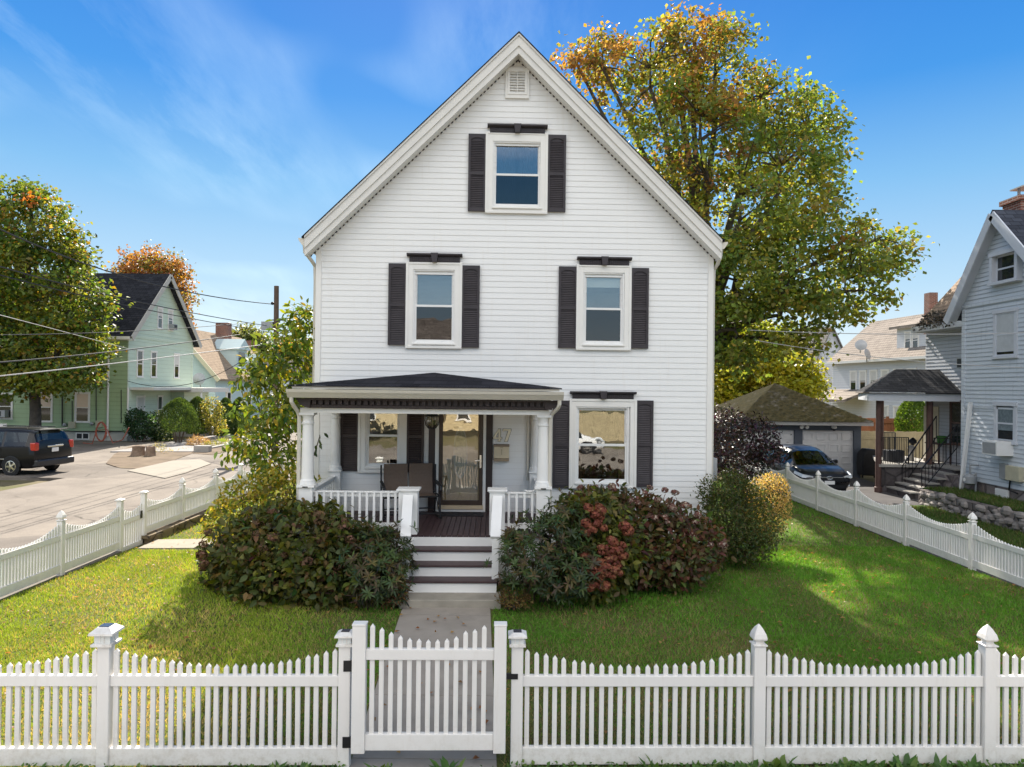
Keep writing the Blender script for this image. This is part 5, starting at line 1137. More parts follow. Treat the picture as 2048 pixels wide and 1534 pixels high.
mb = MB(); lap(mb, (-4, 0), (3, 0), (0, -1), .1, 4.3, .22, .02); mb.build('wall', S4, h4, recalc=False); mb = MB(); mb.prism([(-.4, 4.1), (8, 4.1), (4, 6.6)], -4.4, 3.4, 'x'); mb.build('roof', shingle('cottage_roof', (.12, .11, .11), 'X', .2), h4); mb = MB(); mb.box(-4, 3, -1.8, -.02, 2.6, 2.8); mb.build('porch_roof', TRIM, h4)
for x in (-2.5, 1.2): wallwin(h4, (0, 0), (1, 0), (0, -1), x, 1.0, .8, 1.3, TRIM)

# topiary and garden by the green house
CON = [(.030, .058, .016), (.042, .075, .018), (.060, .090, .022), (.026, .045, .014)]
def cone_shrub(label, px, pyb, pyt, d, rad, pal=CON, neck=0., n=5200, name='topiary_shrub', group='shrubs in front of the green house', ls=.11, base_r=None):
    b = P(px, pyb, d); tz = P(px, pyt, d).z; h = tz-b.z; root = thing(name, label, 'shrub', b, 0, group)
    u = rng.random(n); th = rng.random(n)*6.28; zz = neck+(h-neck)*u; prof = rad*np.clip(np.sin(PI*np.clip(.22+.78*u, 0, 1))**.62, .03, 1)*(1+.07*np.sin(th*3+u*6))
    r = prof*(.72+.28*rng.random(n)**.5); p = np.stack([r*np.cos(th), r*np.sin(th), zz], 1); nn = unit(np.stack([np.cos(th), np.sin(th), .3+0*th], 1)+rdir(n)*.5); dd = unit(np.array([0, 0, 1.])+rdir(n)*.5+nn*.3)
    c = pick(pal, n)*(1+.2*noise3(p, 1.5, 3)[:, None]); leaf_mesh('foliage', p, nn, dd, np.full(n, ls), np.full(n, ls*.6), c, leafmat('leaf'), root)
    mb = MB()
    for k in range(7):
        q = 6.28*k/7; mb.tube([(.08*math.cos(q), .08*math.sin(q), -.1), (rad*.3*math.cos(q), rad*.3*math.sin(q), max(neck, .15)), (rad*.5*math.cos(q), rad*.5*math.sin(q), neck+.5)], [.05, .035, .02], 5)
    mb.build('trunk', paint('twig', (.10, .07, .05), .9, .3), root, True); return root
cone_shrub('tall egg shaped clipped evergreen on bare stems in front of the green house', 357, 892, 797, 42.5, 1.05, neck=.85)
cone_shrub('dark upright arborvitae directly right of the egg shaped evergreen', 394, 868, 795, 46, .85)
cone_shrub('twin topped dark arborvitae near the foot of the white stair railing', 450, 872, 797, 48, .75); cone_shrub('dark arborvitae half hidden behind the young tree', 478, 872, 796, 49, .75)
def bl(px, py, d, *r): return blobs_px([(px, py, d, r)])
shrub('round_shrub', 'dark green rounded shrub below the front windows of the green house', P(281, 888, 43.2), blobs_px([(281, 850, 43.2, (.80, .6, .85)), (270, 838, 43.2, (.5, .5, .6))]), 3200, .13, .6, [(.022, .05, .022), (.03, .065, .026), (.045, .08, .04)], full=False, zmin=None, mat=leafmat('leaf'))
shrub('round_shrub', 'variegated pale and dark shrub between the round shrub and the egg shaped evergreen', P(318, 885, 44), blobs_px([(312, 850, 44.3, (.55, .5, .9)), (325, 865, 44, (.6, .5, .6))]), 2600, .13, .6, [(.022, .045, .02), (.035, .06, .022), (.20, .22, .10)], wts=[4, 4, 1.2], full=False, zmin=None, mat=leafmat('leaf'))
shrub('garden_bush', 'yellow green bush beside the white stair railing', P(425, 870, 45), blobs_px([(422, 822, 45.5, (.7, .5, .9)), (432, 850, 45, (.6, .5, .5))]), 1500, .15, .6, [(.10, .12, .025), (.16, .16, .03), (.24, .20, .06)], full=False, zmin=None, mat=leafmat('leaf'))
shrub('ornamental_grass', 'tan tuft of ornamental grass at the edge of the garden by the far sidewalk', P(397, 897, 41), bl(397, 888, 41, .62, .5, .35), 1500, .22, .12, [(.24, .15, .08), (.30, .20, .10)], full=False, zmin=None, up=1., mat=leafmat('leaf'))
shrub('edging_grass', 'low yellow green grass clumps edging the far sidewalk garden', P(430, 902, 40.5), blobs_px([(422, 897, 40.5, (.45, .4, .35)), (440, 893, 42, (.5, .4, .35)), (455, 890, 43.5, (.4, .4, .3))]), 1800, .25, .12, [(.14, .15, .03), (.20, .18, .05), (.10, .11, .03)], full=False, zmin=None, up=1., mat=leafmat('leaf'))
gb_ = MB(); pts = [G(*q, .0) for q in ((212, 926), (228, 908), (258, 893), (330, 890), (395, 893), (470, 888), (480, 897), (425, 909), (385, 906), (352, 918), (345, 928), (300, 938), (240, 935))]
gb_.prism([(p.x, p.y) for p in pts], -.3, -.012, 'z'); tag(gb_.build('garden_bed', paint('bed_earth', (.165, .125, .09), .95, .3, 1.2, .5, 30, .1, dirt=(.12, .11, .04))), kind='structure')
wz = shrub('dry_weeds', 'dry yellow weeds along the edge of the far sidewalk', P(322, 922, 35.5), blobs_px([(300, 922, 35.5, (.9, .5, .15)), (335, 920, 35.8, (.7, .4, .2)), (330, 908, 37, (.6, .5, .2)), (318, 900, 38, (.3, .3, .35)), (270, 925, 35.8, (.9, .6, .10)), (360, 905, 38.5, (.8, .5, .14)), (390, 903, 39.5, (.6, .4, .16))]), 3600, .16, .12, [(.26, .20, .05), (.20, .18, .05), (.12, .13, .03)], full=False, zmin=None, up=1., stems=0, mat=leafmat('leaf'))
for px, py, s_r, lab in ((277, 910, .34, 'weathered barrel like tree stump on the bare garden bed'), (301, 911, .26, 'darker broken stump right of the weathered barrel like stump')):
    q = G(px, py, .0); mb = MB(); mb.lathe([(s_r*1.25, -.1), (s_r*1.08, .08), (s_r*.92, .38), (s_r*.98, .60), (s_r*.86, .64), (s_r*.5, .60)], n=18, rot=.3)
    mb.v = [(x*(1+random.uniform(-.05, .05)), y*(1+random.uniform(-.05, .05)), z+random.uniform(-.02, .02)) for x, y, z in mb.v]
    o = mb.build('tree_stump', paint('stump_wood', (.24, .17, .12), .95, .3, 6, .8, 14), None, True); o.location = q; o.scale = (.9, .9, .72); tag(o, lab, 'stump', 'stumps by the far sidewalk')
st2 = MB(); 
q = G(405, 903, .0); st2.box(q.x-.4, q.x+.4, q.y-.2, q.y+.25, -.1, .32); tag(st2.build('stone_block', CONC, bevel=.05), 'grey stone block below the tan ornamental grass', 'stone')

# utility pole and wires
PD = 38.0; pb = P(551, 900, PD); pt = P(553, 572, PD); up_ = thing('utility_pole', 'brown wooden utility pole rising behind the young tree', 'utility pole', (pb.x, PD, 0))
MB().tube([(0, 0, -.5), (pt.x-pb.x, 0, pt.z)], [.16, .125], 12).build('pole', paint('pole_wood', (.11, .075, .055), .9, .25, 3, .5, 20), up_, True)
q = P(538, 652, PD); box_part('junction_box', up_, METAL, q.x-pb.x-.35, q.x-pb.x+.25, -.2, .2, q.z-.22, q.z+.22)
ins = MB(); q = P(545, 606, PD); ins.lathe([(.05, 0), (.09, .05), (.09, .12), (.04, .16)], (q.x-pb.x, 0, q.z-.1), 8); ins.bar((q.x-pb.x, 0, q.z), (0, 0, q.z), .05, .05); ins.bar((-.3, 0, P(540, 640, PD).z), (.3, 0, P(540, 640, PD).z), .06, .06); ins.build('insulator', BLACK, up_)
WB = paint('wire_black', (.02, .02, .022), .6, .1, 3, 0); WG = paint('wire_grey', (.45, .44, .43), .5, .1, 3, 0)
def wire(pts, d0, d1, r, m, lab, n=22):
    """pts: pixel track from the near end to the far end; depth runs evenly in 1/d"""
    xs = [p[0] for p in pts]; ys_ = [p[1] for p in pts]; mb = MB(); L = []
    co_ = np.polyfit(xs, ys_, min(2, len(pts)-1))
    for i in range(n+1):
        f = i/n; x = xs[0]+(xs[-1]-xs[0])*f; L.append(P(x, float(np.polyval(co_, x)), 1/((1/d0)*(1-f)+(1/d1)*f)))
    mb.tube(L, r, 5); return tag(mb.build('overhead_wire', m), lab, 'wire', 'overhead wires along the side street')
wire([(-120, 400), (0, 455), (240, 550), (420, 595), (542, 606)], 16, 38, .022, WB, 'thick black cable reaching the top of the utility pole, highest of the wires')
wire([(-120, 500), (0, 527), (250, 597), (400, 635), (535, 648)], 16, 38, .018, WB, 'black cable reaching the junction box of the utility pole')
wire([(-120, 520), (0, 545), (250, 608), (400, 648), (538, 660)], 16, 38, .016, WB, 'dark cable just below the junction box cable')
wire([(-120, 600), (0, 627), (150, 672), (270, 700)], 16, 43.5, .013, WG, 'pale service wire dropping to the green house wall')
wire([(-120, 670), (0, 668), (250, 665), (400, 652), (500, 646)], 17, 38, .013, WB, 'thin level black wire ending left of the junction box')
wire([(-120, 735), (0, 720), (200, 708), (340, 690), (480, 668)], 17, 38, .02, WB, 'black cable rising gently across the gable of the green house')
wire([(-120, 764), (0, 752), (200, 730), (350, 712), (520, 690)], 16, 38, .017, WG, 'pale grey wire crossing the upper windows of the green house, lowest of the long wires')
wire([(255, 764), (330, 768), (420, 760), (520, 694)], 43, 38, .018, WB, 'thin dark wire sagging over the green house porch roof')
for k, (a_, b_) in enumerate((((1500, 660), (2070, 665)), ((1510, 680), (2070, 736)))):
    mid = ((a_[0]+b_[0])/2, (a_[1]+b_[1])/2+(5 if k == 0 else 8))
    o = wire([a_, (a_[0]+200, a_[1]+8 if k == 0 else a_[1]+32), mid, b_], 25, 19, .012, WG, ('upper pale wire from the big maple to the blue grey house', 'lower pale wire sloping from the big maple to the blue grey house')[k]); o['group'] = 'service wires on the right'

# trees left
AUT = [(.24, .12, .02), (.30, .16, .03), (.22, .15, .02), (.28, .10, .02)]; GRN = [(.070, .105, .020), (.090, .125, .022), (.060, .09, .02), (.12, .145, .024), (.15, .155, .025)]
tree('maple_tree', 'large maple beside the parked minivan, green with yellowing leaves', 'tree', P(70, 880, 40),
     blobs_px([(60, 560, 40, (3.2, 2.8, 3.0)), (140, 620, 39.5, (2.2, 2.2, 2.4)), (20, 660, 39.5, (2.6, 2.4, 2.4)), (110, 710, 39, (2.6, 2.2, 1.9)), (60, 460, 40.5, (2.6, 2.4, 1.9)), (20, 410, 41, (1.9, 1.8, 1.3)), (-40, 560, 41, (2.6, 2.4, 3.2)), (120, 500, 40.5, (1.6, 1.6, 1.6)), (180, 660, 39.5, (1.2, 1.4, 1.6)), (40, 760, 39, (2.1, 1.8, .9)), (150, 760, 38.5, (1.3, 1.3, .6)), (-30, 730, 40, (2.0, 2, 1.3)), (55, 385, 41.5, (1.0, 1., .6))]),
     600, 50, .235, [(.052, .088, .018), (.070, .105, .02), (.088, .12, .022), (.06, .09, .018), (.13, .135, .025)], AUT, .30, clump_r=.62, topbias=1.05, fork=.40, lo=.5)
tree('orange_maple', 'round orange autumn maple rising behind the green house roof', 'tree', P(310, 860, 64), blobs_px([(300, 560, 64, (3.2, 3, 2.9)), (335, 570, 64, (2.1, 2.2, 2.6)), (265, 575, 64, (1.6, 1.6, 1.8)), (350, 620, 63, (1.2, 1.6, 1.8)), (310, 640, 64, (2.5, 2, 2))]), 230, 56, .27, [(.20, .085, .03), (.23, .11, .035), (.16, .09, .03), (.12, .105, .03)], None, .35, clump_r=.8, twigs=30)
tree('distant_tree', 'pale green tree far beyond the dark roof house', 'tree', P(490, 770, 120), blobs_px([(485, 685, 120, (3.2, 3, 2.6)), (515, 695, 120, (2.6, 2.5, 1.8))]), 120, 40, .55, [(.10, .12, .04), (.13, .14, .05)], None, .35, clump_r=1.1, twigs=0)
for i, (px, py, d, s, pal, lab) in enumerate(((30, 770, 110, 7, GRN, 'green tree far behind the green house, at the left frame edge'), (560, 740, 150, 7, GRN, 'green tree at the far end of the side street'), (600, 735, 130, 6, AUT, 'orange tree far down the side street beside the white house'))):
    tree('distant_tree', lab, 'tree', P(px, 790, d), [(tuple(P(px, py, d)), (s, s, s*.8)), (tuple(P(px+30, py+15, d)), (s*.7, s*.7, s*.6))], 110, 36, .7, pal, None, .4, clump_r=1.6, twigs=0)
# ================================================================== right: garage, houses
gd_ = 30.0; ga_ = thing('garage', 'dark grey double garage with mossy hip roof and two white panelled doors', 'garage', (0, gd_, -.14))
GX0, GX1 = P(1484, 900, gd_).x, P(1722, 900, gd_).x; GDp = 6.2; ez = P(1620, 849, gd_).z+.14
GP = paint('garage_paint', (.085, .10, .125), .75, .15, 3, .2, 25)
mb = MB(); mb.box(GX0, GX1, .3, GDp, 0, ez); mb.build('wall', GP, ga_)
mb = MB(); d0 = [(P(1540, 900, gd_).x, P(1592, 900, gd_).x), (P(1605, 900, gd_).x, P(1708, 900, gd_).x)]
d0[0] = (d0[1][0]-.32-(d0[1][1]-d0[1][0]), d0[1][0]-.34); dt = P(1650, 861, gd_).z+.14
for a_, b_ in ((GX0, d0[0][0]), (d0[0][1], d0[1][0]), (d0[1][1], GX1)): mb.box(a_, b_, 0, .29, 0, dt)
mb.box(GX0, GX1, 0, .29, dt, ez); mb.build('front_wall', GP, ga_)
mb = MB(); mb.box(GX0-.35, GX1+.35, -.35, -.30, ez-.02, ez+.13); mb.box(GX1+.3, GX1+.35, -.30, GDp+.3, ez-.02, ez+.13); mb.box(GX0-.35, GX0-.3, -.30, GDp+.3, ez-.02, ez+.13); mb.build('fascia', paint('fascia_grey', (.42, .41, .40), .7, .1), ga_)
for a_, b_ in d0:
    mb = MB(); mb.box(a_, b_, .10, .14, .02, dt); nr, nc = 4, 4
    for r_ in range(nr):
        z0, z1 = .02+(dt-.02)*r_/nr, .02+(dt-.02)*(r_+1)/nr; mb.box(a_, b_, .09, .10, z1-.012, z1)
        for c_ in range(nc):
            x0, x1 = a_+(b_-a_)*c_/nc+.07, a_+(b_-a_)*(c_+1)/nc-.07; mb.frame(x0, x1, z0+.09, z1-.09, .035, .075, .10)
    mb.build('garage_door', paint('door_white', (.70, .69, .68), .5, .04, 3, 0), ga_)
px_, pz = P(1548, 766, gd_+3.1).x, P(1548, 766, gd_+3.1).z+.14; ox0, ox1, oy0, oy1 = GX0-.42, GX1+.42, -.42, GDp+.4
NX, NY = 44, 40; rf = MB(); cxx, cyy = (ox0+ox1)/2, (oy0+oy1)/2; hh0, hh1 = (ox1-ox0)/2, (oy1-oy0)/2
for j in range(NY+1):
    for i in range(NX+1):
        x, y = ox0+(ox1-ox0)*i/NX, oy0+(oy1-oy0)*j/NY; k = 1-max(abs(x-cxx)/hh0, abs(y-cyy)/hh1)
        rf.v.append((x, y, ez+.13+(pz-ez-.13)*k+random.random()*.022))
for j in range(NY):
    for i in range(NX): rf.f.append([j*(NX+1)+i, j*(NX+1)+i+1, (j+1)*(NX+1)+i+1, (j+1)*(NX+1)+i]); rf.mi.append(0)
rf.build('roof', shingle('mossy_roof', (.075, .07, .065), 'X', .09, .3, moss=[(.011, .013, .004), (.040, .031, .008)], bump=.4), ga_, recalc=False)
fl_ = thing('floodlight', 'white twin floodlight between the garage doors', 'floodlight', P(1606, 853, gd_-.03))
for sx in (-.09, .09): MB().lathe([(.03, 0), (.07, .05), (.075, .12), (.05, .13)], n=12).xf(Matrix.Translation((sx, -.05, 0)) @ Matrix.Rotation(R(100), 4, 'X') @ Matrix.Rotation(sx*3, 4, 'Y')).build('lamp', WHITE, fl_, True)
box_part('base', fl_, METAL, -.06, .06, -.05, 0, -.05, .05)
sc2 = thing('security_light', 'small white security light above the right garage door', 'security light', P(1668, 856, gd_-.03)); MB().lathe([(.02, .12), (.1, .08), (.11, .0), (.05, -.04)], n=12).build('lamp_head', WHITE, sc2, True); box_part('arm', sc2, BLACK, -.04, .04, -.05, .02, -.12, -.03)
# grill under a black cover
q = P(1737, 962, 29.6); gr_ = thing('covered_grill', 'barbecue grill under a black cover right of the garage', 'grill', (q.x, 29.6, -.06)); mb = MB(); mb.prism([(-.36, .12), (-.40, .6), (-.36, 1.0), (-.18, 1.22), (.18, 1.2), (.38, .98), (.40, .6), (.34, .1)], -.28, .28); mb.build('cover', paint('black_cover', (.012, .012, .014), .6, .3, 4, .6, 8), gr_, bevel=.05)
for x in (-.25, .25): MB().tube([(x, 0, .0), (x, 0, .2)], .04, 6).build('wheel_leg', BLACK, gr_)
# board fence behind
bf = MB(); x0 = 14.9
for i in range(42): bf.box(x0+.15*i, x0+.15*i+.142, 31.9, 31.93, -.1, 1.75+random.uniform(-.015, .015))
bf.box(x0, x0+6.3, 31.87, 31.9, .3, .4); bf.box(x0, x0+6.3, 31.87, 31.9, 1.4, 1.5); tag(bf.build('board_fence', paint('pale_boards', (.40, .33, .20), .85, .15, 3, .2, 20)), 'pale wooden board fence between the garage and the porch', 'fence')
bf = MB()
for i in range(50): bf.box(15.2+.16*i, 15.2+.16*i+.15, 37.0, 37.03, -.1, 2.15+.1*(i % 9 == 0))
bf.box(15.2, 23.2, 36.95, 37.0, 1.9, 2.02); tag(bf.build('board_fence', paint('red_boards', (.30, .12, .06), .85, .2, 3, .2, 20)), 'reddish brown fence behind the pale board fence', 'fence')

# blue grey neighbour
NB = siding('bluegrey_siding', (.60, .645, .69), (.17, .19, .22), .13, .75, .04, .13); NB2 = siding('grey_siding', (.44, .46, .50), (.16, .17, .19), .13, .75, .04, .12); NR = shingle('neighbour_roof', (.055, .06, .075), 'X', .14)
nh = thing('blue_grey_house', 'blue grey clapboard house with porch on the right edge of the picture', 'house', (14.6, 23.0, 0))
NE, NRZ, yA, yB = 6.35, 8.85, -4.3, 0.0; ymid = -1.85
def nclip(z):                                  # s runs from the far corner (y=0) toward the viewer
    if z < NE: return (0, 9.5)
    k = (z-NE)/(NRZ-NE); return (k*1.85, 4.3-k*2.45) if k < 1 else None
holes = []
mb = MB(); lap(mb, (0, 0), (0, -9.5), (-1, 0), .75, NRZ, .13, .016, lambda z: nclip(z)); mb.build('wing_wall', NB, nh, recalc=False)
mb = MB(); lap(mb, (0, 0), (2, 0), (0, 1), .75, NE, .13, .016); mb.build('wing_end_wall', NB, nh, recalc=False)
box_part('foundation', nh, stonemat('foundation_stone', (.16, .13, .12), (.30, .26, .25), 1.2, (.12, .10, .10)), .03, 9, -9.5, 3.9, -.3, .76)
box_part('core', nh, NB2, .05, 9, -9.5, -.05, .7, 5.5)
mb = MB(); o_ = .34; sl_a = (NRZ-NE)/1.85; sl_b = (NRZ-NE)/2.45
for (y0, sl) in ((0, sl_a), (-4.3, sl_b)):
    s = 1 if y0 == 0 else -1; ye = y0+s*o_; ze = NE-sl*o_
    mb.add([(-o_, ye, ze), (7, ye, ze), (7, ymid, NRZ), (-o_, ymid, NRZ), (-o_, ye, ze+.15), (7, ye, ze+.15), (7, ymid, NRZ+.15), (-o_, ymid, NRZ+.15)], [(0, 3, 2, 1), (4, 5, 6, 7), (0, 1, 5, 4), (1, 2, 6, 5), (2, 3, 7, 6), (3, 0, 4, 7)])
mb.build('wing_roof', NR, nh)
NT_ = paint('neighbour_trim', (.58, .60, .64), .6, .05, 3, 0)
mb = MB()
for (y0, sl) in ((0, sl_a), (-4.3, sl_b)):
    s = 1 if y0 == 0 else -1; mb.bar((-o_-.02, y0+s*o_, NE-sl*o_-.06), (-o_-.02, ymid, NRZ-.02), .05, .27)
mb.build('rake_board', NT_, nh)
mb = MB()
for (y0, sl) in ((0, sl_a), (-4.3, sl_b)):
    s = 1 if y0 == 0 else -1
    mb.quad((-o_, y0+s*o_, NE-sl*o_-.03), (0.0, y0+s*o_, NE-sl*o_-.03), (0.0, ymid, NRZ-.03), (-o_, ymid, NRZ-.03))
mb.build('soffit', NT_, nh)
mb = MB(); mb.box(-.05, .0, -4.3, -.0, NE-.10, NE-.0); mb.box(-.035, .0, -.14, .02, .75, NE-.1); mb.box(-.035, .0, -9.5, -.15, 3.05, 3.15); mb.build('trim_band', NB, nh)
NF = ((0, 0), (0, -1), (-1, 0))
def npos(px, py, x=14.6):
    d = x/((px-1024)/F); q = P(px, py, d); return q
q0, q1 = npos(1990, 715), npos(2034, 715); wallwin(nh, *NF, 23-(q0.y+q1.y)/2, npos(2012, 712).z, abs(q0.y-q1.y)-.12, npos(2012, 625).z-npos(2012, 712).z, NT_, blind=paint('pale_curtain', (.50, .52, .53), .8, .1, 6, 0), shade=.9, fw_=.10)
q0, q1 = npos(1994, 880), npos(2033, 880); zb_ = npos(2014, 882).z; wallwin(nh, *NF, 23-(q0.y+q1.y)/2, zb_, abs(q0.y-q1.y)-.1, npos(2014, 812).z-zb_, NT_, blind=paint('teal_curtain', (.16, .20, .22), .8, .3, 14, 0), shade=.7, fw_=.12)
sw_ = (23-(q0.y+q1.y)/2); ac = thing('window_air_conditioner', 'white air conditioner jutting from the lower window of the blue grey house', 'air conditioner', (14.6, 23-sw_, zb_-.42))
box_part('body', ac, WHITE, -.5, 0, -.33, .33, 0, .42, bevel=.01); box_part('side_vent', ac, METAL, -.42, -.1, .331, .34, .06, .36); box_part('grille', ac, METAL, -.511, -.501, -.28, .28, .05, .37)
q0, q1 = npos(1985, 555), npos(2038, 555); aw = wallwin(nh, *NF, 23-(q0.y+q1.y)/2+.1, npos(2012, 562).z, .95, .78, NT_, fw_=.12, dep=.18)
# main block further back
mbk = MB(); lap(mbk, (1.3, 0.2), (1.3, 4.3), (-1, 0), .75, 6.0, .13, .016); mbk.build('main_wall', NB2, nh, recalc=False); lapb = MB(); lap(lapb, (1.3, 4.3), (9, 4.3), (0, 1), .75, 6.0, .13, .016); lapb.build('rear_wall', NB2, nh, recalc=False)
rf2 = MB(); e1 = P(1833, 640, 27.8).z
rf2.quad((.85, .0, 6.0), (.85, 4.3, 6.0), (5.6, 2.6, 12.2), (5.6, -.5, 12.2)); rf2.quad((.85, 4.3, 6.0), (9.5, 4.3, 6.0), (7.6, 2.6, 12.2), (5.6, 2.6, 12.2)); rf2.build('main_roof', shingle('tan_shingle', (.30, .23, .18), 'Y', .14, .15), nh)
mb = MB(); mb.box(.75, .9, .0, 4.35, 5.8, 6.02); mb.box(.9, 1.3, .0, 4.35, 5.8, 5.86); mb.build('gutter', NT_, nh)
wallwin(nh, (1.3, 0), (0, 1), (-1, 0), 1.55, 4.35, .8, 1.6, NT_, blind=BLIND, shade=.45)
ac = thing('window_air_conditioner', 'grey air conditioner in the upper recessed window above the porch roof', 'air conditioner', (15.9, 24.55, 4.36)); box_part('body', ac, METAL, -.35, 0, -.3, .3, 0, .4); box_part('grille', ac, BLACK, -.36, -.351, -.25, .25, .05, .35)
wallwin(nh, (1.3, 0), (0, 1), (-1, 0), 2.3, 1.7, .7, 1.5, paint('dark_frame', (.10, .06, .05), .6, .1), fw_=.07); mb = MB(); mb.box(1.24, 1.30, 3.4, 4.3, 1.0, 3.0); mb.box(1.22, 1.24, 3.55, 4.15, 1.9, 2.8, 0); mb.build('porch_door', paint('cream_door', (.60, .55, .42), .5, .08), nh)
cq = P(2052, 410, 21.9); ch = MB().box(cq.x-14.6-.45, cq.x-14.6+.45, cq.y-23-.4, cq.y-23+.4, 8.0, cq.z+.05); ch.box(cq.x-14.6-.52, cq.x-14.6+.52, cq.y-23-.46, cq.y-23+.46, cq.z+.05, cq.z+.2); ch.build('chimney', BRICK, nh); box_part('chimney_cap', nh, METAL, cq.x-14.6-.3, cq.x-14.6+.3, cq.y-23-.3, cq.y-23+.3, cq.z+.5, cq.z+.54)
for a_ in (-.22, .22): box_part('cap_leg', nh, METAL, cq.x-14.6+a_-.03, cq.x-14.6+a_+.03, cq.y-23-.03, cq.y-23+.03, cq.z+.2, cq.z+.5)
# vine debris on the eave
n = 700; c = np.stack([.75+.45*rng.random(n)**1.6, 4.2-2.6*rng.random(n), 0*rng.random(n)], 1); c[:, 2] = 6.03+(c[:, 0]-.85)*1.3+.12*rng.random(n)**2
leaf_mesh('dead_vine', c, rdir(n), rdir(n), np.full(n, .12), np.full(n, .07), pick([(.05, .045, .04), (.09, .08, .07), (.03, .03, .03)], n), leafmat('leaf_dark', .45, .15, .4), nh)
# porch
pz_ = .95; PO = lambda x, y, z: (x-14.6, y-23.0, z)
mb = MB(); mb.prism([(-1.4, 2.4), (1.3, 2.4), (1.3, 5.6), (.1, 5.6)], -.2, pz_-.10, 'z'); mb.build('porch_base', stonemat('porch_stone', (.07, .06, .06), (.17, .15, .15), 1.0, (.05, .045, .045)), nh); MB().prism([(-1.5, 2.3), (1.3, 2.3), (1.3, 5.7), (.0, 5.7)], pz_-.10, pz_, 'z').build('porch_slab', CONC, nh)
ez_ = P(1800, 786, 25.2).z; x0, x1 = P(1733, 786, 25.1).x-14.6, 1.3; tz = P(1860, 738, 25.8).z
mb = MB(); mb.quad((x0, 2.0, ez_+.02), (x1, 2.0, ez_+.02), (x1, 3.4, tz), (x0+1.75, 3.4, tz)); XB = -.62; mb.quad((x0, 2.0, ez_+.02), (x0+1.75, 3.4, tz), (x0+2.1, 4.2, tz), (XB, 5.9, ez_+.02)); mb.quad((XB, 5.9, ez_+.02), (x1, 5.9, ez_+.02), (x1, 4.2, tz), (x0+2.1, 4.2, tz)); mb.quad((x0+1.75, 3.4, tz), (x1, 3.4, tz), (x1, 4.2, tz), (x0+2.1, 4.2, tz)); mb.prism([(x0, 2.0), (x1, 2.0), (x1, 5.9), (XB, 5.9)], ez_-.02, ez_, 'z'); mb.build('porch_roof', shingle('porch_shingle', (.055, .055, .058), 'X', .07, .3), nh)
mb = MB(); mb.box(x0+.08, x1, 2.08, 2.2, ez_-.28, ez_-.03); mb.bar((x0+.16, 2.2, ez_-.155), (XB+.1, 5.75, ez_-.155), .1, .25); mb.box(XB+.1, x1, 5.7, 5.8, ez_-.28, ez_-.03); mb.build('porch_beam', NT_, nh)
PC = paint('brown_post', (.10, .055, .045), .7, .2, 4, .1)
cxa = P(1757, 900, 25.4).x-14.6; MB().lathe([(.13, -.1), (.13, .12), (.10, .14), (.095, ez_-.28)], (cxa, 2.4, 0), 14).build('porch_post', PC, nh, True)
cxb = P(1859, 880, 25.4).x-14.6; MB().lathe([(.14, pz_), (.14, pz_+.1), (.115, pz_+.12), (.105, ez_-.28)], (cxb, 2.4, 0), 14).build('porch_post', PC, nh, True); MB().lathe([(.10, pz_), (.095, ez_-.28)], (cxb-.12, 5.5, 0), 12).build('porch_post', PC, nh, True)
def iron(name, par, a_, b_, h, n, top=True):
    a_, b_ = Vector(a_), Vector(b_); u = Vector((0, 0, h)); mb = MB(); mb.bar(a_+u, b_+u, .04, .025); mb.bar(a_+u*.12, b_+u*.12, .03, .02)
    for i in range(n+1):
        q = a_.lerp(b_, i/n); w_ = .03 if i in (0, n) else .016; mb.bar(q, q+u, w_, w_, upv=(1, 0, 0))
    return mb.build(name, BLACK, par)
iron('porch_railing', nh, (-1.35, 2.5, pz_), (cxb-.7, 2.5, pz_), .95, 16); iron('porch_railing', nh, (-1.35, 2.5, pz_), (.05, 5.5, pz_), .95, 16); iron('porch_railing', nh, (.05, 5.5, pz_), (.8, 5.5, pz_), .95, 14); iron('porch_railing', nh, (.55, 2.45, pz_), (1.3, 1.4, pz_), .95, 7)
ns = 6
for k in range(ns):
    xa = 13.45-14.6+.3*k; mb = MB(); mb.box(xa, xa+.34 if k < ns-1 else 1.3, .9, 2.39, -.2, .16*(k+1)-.05); s_p = mb.build('step', stonemat('porch_stone', (.07, .06, .06), (.17, .15, .15), 1.0, (.05, .045, .045)), nh); box_part('step_tread', nh, CONC, xa-.03, xa+.36 if k < ns-1 else 1.3, .86, 2.389, .16*(k+1)-.05, .16*(k+1))
for y, a_, b_ in ((2.3, (1804, 981, 25.3), (1873, 832, 25.3)), (.95, (1843, 994, 23.95), (1915, 850, 23.95))):
    A_, B_ = P(*a_)-Vector((14.6, 23, 0)), P(*b_)-Vector((14.6, 23, 0)); zA, zB = (P(1804, 932, 25.3).z if y > 2 else P(1843, 938, 23.95).z), B_.z
    mb = MB(); A2 = Vector((A_.x, y, zA)); B2 = Vector((B_.x, y, zB)); mb.bar(A2, B2, .045, .03); mb.bar(A2-Vector((0, 0, .75)), B2-Vector((0, 0, .75)), .03, .02)
    for i in range(11): q = A2.lerp(B2, i/10); mb.bar(q, q-Vector((0, 0, .75 if 0 < i else .92)), .03 if i in (0, 10) else .016, .016, upv=(1, 0, 0))
    mb.build('handrail', BLACK, nh)
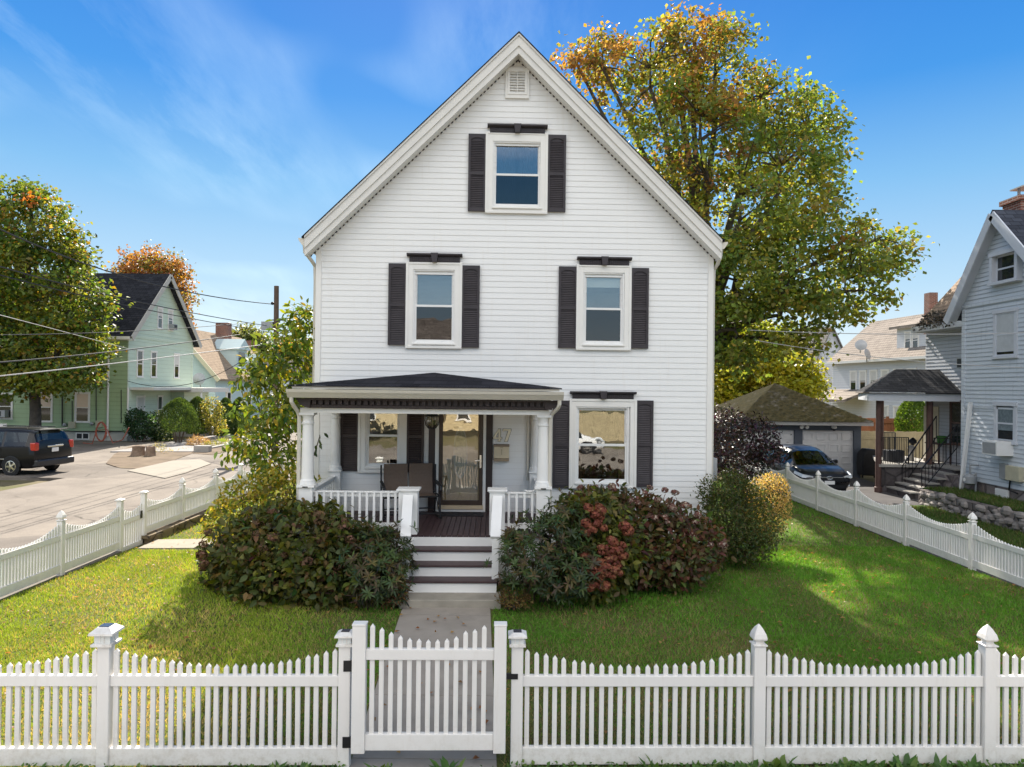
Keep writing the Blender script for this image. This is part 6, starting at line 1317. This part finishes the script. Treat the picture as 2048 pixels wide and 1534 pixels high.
# porch clutter
q = P(1787, 895, 26.4); o = MB().box(-.3, .3, -.2, .2, 0, .42).build('planter_box', paint('planter_dark', (.05, .05, .055), .7, .2), bevel=.02); o.location = (q.x, 26.4, pz_); tag(o, 'dark box planter on the neighbour porch behind the iron railing', 'planter')
q = P(1823, 900, 26.6); pl = thing('potted_ornament', 'round dark ornament on a pedestal on the neighbour porch', 'ornament', (q.x, 26.6, pz_)); MB().lathe([(.1, 0), (.08, .3), (.14, .5), (.05, .6)], n=12).build('pedestal', CONC, pl, True); MB().lathe([(.02, 0), (.13, .1), (.13, .2), (.02, .3)], (.05, 0, .58), 12).build('ball', BLACK, pl, True)
q = P(1893, 880, 25.5); tb = thing('porch_table', 'small brown table with green bin on the neighbour porch landing', 'table', (15.55, 25.9, pz_)); box_part('top', tb, PC, -.25, .28, -.5, .4, .70, .74)
for sx, sy in ((-.2, -.4), (.22, -.4), (-.2, .3), (.22, .3)): box_part('leg', tb, PC, sx-.025, sx+.025, sy-.025, sy+.025, 0, .70)
o = MB().lathe([(.14, 0), (.17, .26), (.15, .26), (.13, .03)], n=12).build('green_bin', paint('bin_green', (.05, .16, .03), .5, .1), None, True); o.location = (15.6, 25.75, pz_+.742); tag(o, 'green round bin on the small porch table', 'bin')
o = MB(); o.tube([(0, 0, 0), (.12, .18, 1.25)], .014, 6); o.lathe([(.05, 0), (.12, .0), (.1, .12), (.02, .2)], (0, 0, 0), 8); o = o.build('broom', paint('broom', (.30, .26, .22), .8, .2)); o.location = (15.55, 26.6, pz_); tag(o, 'broom leaning against the porch wall of the blue grey house', 'broom')
# leaning pipe, gas meter
a_, b_ = npos(1922, 983, 14.35), npos(1941, 805, 14.45); mb = MB(); mb.bar(a_, b_, .11, .08); tag(mb.build('loose_downspout', WHITE), 'detached white downspout leaning against the blue grey house corner', 'downspout')
gm = thing('gas_meter', 'grey gas meter at the foot of the blue grey house wall', 'gas meter', npos(1940, 970, 14.3)); MB().lathe([(.10, 0), (.19, .06), (.19, .26), (.10, .34)], n=14).build('meter_body', METAL, gm, True); MB().tube([(0, 0, .3), (0, 0, .62), (.25, 0, .62)], .03, 7).build('inlet_pipe', METAL, gm); MB().tube([(0, -.12, .28), (.1, -.12, .4), (.1, -.12, -.25)], .028, 7).build('outlet_pipe', METAL, gm); MB().lathe([(.06, 0), (.06, .05)], n=10).xf(Matrix.Translation((-.19, 0, .17)) @ Matrix.Rotation(PI/2, 4, 'Y')).build('dial', WHITE, gm)
q = npos(2036, 948); mbx = thing('electric_box', 'beige electric meter box on the lower wall of the blue grey house', 'electric box', q); box_part('box', mbx, paint('meter_beige', (.50, .46, .33), .5, .1), -.18, -.02, -.28, .28, -.2, .22, bevel=.01); box_part('side_box', mbx, METAL, -.12, -.02, .35, .62, -.2, .25); MB().tube([(-.08, .2, -.2), (-.08, .25, -.5), (-.08, -.1, -.55)], .025, 6).build('conduit', BLACK, mbx)
cv0, cv1 = npos(1995, 990), npos(2018, 998); cvx = 14.58
mb = MB(); mb.box(14.55, 14.6, cv1.y-.05, cv0.y, .28, .68); 
for k in range(6): mb.box(14.53, 14.55, cv1.y-.03, cv0.y-.02, .31+.06*k, .34+.06*k)
o = mb.build('cellar_vent', WHITE, nh); o.location = (-14.6, -23, 0)
# raised lawn and stone wall
tag(MB().box(13.45, 14.62, 8, 23.2, -.3, .42).build('raised_bank', paint('bank_grass', (.05, .085, .02), .95, .3, 3, .6, 30, .1, dirt=(.11, .10, .04))), kind='structure')
sw2 = MB(); NS = 56
sw2.box(13.14, 13.42, 8, 22.9, -.2, .40)
wo_ = thing('stone_wall', 'low rubble stone wall holding the raised lawn of the blue grey house', 'wall', (13.1, 15, 0)); b_ = sw2.build('mortar_core', stonemat('rubble', (.10, .085, .08), (.30, .26, .24), 3.5), wo_); b_.location = (-13.1, -15, 0)
cs = MB()
for i in range(150):
    y = 8+14.8*random.random(); z = -.1+.5*random.random(); s = random.uniform(.09, .17); u = [(random.uniform(.75, 1.15)) for _ in range(3)]
    cs.lathe([(s*.3, -s*.7), (s*.95, -s*.35), (s, .2*s), (s*.55, s*.7)], (0, 0, 0), 7, rot=random.random()); k = len(cs.v)-28
    for j in range(k, k+28): x_, y_, z_ = cs.v[j]; cs.v[j] = (13.16-13.1+x_*.8*u[0]+random.uniform(-.01, .01), y-15+y_*1.3*u[1], z+z_*u[2])
o_st = cs.build('stones', paint('field_stone', (.27, .24, .22), .9, .3, 4, .5, 20), wo_); o_st['kind'] = 'stuff'
n = 30000; x = np.where(rng.random(n) < .4, 13.45+1.1*rng.random(n), 10.9+2.2*rng.random(n)); y = 10+13*rng.random(n); zb = np.where(x > 13.4, .42, -.06); ok = ~((x < 13.2) & (y > 22.2)) & ~((x < 11.6+.5*np.sin(y)) & (y > 18)); x, y, zb = x[ok], y[ok], zb[ok]; n = len(x)
a_ = rng.random(n)*6.28; h = .05+.07*rng.random(n); b = np.stack([x, y, zb], 1); t_ = np.stack([np.cos(a_)*.012, np.sin(a_)*.012, 0*a_], 1); tip = b+np.concatenate([rng.normal(size=(n, 2))*.03, h[:, None]], 1)
tag(tri_mesh('grass', np.stack([b-t_, b+t_, tip], 1).reshape(-1, 3), np.arange(n*3).reshape(-1, 3), np.repeat(pick([(.045, .085, .018), (.06, .10, .02), (.10, .095, .04)], n), 3, 0), leafmat('grass_blade', .6, .4, .2)), 'shaggy grass beside the driveway and on the raised bank', 'grass', kind='stuff')
tag(MB().prism([(10.8, 8), (13.14, 8), (13.14, 22.6), (11.5, 22.2), (11.0, 18)], -.3, -.055, 'z').build('side_lawn', MATS.get('bank_grass')), kind='structure')
cone_shrub('narrow bright green arborvitae seen through the neighbour porch', 1827, 872, 796, 35.5, .85, [(.05, .10, .015), (.08, .13, .02), (.04, .075, .015)], n=4200, name='arborvitae', group=None, ls=.12)

# far grey house with dormer
fh = thing('long_grey_house', 'long light grey house with dormer and a row of tall windows behind the porch', 'house', (28.2, 50.5, 0)); FS = siding('far_grey_siding', (.60, .61, .63), (.33, .34, .37), .2, .3); fez = P(1765, 718, 55).z
mb = MB(); lap(mb, (0, 12), (1.2, -4), (-1, -.07), .3, fez, .2, .02); mb.build('wall', FS, fh, recalc=False); D_ = Vector((1.2, -16, 0)).normalized(); Nn = (-D_.y*-1, 0)
mb = MB(); mb.add([(-.5, 12.3, fez-.05), (.75, -4.3, fez-.05), (4.6, -4, fez+3.6), (3.4, 12, fez+3.6)], [(0, 1, 2, 3)]); mb.build('roof', shingle('far_tan_roof', (.26, .225, .195), 'Y', .2, .1), fh); mb = MB(); mb.bar((-.55, 12.3, fez-.1), (.7, -4.3, fez-.1), .15, .2); mb.build('gutter', TRIM, fh)
box_part('core', fh, FS, 1.5, 9, -4, 12, 0, fez)
FO, FD, FN = (0, 12), (D_.x, D_.y), (-1*abs(D_.y), -abs(D_.x))
def fs(px):                                     # distance along the facade for a pixel column
    k = (px-CX)/F; o = Vector((28.2, 62.5)); d = Vector((D_.x, D_.y)); return (k*o.y-o.x)/(d.x-k*d.y)
for px in (1707, 1726, 1747, 1770, 1796, 1824): wallwin(fh, FO, FD, FN, fs(px), fez-2.6, .80, 1.7, TRIM, blind=BLIND, shade=.45, fw_=.12)
for px in (1770, 1796, 1824): wallwin(fh, FO, FD, FN, fs(px), .6, .80, 1.8, TRIM, blind=BLIND, shade=.45, fw_=.12)
s0, s1 = fs(1783), fs(1846); dz0 = fez+.25
def fm(s, b, z): return (FO[0]+FD[0]*s+FN[0]*b, FO[1]+FD[1]*s+FN[1]*b, z)
mb = MB(); mb.add([fm(s0, -.4, dz0), fm(s1, -.4, dz0), fm(s1, -3, dz0), fm(s0, -3, dz0), fm(s0, -.4, dz0+2.0), fm(s1, -.4, dz0+2.0), fm(s1, -3, dz0+2.3), fm(s0, -3, dz0+2.3)], [(0, 1, 5, 4), (1, 2, 6, 5), (2, 3, 7, 6), (3, 0, 4, 7), (4, 5, 6, 7)]); mb.build('dormer', FS, fh)
mb = MB(); mb.add([fm(s0-.4, .0, dz0+1.95), fm(s1+.4, .0, dz0+1.95), fm(s1+.4, -4, dz0+3.2), fm(s0-.4, -4, dz0+3.2), fm(s0-.4, .0, dz0+2.15), fm(s1+.4, .0, dz0+2.15), fm(s1+.4, -4, dz0+3.4), fm(s0-.4, -4, dz0+3.4)], [(0, 3, 2, 1), (4, 5, 6, 7), (0, 1, 5, 4), (1, 2, 6, 5), (2, 3, 7, 6), (3, 0, 4, 7)]); mb.build('dormer_roof', shingle('far_tan_roof'), fh)
for px in (1805, 1820): wallwin(fh, (FO[0]-FN[0]*.4, FO[1]-FN[1]*.4), FD, FN, fs(px), dz0+.35, .62, 1.3, TRIM, blind=BLIND, shade=.4)
pr2 = MB(); sA, sB = fs(1660), fs(1740); pr2.add([fm(sA, 2.2, 2.65), fm(sB, 2.2, 2.65), fm(sB, 0, 3.5), fm(sA, 0, 3.5), fm(sA, 2.2, 2.85), fm(sB, 2.2, 2.85), fm(sB, 0, 3.7), fm(sA, 0, 3.7)], [(0, 3, 2, 1), (4, 5, 6, 7), (0, 1, 5, 4), (1, 2, 6, 5), (2, 3, 7, 6), (3, 0, 4, 7)]); pr2.build('porch_roof', shingle('far_tan_roof'), fh)
q = P(1858, 600, 44); ch_ = MB(); ch_.box(q.x-28.2-.25, q.x-28.2+.25, -7, -6.4, P(1856, 668, 44).z, P(1856, 587, 44).z); ch_.build('chimney', BRICK, fh)
for i, (px, py) in enumerate(((1722, 690), (1735, 708))):
    q = P(px, py, 56.5-i); ds = thing('satellite_dish', ('upper grey satellite dish on the roof of the long grey house', 'lower grey satellite dish on the roof edge of the long grey house')[i], 'satellite dish', q, 0, 'dishes on the long grey house')
    MB().lathe([(.02, .1), (.24, .05), (.44, 0), (.45, .02), (.24, .08), (.02, .14)], n=18).xf(Matrix.Rotation(R(70), 4, 'X') @ Matrix.Rotation(R(35 if i else -20), 4, 'Y')).build('reflector', METAL, ds, True); MB().tube([(0, .1, 0), (.2, .5, -.6)], .05, 5).build('mast', METAL, ds)
wh = thing('white_gable_house', 'white gable ended house left of the long grey house', 'house', (P(1660, 800, 66).x, 66, 0)); wx0, wx1 = P(1633, 800, 66).x-wh.location.x, P(1690, 800, 66).x-wh.location.x; we, wr = P(1640, 715, 66).z, P(1664, 655, 66).z
W5 = wx1-wx0
def c5(z):
    if z < we: return (0, W5)
    k = (z-we)/(wr-we)*W5/2; return (k, W5-k) if k < W5/2 else None
mb = MB(); lap(mb, (wx0, 0), (wx1, 0), (0, -1), 0, wr, .2, .02, c5); lap(mb, (wx0, 9), (wx0, 0), (-1, 0), 0, we, .2, .02); mb.build('wall', siding('white_far_siding', (.50, .51, .53), (.42, .41, .40), .2, 0.), wh, recalc=False)
mb = MB(); xm = (wx0+wx1)/2; k = (wr-we)/(W5/2)
for sg, xe in ((-1, wx0), (1, wx1)): mb.prism([(xe+sg*.3, we-.3*k), (xm, wr), (xm, wr+.18), (xe+sg*.3, we-.3*k+.18)], -.35, 9)
mb.build('roof', shingle('grey_far_roof', (.16, .15, .14), 'Y', .2, .2), wh); wallwin(wh, (wx0, 0), (1, 0), (0, -1), W5-.35, 6.3, .45, .8, TRIM); wallwin(wh, (wx0, 0), (1, 0), (0, -1), W5-.4, 1.5, .5, 1.6, TRIM)
bb = thing('brick_building', 'orange brick building with a white window behind the yellow tree', 'building', (P(1608, 800, 85).x, 85, 0)); box_part('wall', bb, brickmat('orange_brick', (.36, .17, .10), (.28, .13, .08), (.4, .35, .3)), -3, 1.6, 0, 8, 0, P(1600, 735, 85).z); mb = MB(); mb.box(-3.3, 1.9, -.3, 8, P(1600, 735, 85).z, P(1600, 731, 85).z); mb.build('roof', ROOFB, bb); q = P(1626, 762, 85); box_part('window', bb, TRIM, q.x-bb.location.x-.9, q.x-bb.location.x+.9, -.06, -.01, q.z-1, q.z+.9); box_part('window_pane', bb, FARGLASS, q.x-bb.location.x-.75, q.x-bb.location.x+.75, -.08, -.061, q.z-.1, q.z+.8)

# trees right
tree('big_maple', 'tall spreading maple turning orange at the top behind the white house', 'tree', (7.6, 31.0, -.1),
     blobs_px([(1350, 112, 31, (2.6, 2.6, 1.9)), (1205, 135, 31.5, (1.6, 1.8, 1.5)), (1300, 175, 30, (2.1, 2.2, 1.8)), (1430, 150, 31, (2.4, 2.4, 2.2)), (1390, 78, 31, (1.7, 1.7, 1.0)), (1400, 280, 29.5, (2.8, 2.8, 2.2)), (1530, 230, 31, (2.2, 2.4, 2.0)), (1610, 300, 31, (1.7, 2.2, 2.4)), (1560, 380, 29.5, (2.4, 2.6, 2.2)), (1480, 440, 29, (2.8, 2.8, 2.2)), (1620, 400, 31, (1.3, 1.8, 1.6)), (1590, 520, 28.5, (2.2, 2.4, 1.8)), (1470, 560, 28.5, (2.2, 2.4, 1.8)), (1720, 530, 29, (1.8, 2.0, 1.9)), (1750, 480, 29.5, (1.2, 1.4, 1.0)), (1690, 582, 28.5, (2.0, 2.2, 1.0)), (1560, 630, 28, (2.2, 2.2, 1.3)), (1470, 660, 28, (1.6, 2.0, 1.4)), (1580, 683, 28, (1.2, 1.4, .6)), (1150, 120, 32, (.8, 1.0, .9)), (1250, 330, 32, (1.0, 1.2, .8)), (1480, 720, 29, (1.2, 1.5, .7)), (1345, 370, 32, (1.6, 2.0, 1.3))]),
     680, 56, .195, [(.10, .15, .032), (.11, .155, .034), (.13, .17, .036), (.085, .125, .034), (.17, .19, .036), (.19, .18, .036)], [(.22, .125, .045), (.25, .14, .045), (.18, .14, .04), (.20, .105, .045), (.27, .17, .04), (.13, .135, .035)], .42, clump_r=.56, topbias=.60, fork=.42, lo=.5, twigs=320)
tree('yellow_tree', 'bright yellow green tree between the garage and the white house', 'tree', P(1500, 850, 46), blobs_px([(1490, 735, 46, (3.2, 2.6, 2.2)), (1560, 755, 45, (2.2, 2, 1.7)), (1440, 770, 45.5, (2.2, 2, 1.8)), (1600, 770, 46, (1.2, 1.4, 1.2)), (1500, 690, 48, (2.6, 2.2, 1.6)), (1530, 790, 44.5, (2.6, 2, 1.2))]), 340, 56, .25, [(.22, .22, .022), (.28, .25, .025), (.17, .19, .02), (.13, .16, .02)], None, .25, clump_r=.75, twigs=20)
for i, (px, py, d, s, pal, lab) in enumerate(((1560, 700, 110, 8, GRN, 'green tree far behind the yellow tree'), (1880, 700, 120, 8, GRN, 'green tree far behind the blue grey house'))):
    tree('distant_tree', lab, 'tree', P(px, 790, d), [(tuple(P(px, py+30, d)), (s, s, s*.8)), (tuple(P(px-40, py+50, d)), (s*.7, s*.7, s*.6))], 110, 36, .7, pal, None, .4, clump_r=1.6, twigs=0)
# far wooded mass closing the horizon
n = 26000; th = R(-62)+R(124)*rng.random(n); d = 190+40*rng.random(n); x = d*np.sin(th); y = d*np.cos(th); top = 7.5+3.5*noise3(np.stack([th*40, 0*th, 0*th], 1), 1., 3); z = top*rng.random(n)**.6
leaf_mesh('far_trees', np.stack([x, y, z], 1), rdir(n), rdir(n), np.full(n, 2.6), np.full(n, 2.2), pick(GRN+[(.2, .13, .03)], n), leafmat('leaf'), None); tag(bpy.data.objects['far_trees'], 'far wooded skyline beyond the houses', 'woods', kind='stuff')

# ================================================================== vehicles
def vehicle(name, label, loc, rz, S, wheels, paintm, wins, wr=.34, glassm=None, front=True, cat='car', extra=None):
    """S: stations (x, z low, z belt, z top, half width belt, half width top), x from tail (0) to nose"""
    root = thing(name, label, cat, loc, rz); S = np.array(S); L = S[-1, 0]
    xs = sorted(set(np.round(np.concatenate([np.arange(0, L+.001, .1), S[:, 0], [v for q in wins for v in q[1:3]]]), 3)))
    I = lambda k, x: float(np.interp(x, S[:, 0], S[:, k]))
    def ring(x):
        zl, zb, zt, w, wt = (I(k, x) for k in range(1, 6)); h = zt-zb
        return [(0, zl), (w*.86, zl), (w*.97, zl+.12), (w, (zl+zb)/2+.05), (w*.985, zb-.04), (w*.95, zb), (wt+.03, zb+h*.80), (wt-.05, zt-.05*min(1, h/.3)), (wt*.6, zt), (0, zt+.012)]
    body = MB(); gl_ = {}
    rings = [ring(x) for x in xs]; cxm = L/2
    for i in range(len(xs)-1):
        for sd in (-1, 1):
            for k in range(9):
                v = [(xs[i]-cxm, sd*rings[i][k][0], rings[i][k][1]), (xs[i+1]-cxm, sd*rings[i+1][k][0], rings[i+1][k][1]), (xs[i+1]-cxm, sd*rings[i+1][k+1][0], rings[i+1][k+1][1]), (xs[i]-cxm, sd*rings[i][k+1][0], rings[i][k+1][1])]
                tgt = body; xm = (xs[i]+xs[i+1])/2
                for (nm, a_, b_, kind) in wins:
                    if a_-1e-6 <= xm <= b_+1e-6 and ((kind == 'side' and k == 5) or (kind == 'top' and k in (7, 8))): tgt = gl_.setdefault((nm, a_, sd if kind == 'side' else 0), MB())
                tgt.quad(*v)
    for e, r_ in ((0, rings[0]), (-1, rings[-1])):
        body.add([(xs[e]-cxm, y, z) for y, z in r_]+[(xs[e]-cxm, -y, z) for y, z in r_[::-1]], [list(range(20))])
    bo = body.build('body', paintm, root); bm = bmesh.new(); bm.from_mesh(bo.data); bmesh.ops.remove_doubles(bm, verts=bm.verts, dist=.002); bmesh.ops.recalc_face_normals(bm, faces=bm.faces); bm.to_mesh(bo.data); bm.free()
    bo.data.polygons.foreach_set('use_smooth', [True]*len(bo.data.polygons)); bo.data.set_sharp_from_angle(angle=R(38))
    for (nm, _, sd), g_ in gl_.items(): g_.build(nm, glassm or FARGLASS, root, True)
    for x in wheels:
        for sd in (-1, 1):
            w = I(4, x); yo = sd*(w+.012); wn = MB(); T = Matrix.Translation((x-cxm, yo, wr)) @ Matrix.Rotation(-sd*PI/2, 4, 'X')
            wn.lathe([(wr*.62, -.20), (wr*.9, -.2), (wr, -.15), (wr, -.03), (wr*.93, .005), (wr*.66, .005)], n=28).xf(T); wo = wn.build('wheel', paint('tyre', (.015, .015, .016), .8, .2, 8, .2, 40), root, True)
            rmh = MB(); rmh.lathe([(wr*.66, -.05), (wr*.66, .008), (wr*.6, .01), (wr*.57, -.02)], n=28)
            for q in range(5):
                c, s = math.cos(q*1.2566), math.sin(q*1.2566); rmh.bar((c*wr*.1, s*wr*.1, .004), (c*wr*.6, s*wr*.6, -.004), wr*.20, .02)
            rmh.lathe([(wr*.15, -.01), (wr*.14, .015), (wr*.05, .018)], n=12); rmh.xf(T).build('rim', CHROME, wo, True); MB().lathe([(wr*.6, -.06), (wr*.6, -.055)], n=20).xf(T).build('hub_back', BLACK, wo)
            arc = MB(); arc.tube([(x-cxm+wr*1.13*math.cos(PI*q/14), sd*(w*.985+.004), wr+wr*1.13*math.sin(PI*q/14)) for q in range(15)], .028, 6); arc.build('wheel_arch', BLACK, root, True)
            dk = MB(); dk.lathe([(wr*1.11, -.02), (wr*1.11, -.004)], n=24).xf(T); dk.build('wheel_well', BLACK, root)
    def b(nm, m, x0, x1, y0, y1, z0, z1, bev=.02): return box_part(nm, root, m, x0-cxm, x1-cxm, y0, y1, z0, z1, bevel=bev)
    if extra: extra(root, b, I, L, cxm)
    return root
VANP = paint('van_black', (.008, .008, .010), .28, .1, 3, 0, 1, .3, 0, .15)
REDL = paint('tail_red', (.45, .02, .015), .15, .15, 12, 0, 1, .6, 0, .5); LAMP = paint('head_lamp', (.55, .58, .60), .08, .1, 9, 0, 1, .8)
def van_x(root, b, I, L, c):
    for sd in (-1, 1):
        b('tail_light', REDL, -.005, .22, *sorted((sd*.76, sd*.965)), .95, 1.26, .03); b('head_light', LAMP, L-.55, L-.18, *sorted((sd*.58, sd*.93)), .62, .80)
        b('side_moulding', CHROME, .9, 4.0, *sorted((sd*.96, sd*1.0)), .60, .625, .004); b('mirror', BLACK, 3.75, 3.95, *sorted((sd*1.0, sd*1.2)), 1.05, 1.22)
        b('roof_rail', BLACK, .6, 3.0, *sorted((sd*.66, sd*.70)), 1.76, 1.80, .01); b('sliding_door_gap', BLACK, 1.45, 1.46, *sorted((sd*.955, sd*.995)), .45, 1.05, 0); b('sliding_door_gap', BLACK, 2.52, 2.53, *sorted((sd*.955, sd*.995)), .45, 1.05, 0)
        b('door_handle', VANP, 2.6, 2.8, *sorted((sd*.98, sd*1.01)), .93, .97, .01); b('door_handle', VANP, 1.55, 1.75, *sorted((sd*.98, sd*1.01)), .93, .97, .01)
    b('bumper', paint('van_bumper', (.03, .03, .034), .35, .1, 3, 0), -.10, .18, -.92, .92, .34, .60, .05); b('license_plate', WHITE, -.03, -.005, -.16, .16, .86, 1.02, .004); b('plate_garnish', CHROME, -.04, .0, -.38, .38, 1.05, 1.12, .01); b('spoiler', VANP, .02, .30, -.70, .70, 1.70, 1.745, .015); b('rear_wiper', BLACK, .06, .09, -.3, .15, 1.2, 1.22, 0)
    b('grille', BLACK, L-.06, L+.0, -.45, .45, .55, .72)
VS = [(0, .42, .98, 1.03, .86, .78), (.06, .32, 1.12, 1.28, .95, .80), (.22, .28, 1.14, 1.66, .985, .74), (.45, .26, 1.13, 1.75, .99, .75), (1.5, .25, 1.11, 1.77, .995, .76), (2.6, .25, 1.09, 1.76, .995, .76), (3.3, .25, 1.06, 1.66, .99, .72), (4.15, .25, 1.02, 1.10, .98, .80), (4.6, .26, .92, .98, .96, .80), (4.95, .30, .78, .84, .90, .72), (5.12, .40, .62, .68, .80, .6)]
q = G(78, 950, -.045); vl = P(62, 930, 29.3)
van = vehicle('minivan', 'black minivan parked beside the maple tree, seen from behind and the side', (-20.45, 28.3, -.045), R(180-9), VS, (1.0, 4.0), VANP, [('rear_window', .08, .30, 'top'), ('side_window', .42, 1.38, 'side'), ('side_window', 1.48, 2.46, 'side'), ('side_window', 2.56, 3.4, 'side'), ('windscreen', 3.35, 4.1, 'top')], .34, glass('car_glass', (.25, .28, .28), .03), cat='van', extra=van_x)
def car_x(root, b, I, L, c):
    for sd in (-1, 1):
        hl = MB(); hl.add([(L-.62-c, sd*.88, .80), (L-.22-c, sd*.80, .74), (L-.10-c, sd*.52, .70), (L-.10-c, sd*.52, .61), (L-.20-c, sd*.84, .63), (L-.60-c, sd*.93, .72)], [(0, 1, 4, 5), (1, 2, 3, 4)]); hl = hl.build('headlight', LAMP, root); so_ = hl.modifiers.new('t', 'SOLIDIFY'); so_.thickness = .06; so_.offset = 1
        b('fog_light', LAMP, L-.18, L-.06, *sorted((sd*.62, sd*.74)), .36, .43); b('mirror', VANP, L-1.85, L-1.65, *sorted((sd*.93, sd*1.13)), .98, 1.12, .04); b('tail_light', REDL, -.01, .2, *sorted((sd*.6, sd*.92)), .85, 1.05); b('door_handle', VANP, 2.3, 2.5, *sorted((sd*.92, sd*.96)), .86, .90, .01)
    b('lower_grille', BLACK, L-.16, L-.0, -.6, .6, .28, .46, .03); b('upper_grille', BLACK, L-.10, L+.005, -.50, .50, .58, .66, .015); b('grille_bar', CHROME, L-.08, L+.015, -.50, .50, .665, .685, .005); b('license_plate', WHITE, L-.0, L+.03, -.17, .17, .44, .56, .004)
    em = MB(); em.tube([(L+.02-c, .09*math.cos(i*PI/8), .665+.055*math.sin(i*PI/8)) for i in range(17)], .010, 6); em.tube([(L+.022-c, .035*math.cos(i*PI/8), .665+.05*math.sin(i*PI/8)) for i in range(17)], .008, 6); em.build('badge', CHROME, root, True)
    for sd in (-.3, .25): wp = MB(); wp.bar((L-1.15-c, sd, .985), (L-1.45-c, sd+.5, 1.10), .02, .02); wp.build('wiper', BLACK, root)
    b('wind_deflector', BLACK, L-2.6, L-2.5, -.05, .05, 1.50, 1.56, .02)
CS = [(0, .40, .80, .86, .78, .7), (.08, .30, .95, 1.02, .86, .72), (.5, .26, .98, 1.36, .91, .62), (.9, .25, .97, 1.52, .92, .63), (1.6, .24, .96, 1.57, .925, .64), (2.3, .24, .95, 1.55, .925, .63), (2.8, .24, .94, 1.43, .92, .62), (3.5, .24, .92, .98, .91, .76), (3.9, .25, .84, .92, .89, .70), (4.2, .28, .74, .82, .85, .62), (4.38, .34, .62, .70, .74, .5), (4.44, .42, .55, .62, .62, .4)]
cp = P(1672, 930, 24.0)
car = vehicle('parked_car', 'black hatchback parked nose out in front of the garage doors', (cp.x-.3, 26.2, -.06), R(-88), CS, (.85, 3.45), VANP, [('side_window', .55, 1.35, 'side'), ('side_window', 1.45, 2.25, 'side'), ('side_window', 2.35, 3.2, 'side'), ('rear_window', .15, .85, 'top'), ('windscreen', 2.72, 3.45, 'top')], .33, glass('windscreen_glass', (.20, .24, .24), .06), extra=car_x)
# across the street behind the camera (mirrored in the ground floor windows)
oh = thing('cream_house', 'cream clapboard house across the front street', 'house', (-5, -24, 0)); RS = siding('cream_siding', (.52, .42, .24), (.3, .24, .14), .15, .3)
mb = MB(); lap(mb, (-6, 0), (6, 0), (0, 1), .2, 6, .15, .02); mb.build('wall', RS, oh, recalc=False); mb = MB(); mb.prism([(.4, 5.8), (-9, 5.8), (-4.3, 9)], -6.5, 6.5, 'x'); mb.build('roof', shingle('red_house_roof', (.2, .17, .15), 'X', .15), oh)
for x in (-3.5, 0, 3.5): wallwin(oh, (0, 0), (1, 0), (0, 1), x, 1, .9, 1.6, TRIM, blind=BLIND); wallwin(oh, (0, 0), (1, 0), (0, 1), x, 3.8, .9, 1.5, TRIM, blind=BLIND)
bfm = MB()
for i in range(60): bfm.box(3+.2*i, 3.19+.2*i, -19, -18.96, -.1, 1.8)
tag(bfm.build('board_fence', paint('pale_boards')) if 'pale_boards' not in MATS else bfm.build('board_fence', MATS['pale_boards']), 'weathered board fence across the front street', 'fence')
wc = copy_tree(car); wc['label'] = 'white hatchback parked at the kerb across the front street'; wc.location = (4.2, -9.6, -.035); wc.rotation_euler = (0, 0, 0)
WP = paint('car_white', (.75, .75, .74), .25, .03, 3, 0, 1, .5, 0, 1.)
for o in [x for x in bpy.data.objects if x.parent == wc and x.name.startswith(('body', 'mirror', 'door_handle'))]: o.data = o.data.copy(); o.data.materials[0] = WP
tree('street_tree', 'red autumn tree across the front street', 'tree', (-10, -17, 0), [((-10, -17, 3.4), (2.2, 2.2, 1.8)), ((-8.6, -17, 4.4), (1.6, 1.6, 1.5)), ((-11.5, -17.5, 4.2), (1.7, 1.7, 1.5))], 130, 40, .3, [(.25, .06, .02), (.18, .05, .02), (.22, .10, .03)], None, .25, clump_r=.7, twigs=10)
tree('street_tree', 'yellowing tree across the front street', 'tree', (11, -34, 0), [((11, -34, 5), (2.6, 2.6, 2.4)), ((9, -34, 4), (2.2, 2.2, 1.8)), ((13, -34, 4), (2.2, 2.2, 1.8))], 150, 40, .35, GRN+AUT, None, .3, clump_r=.8, twigs=10)
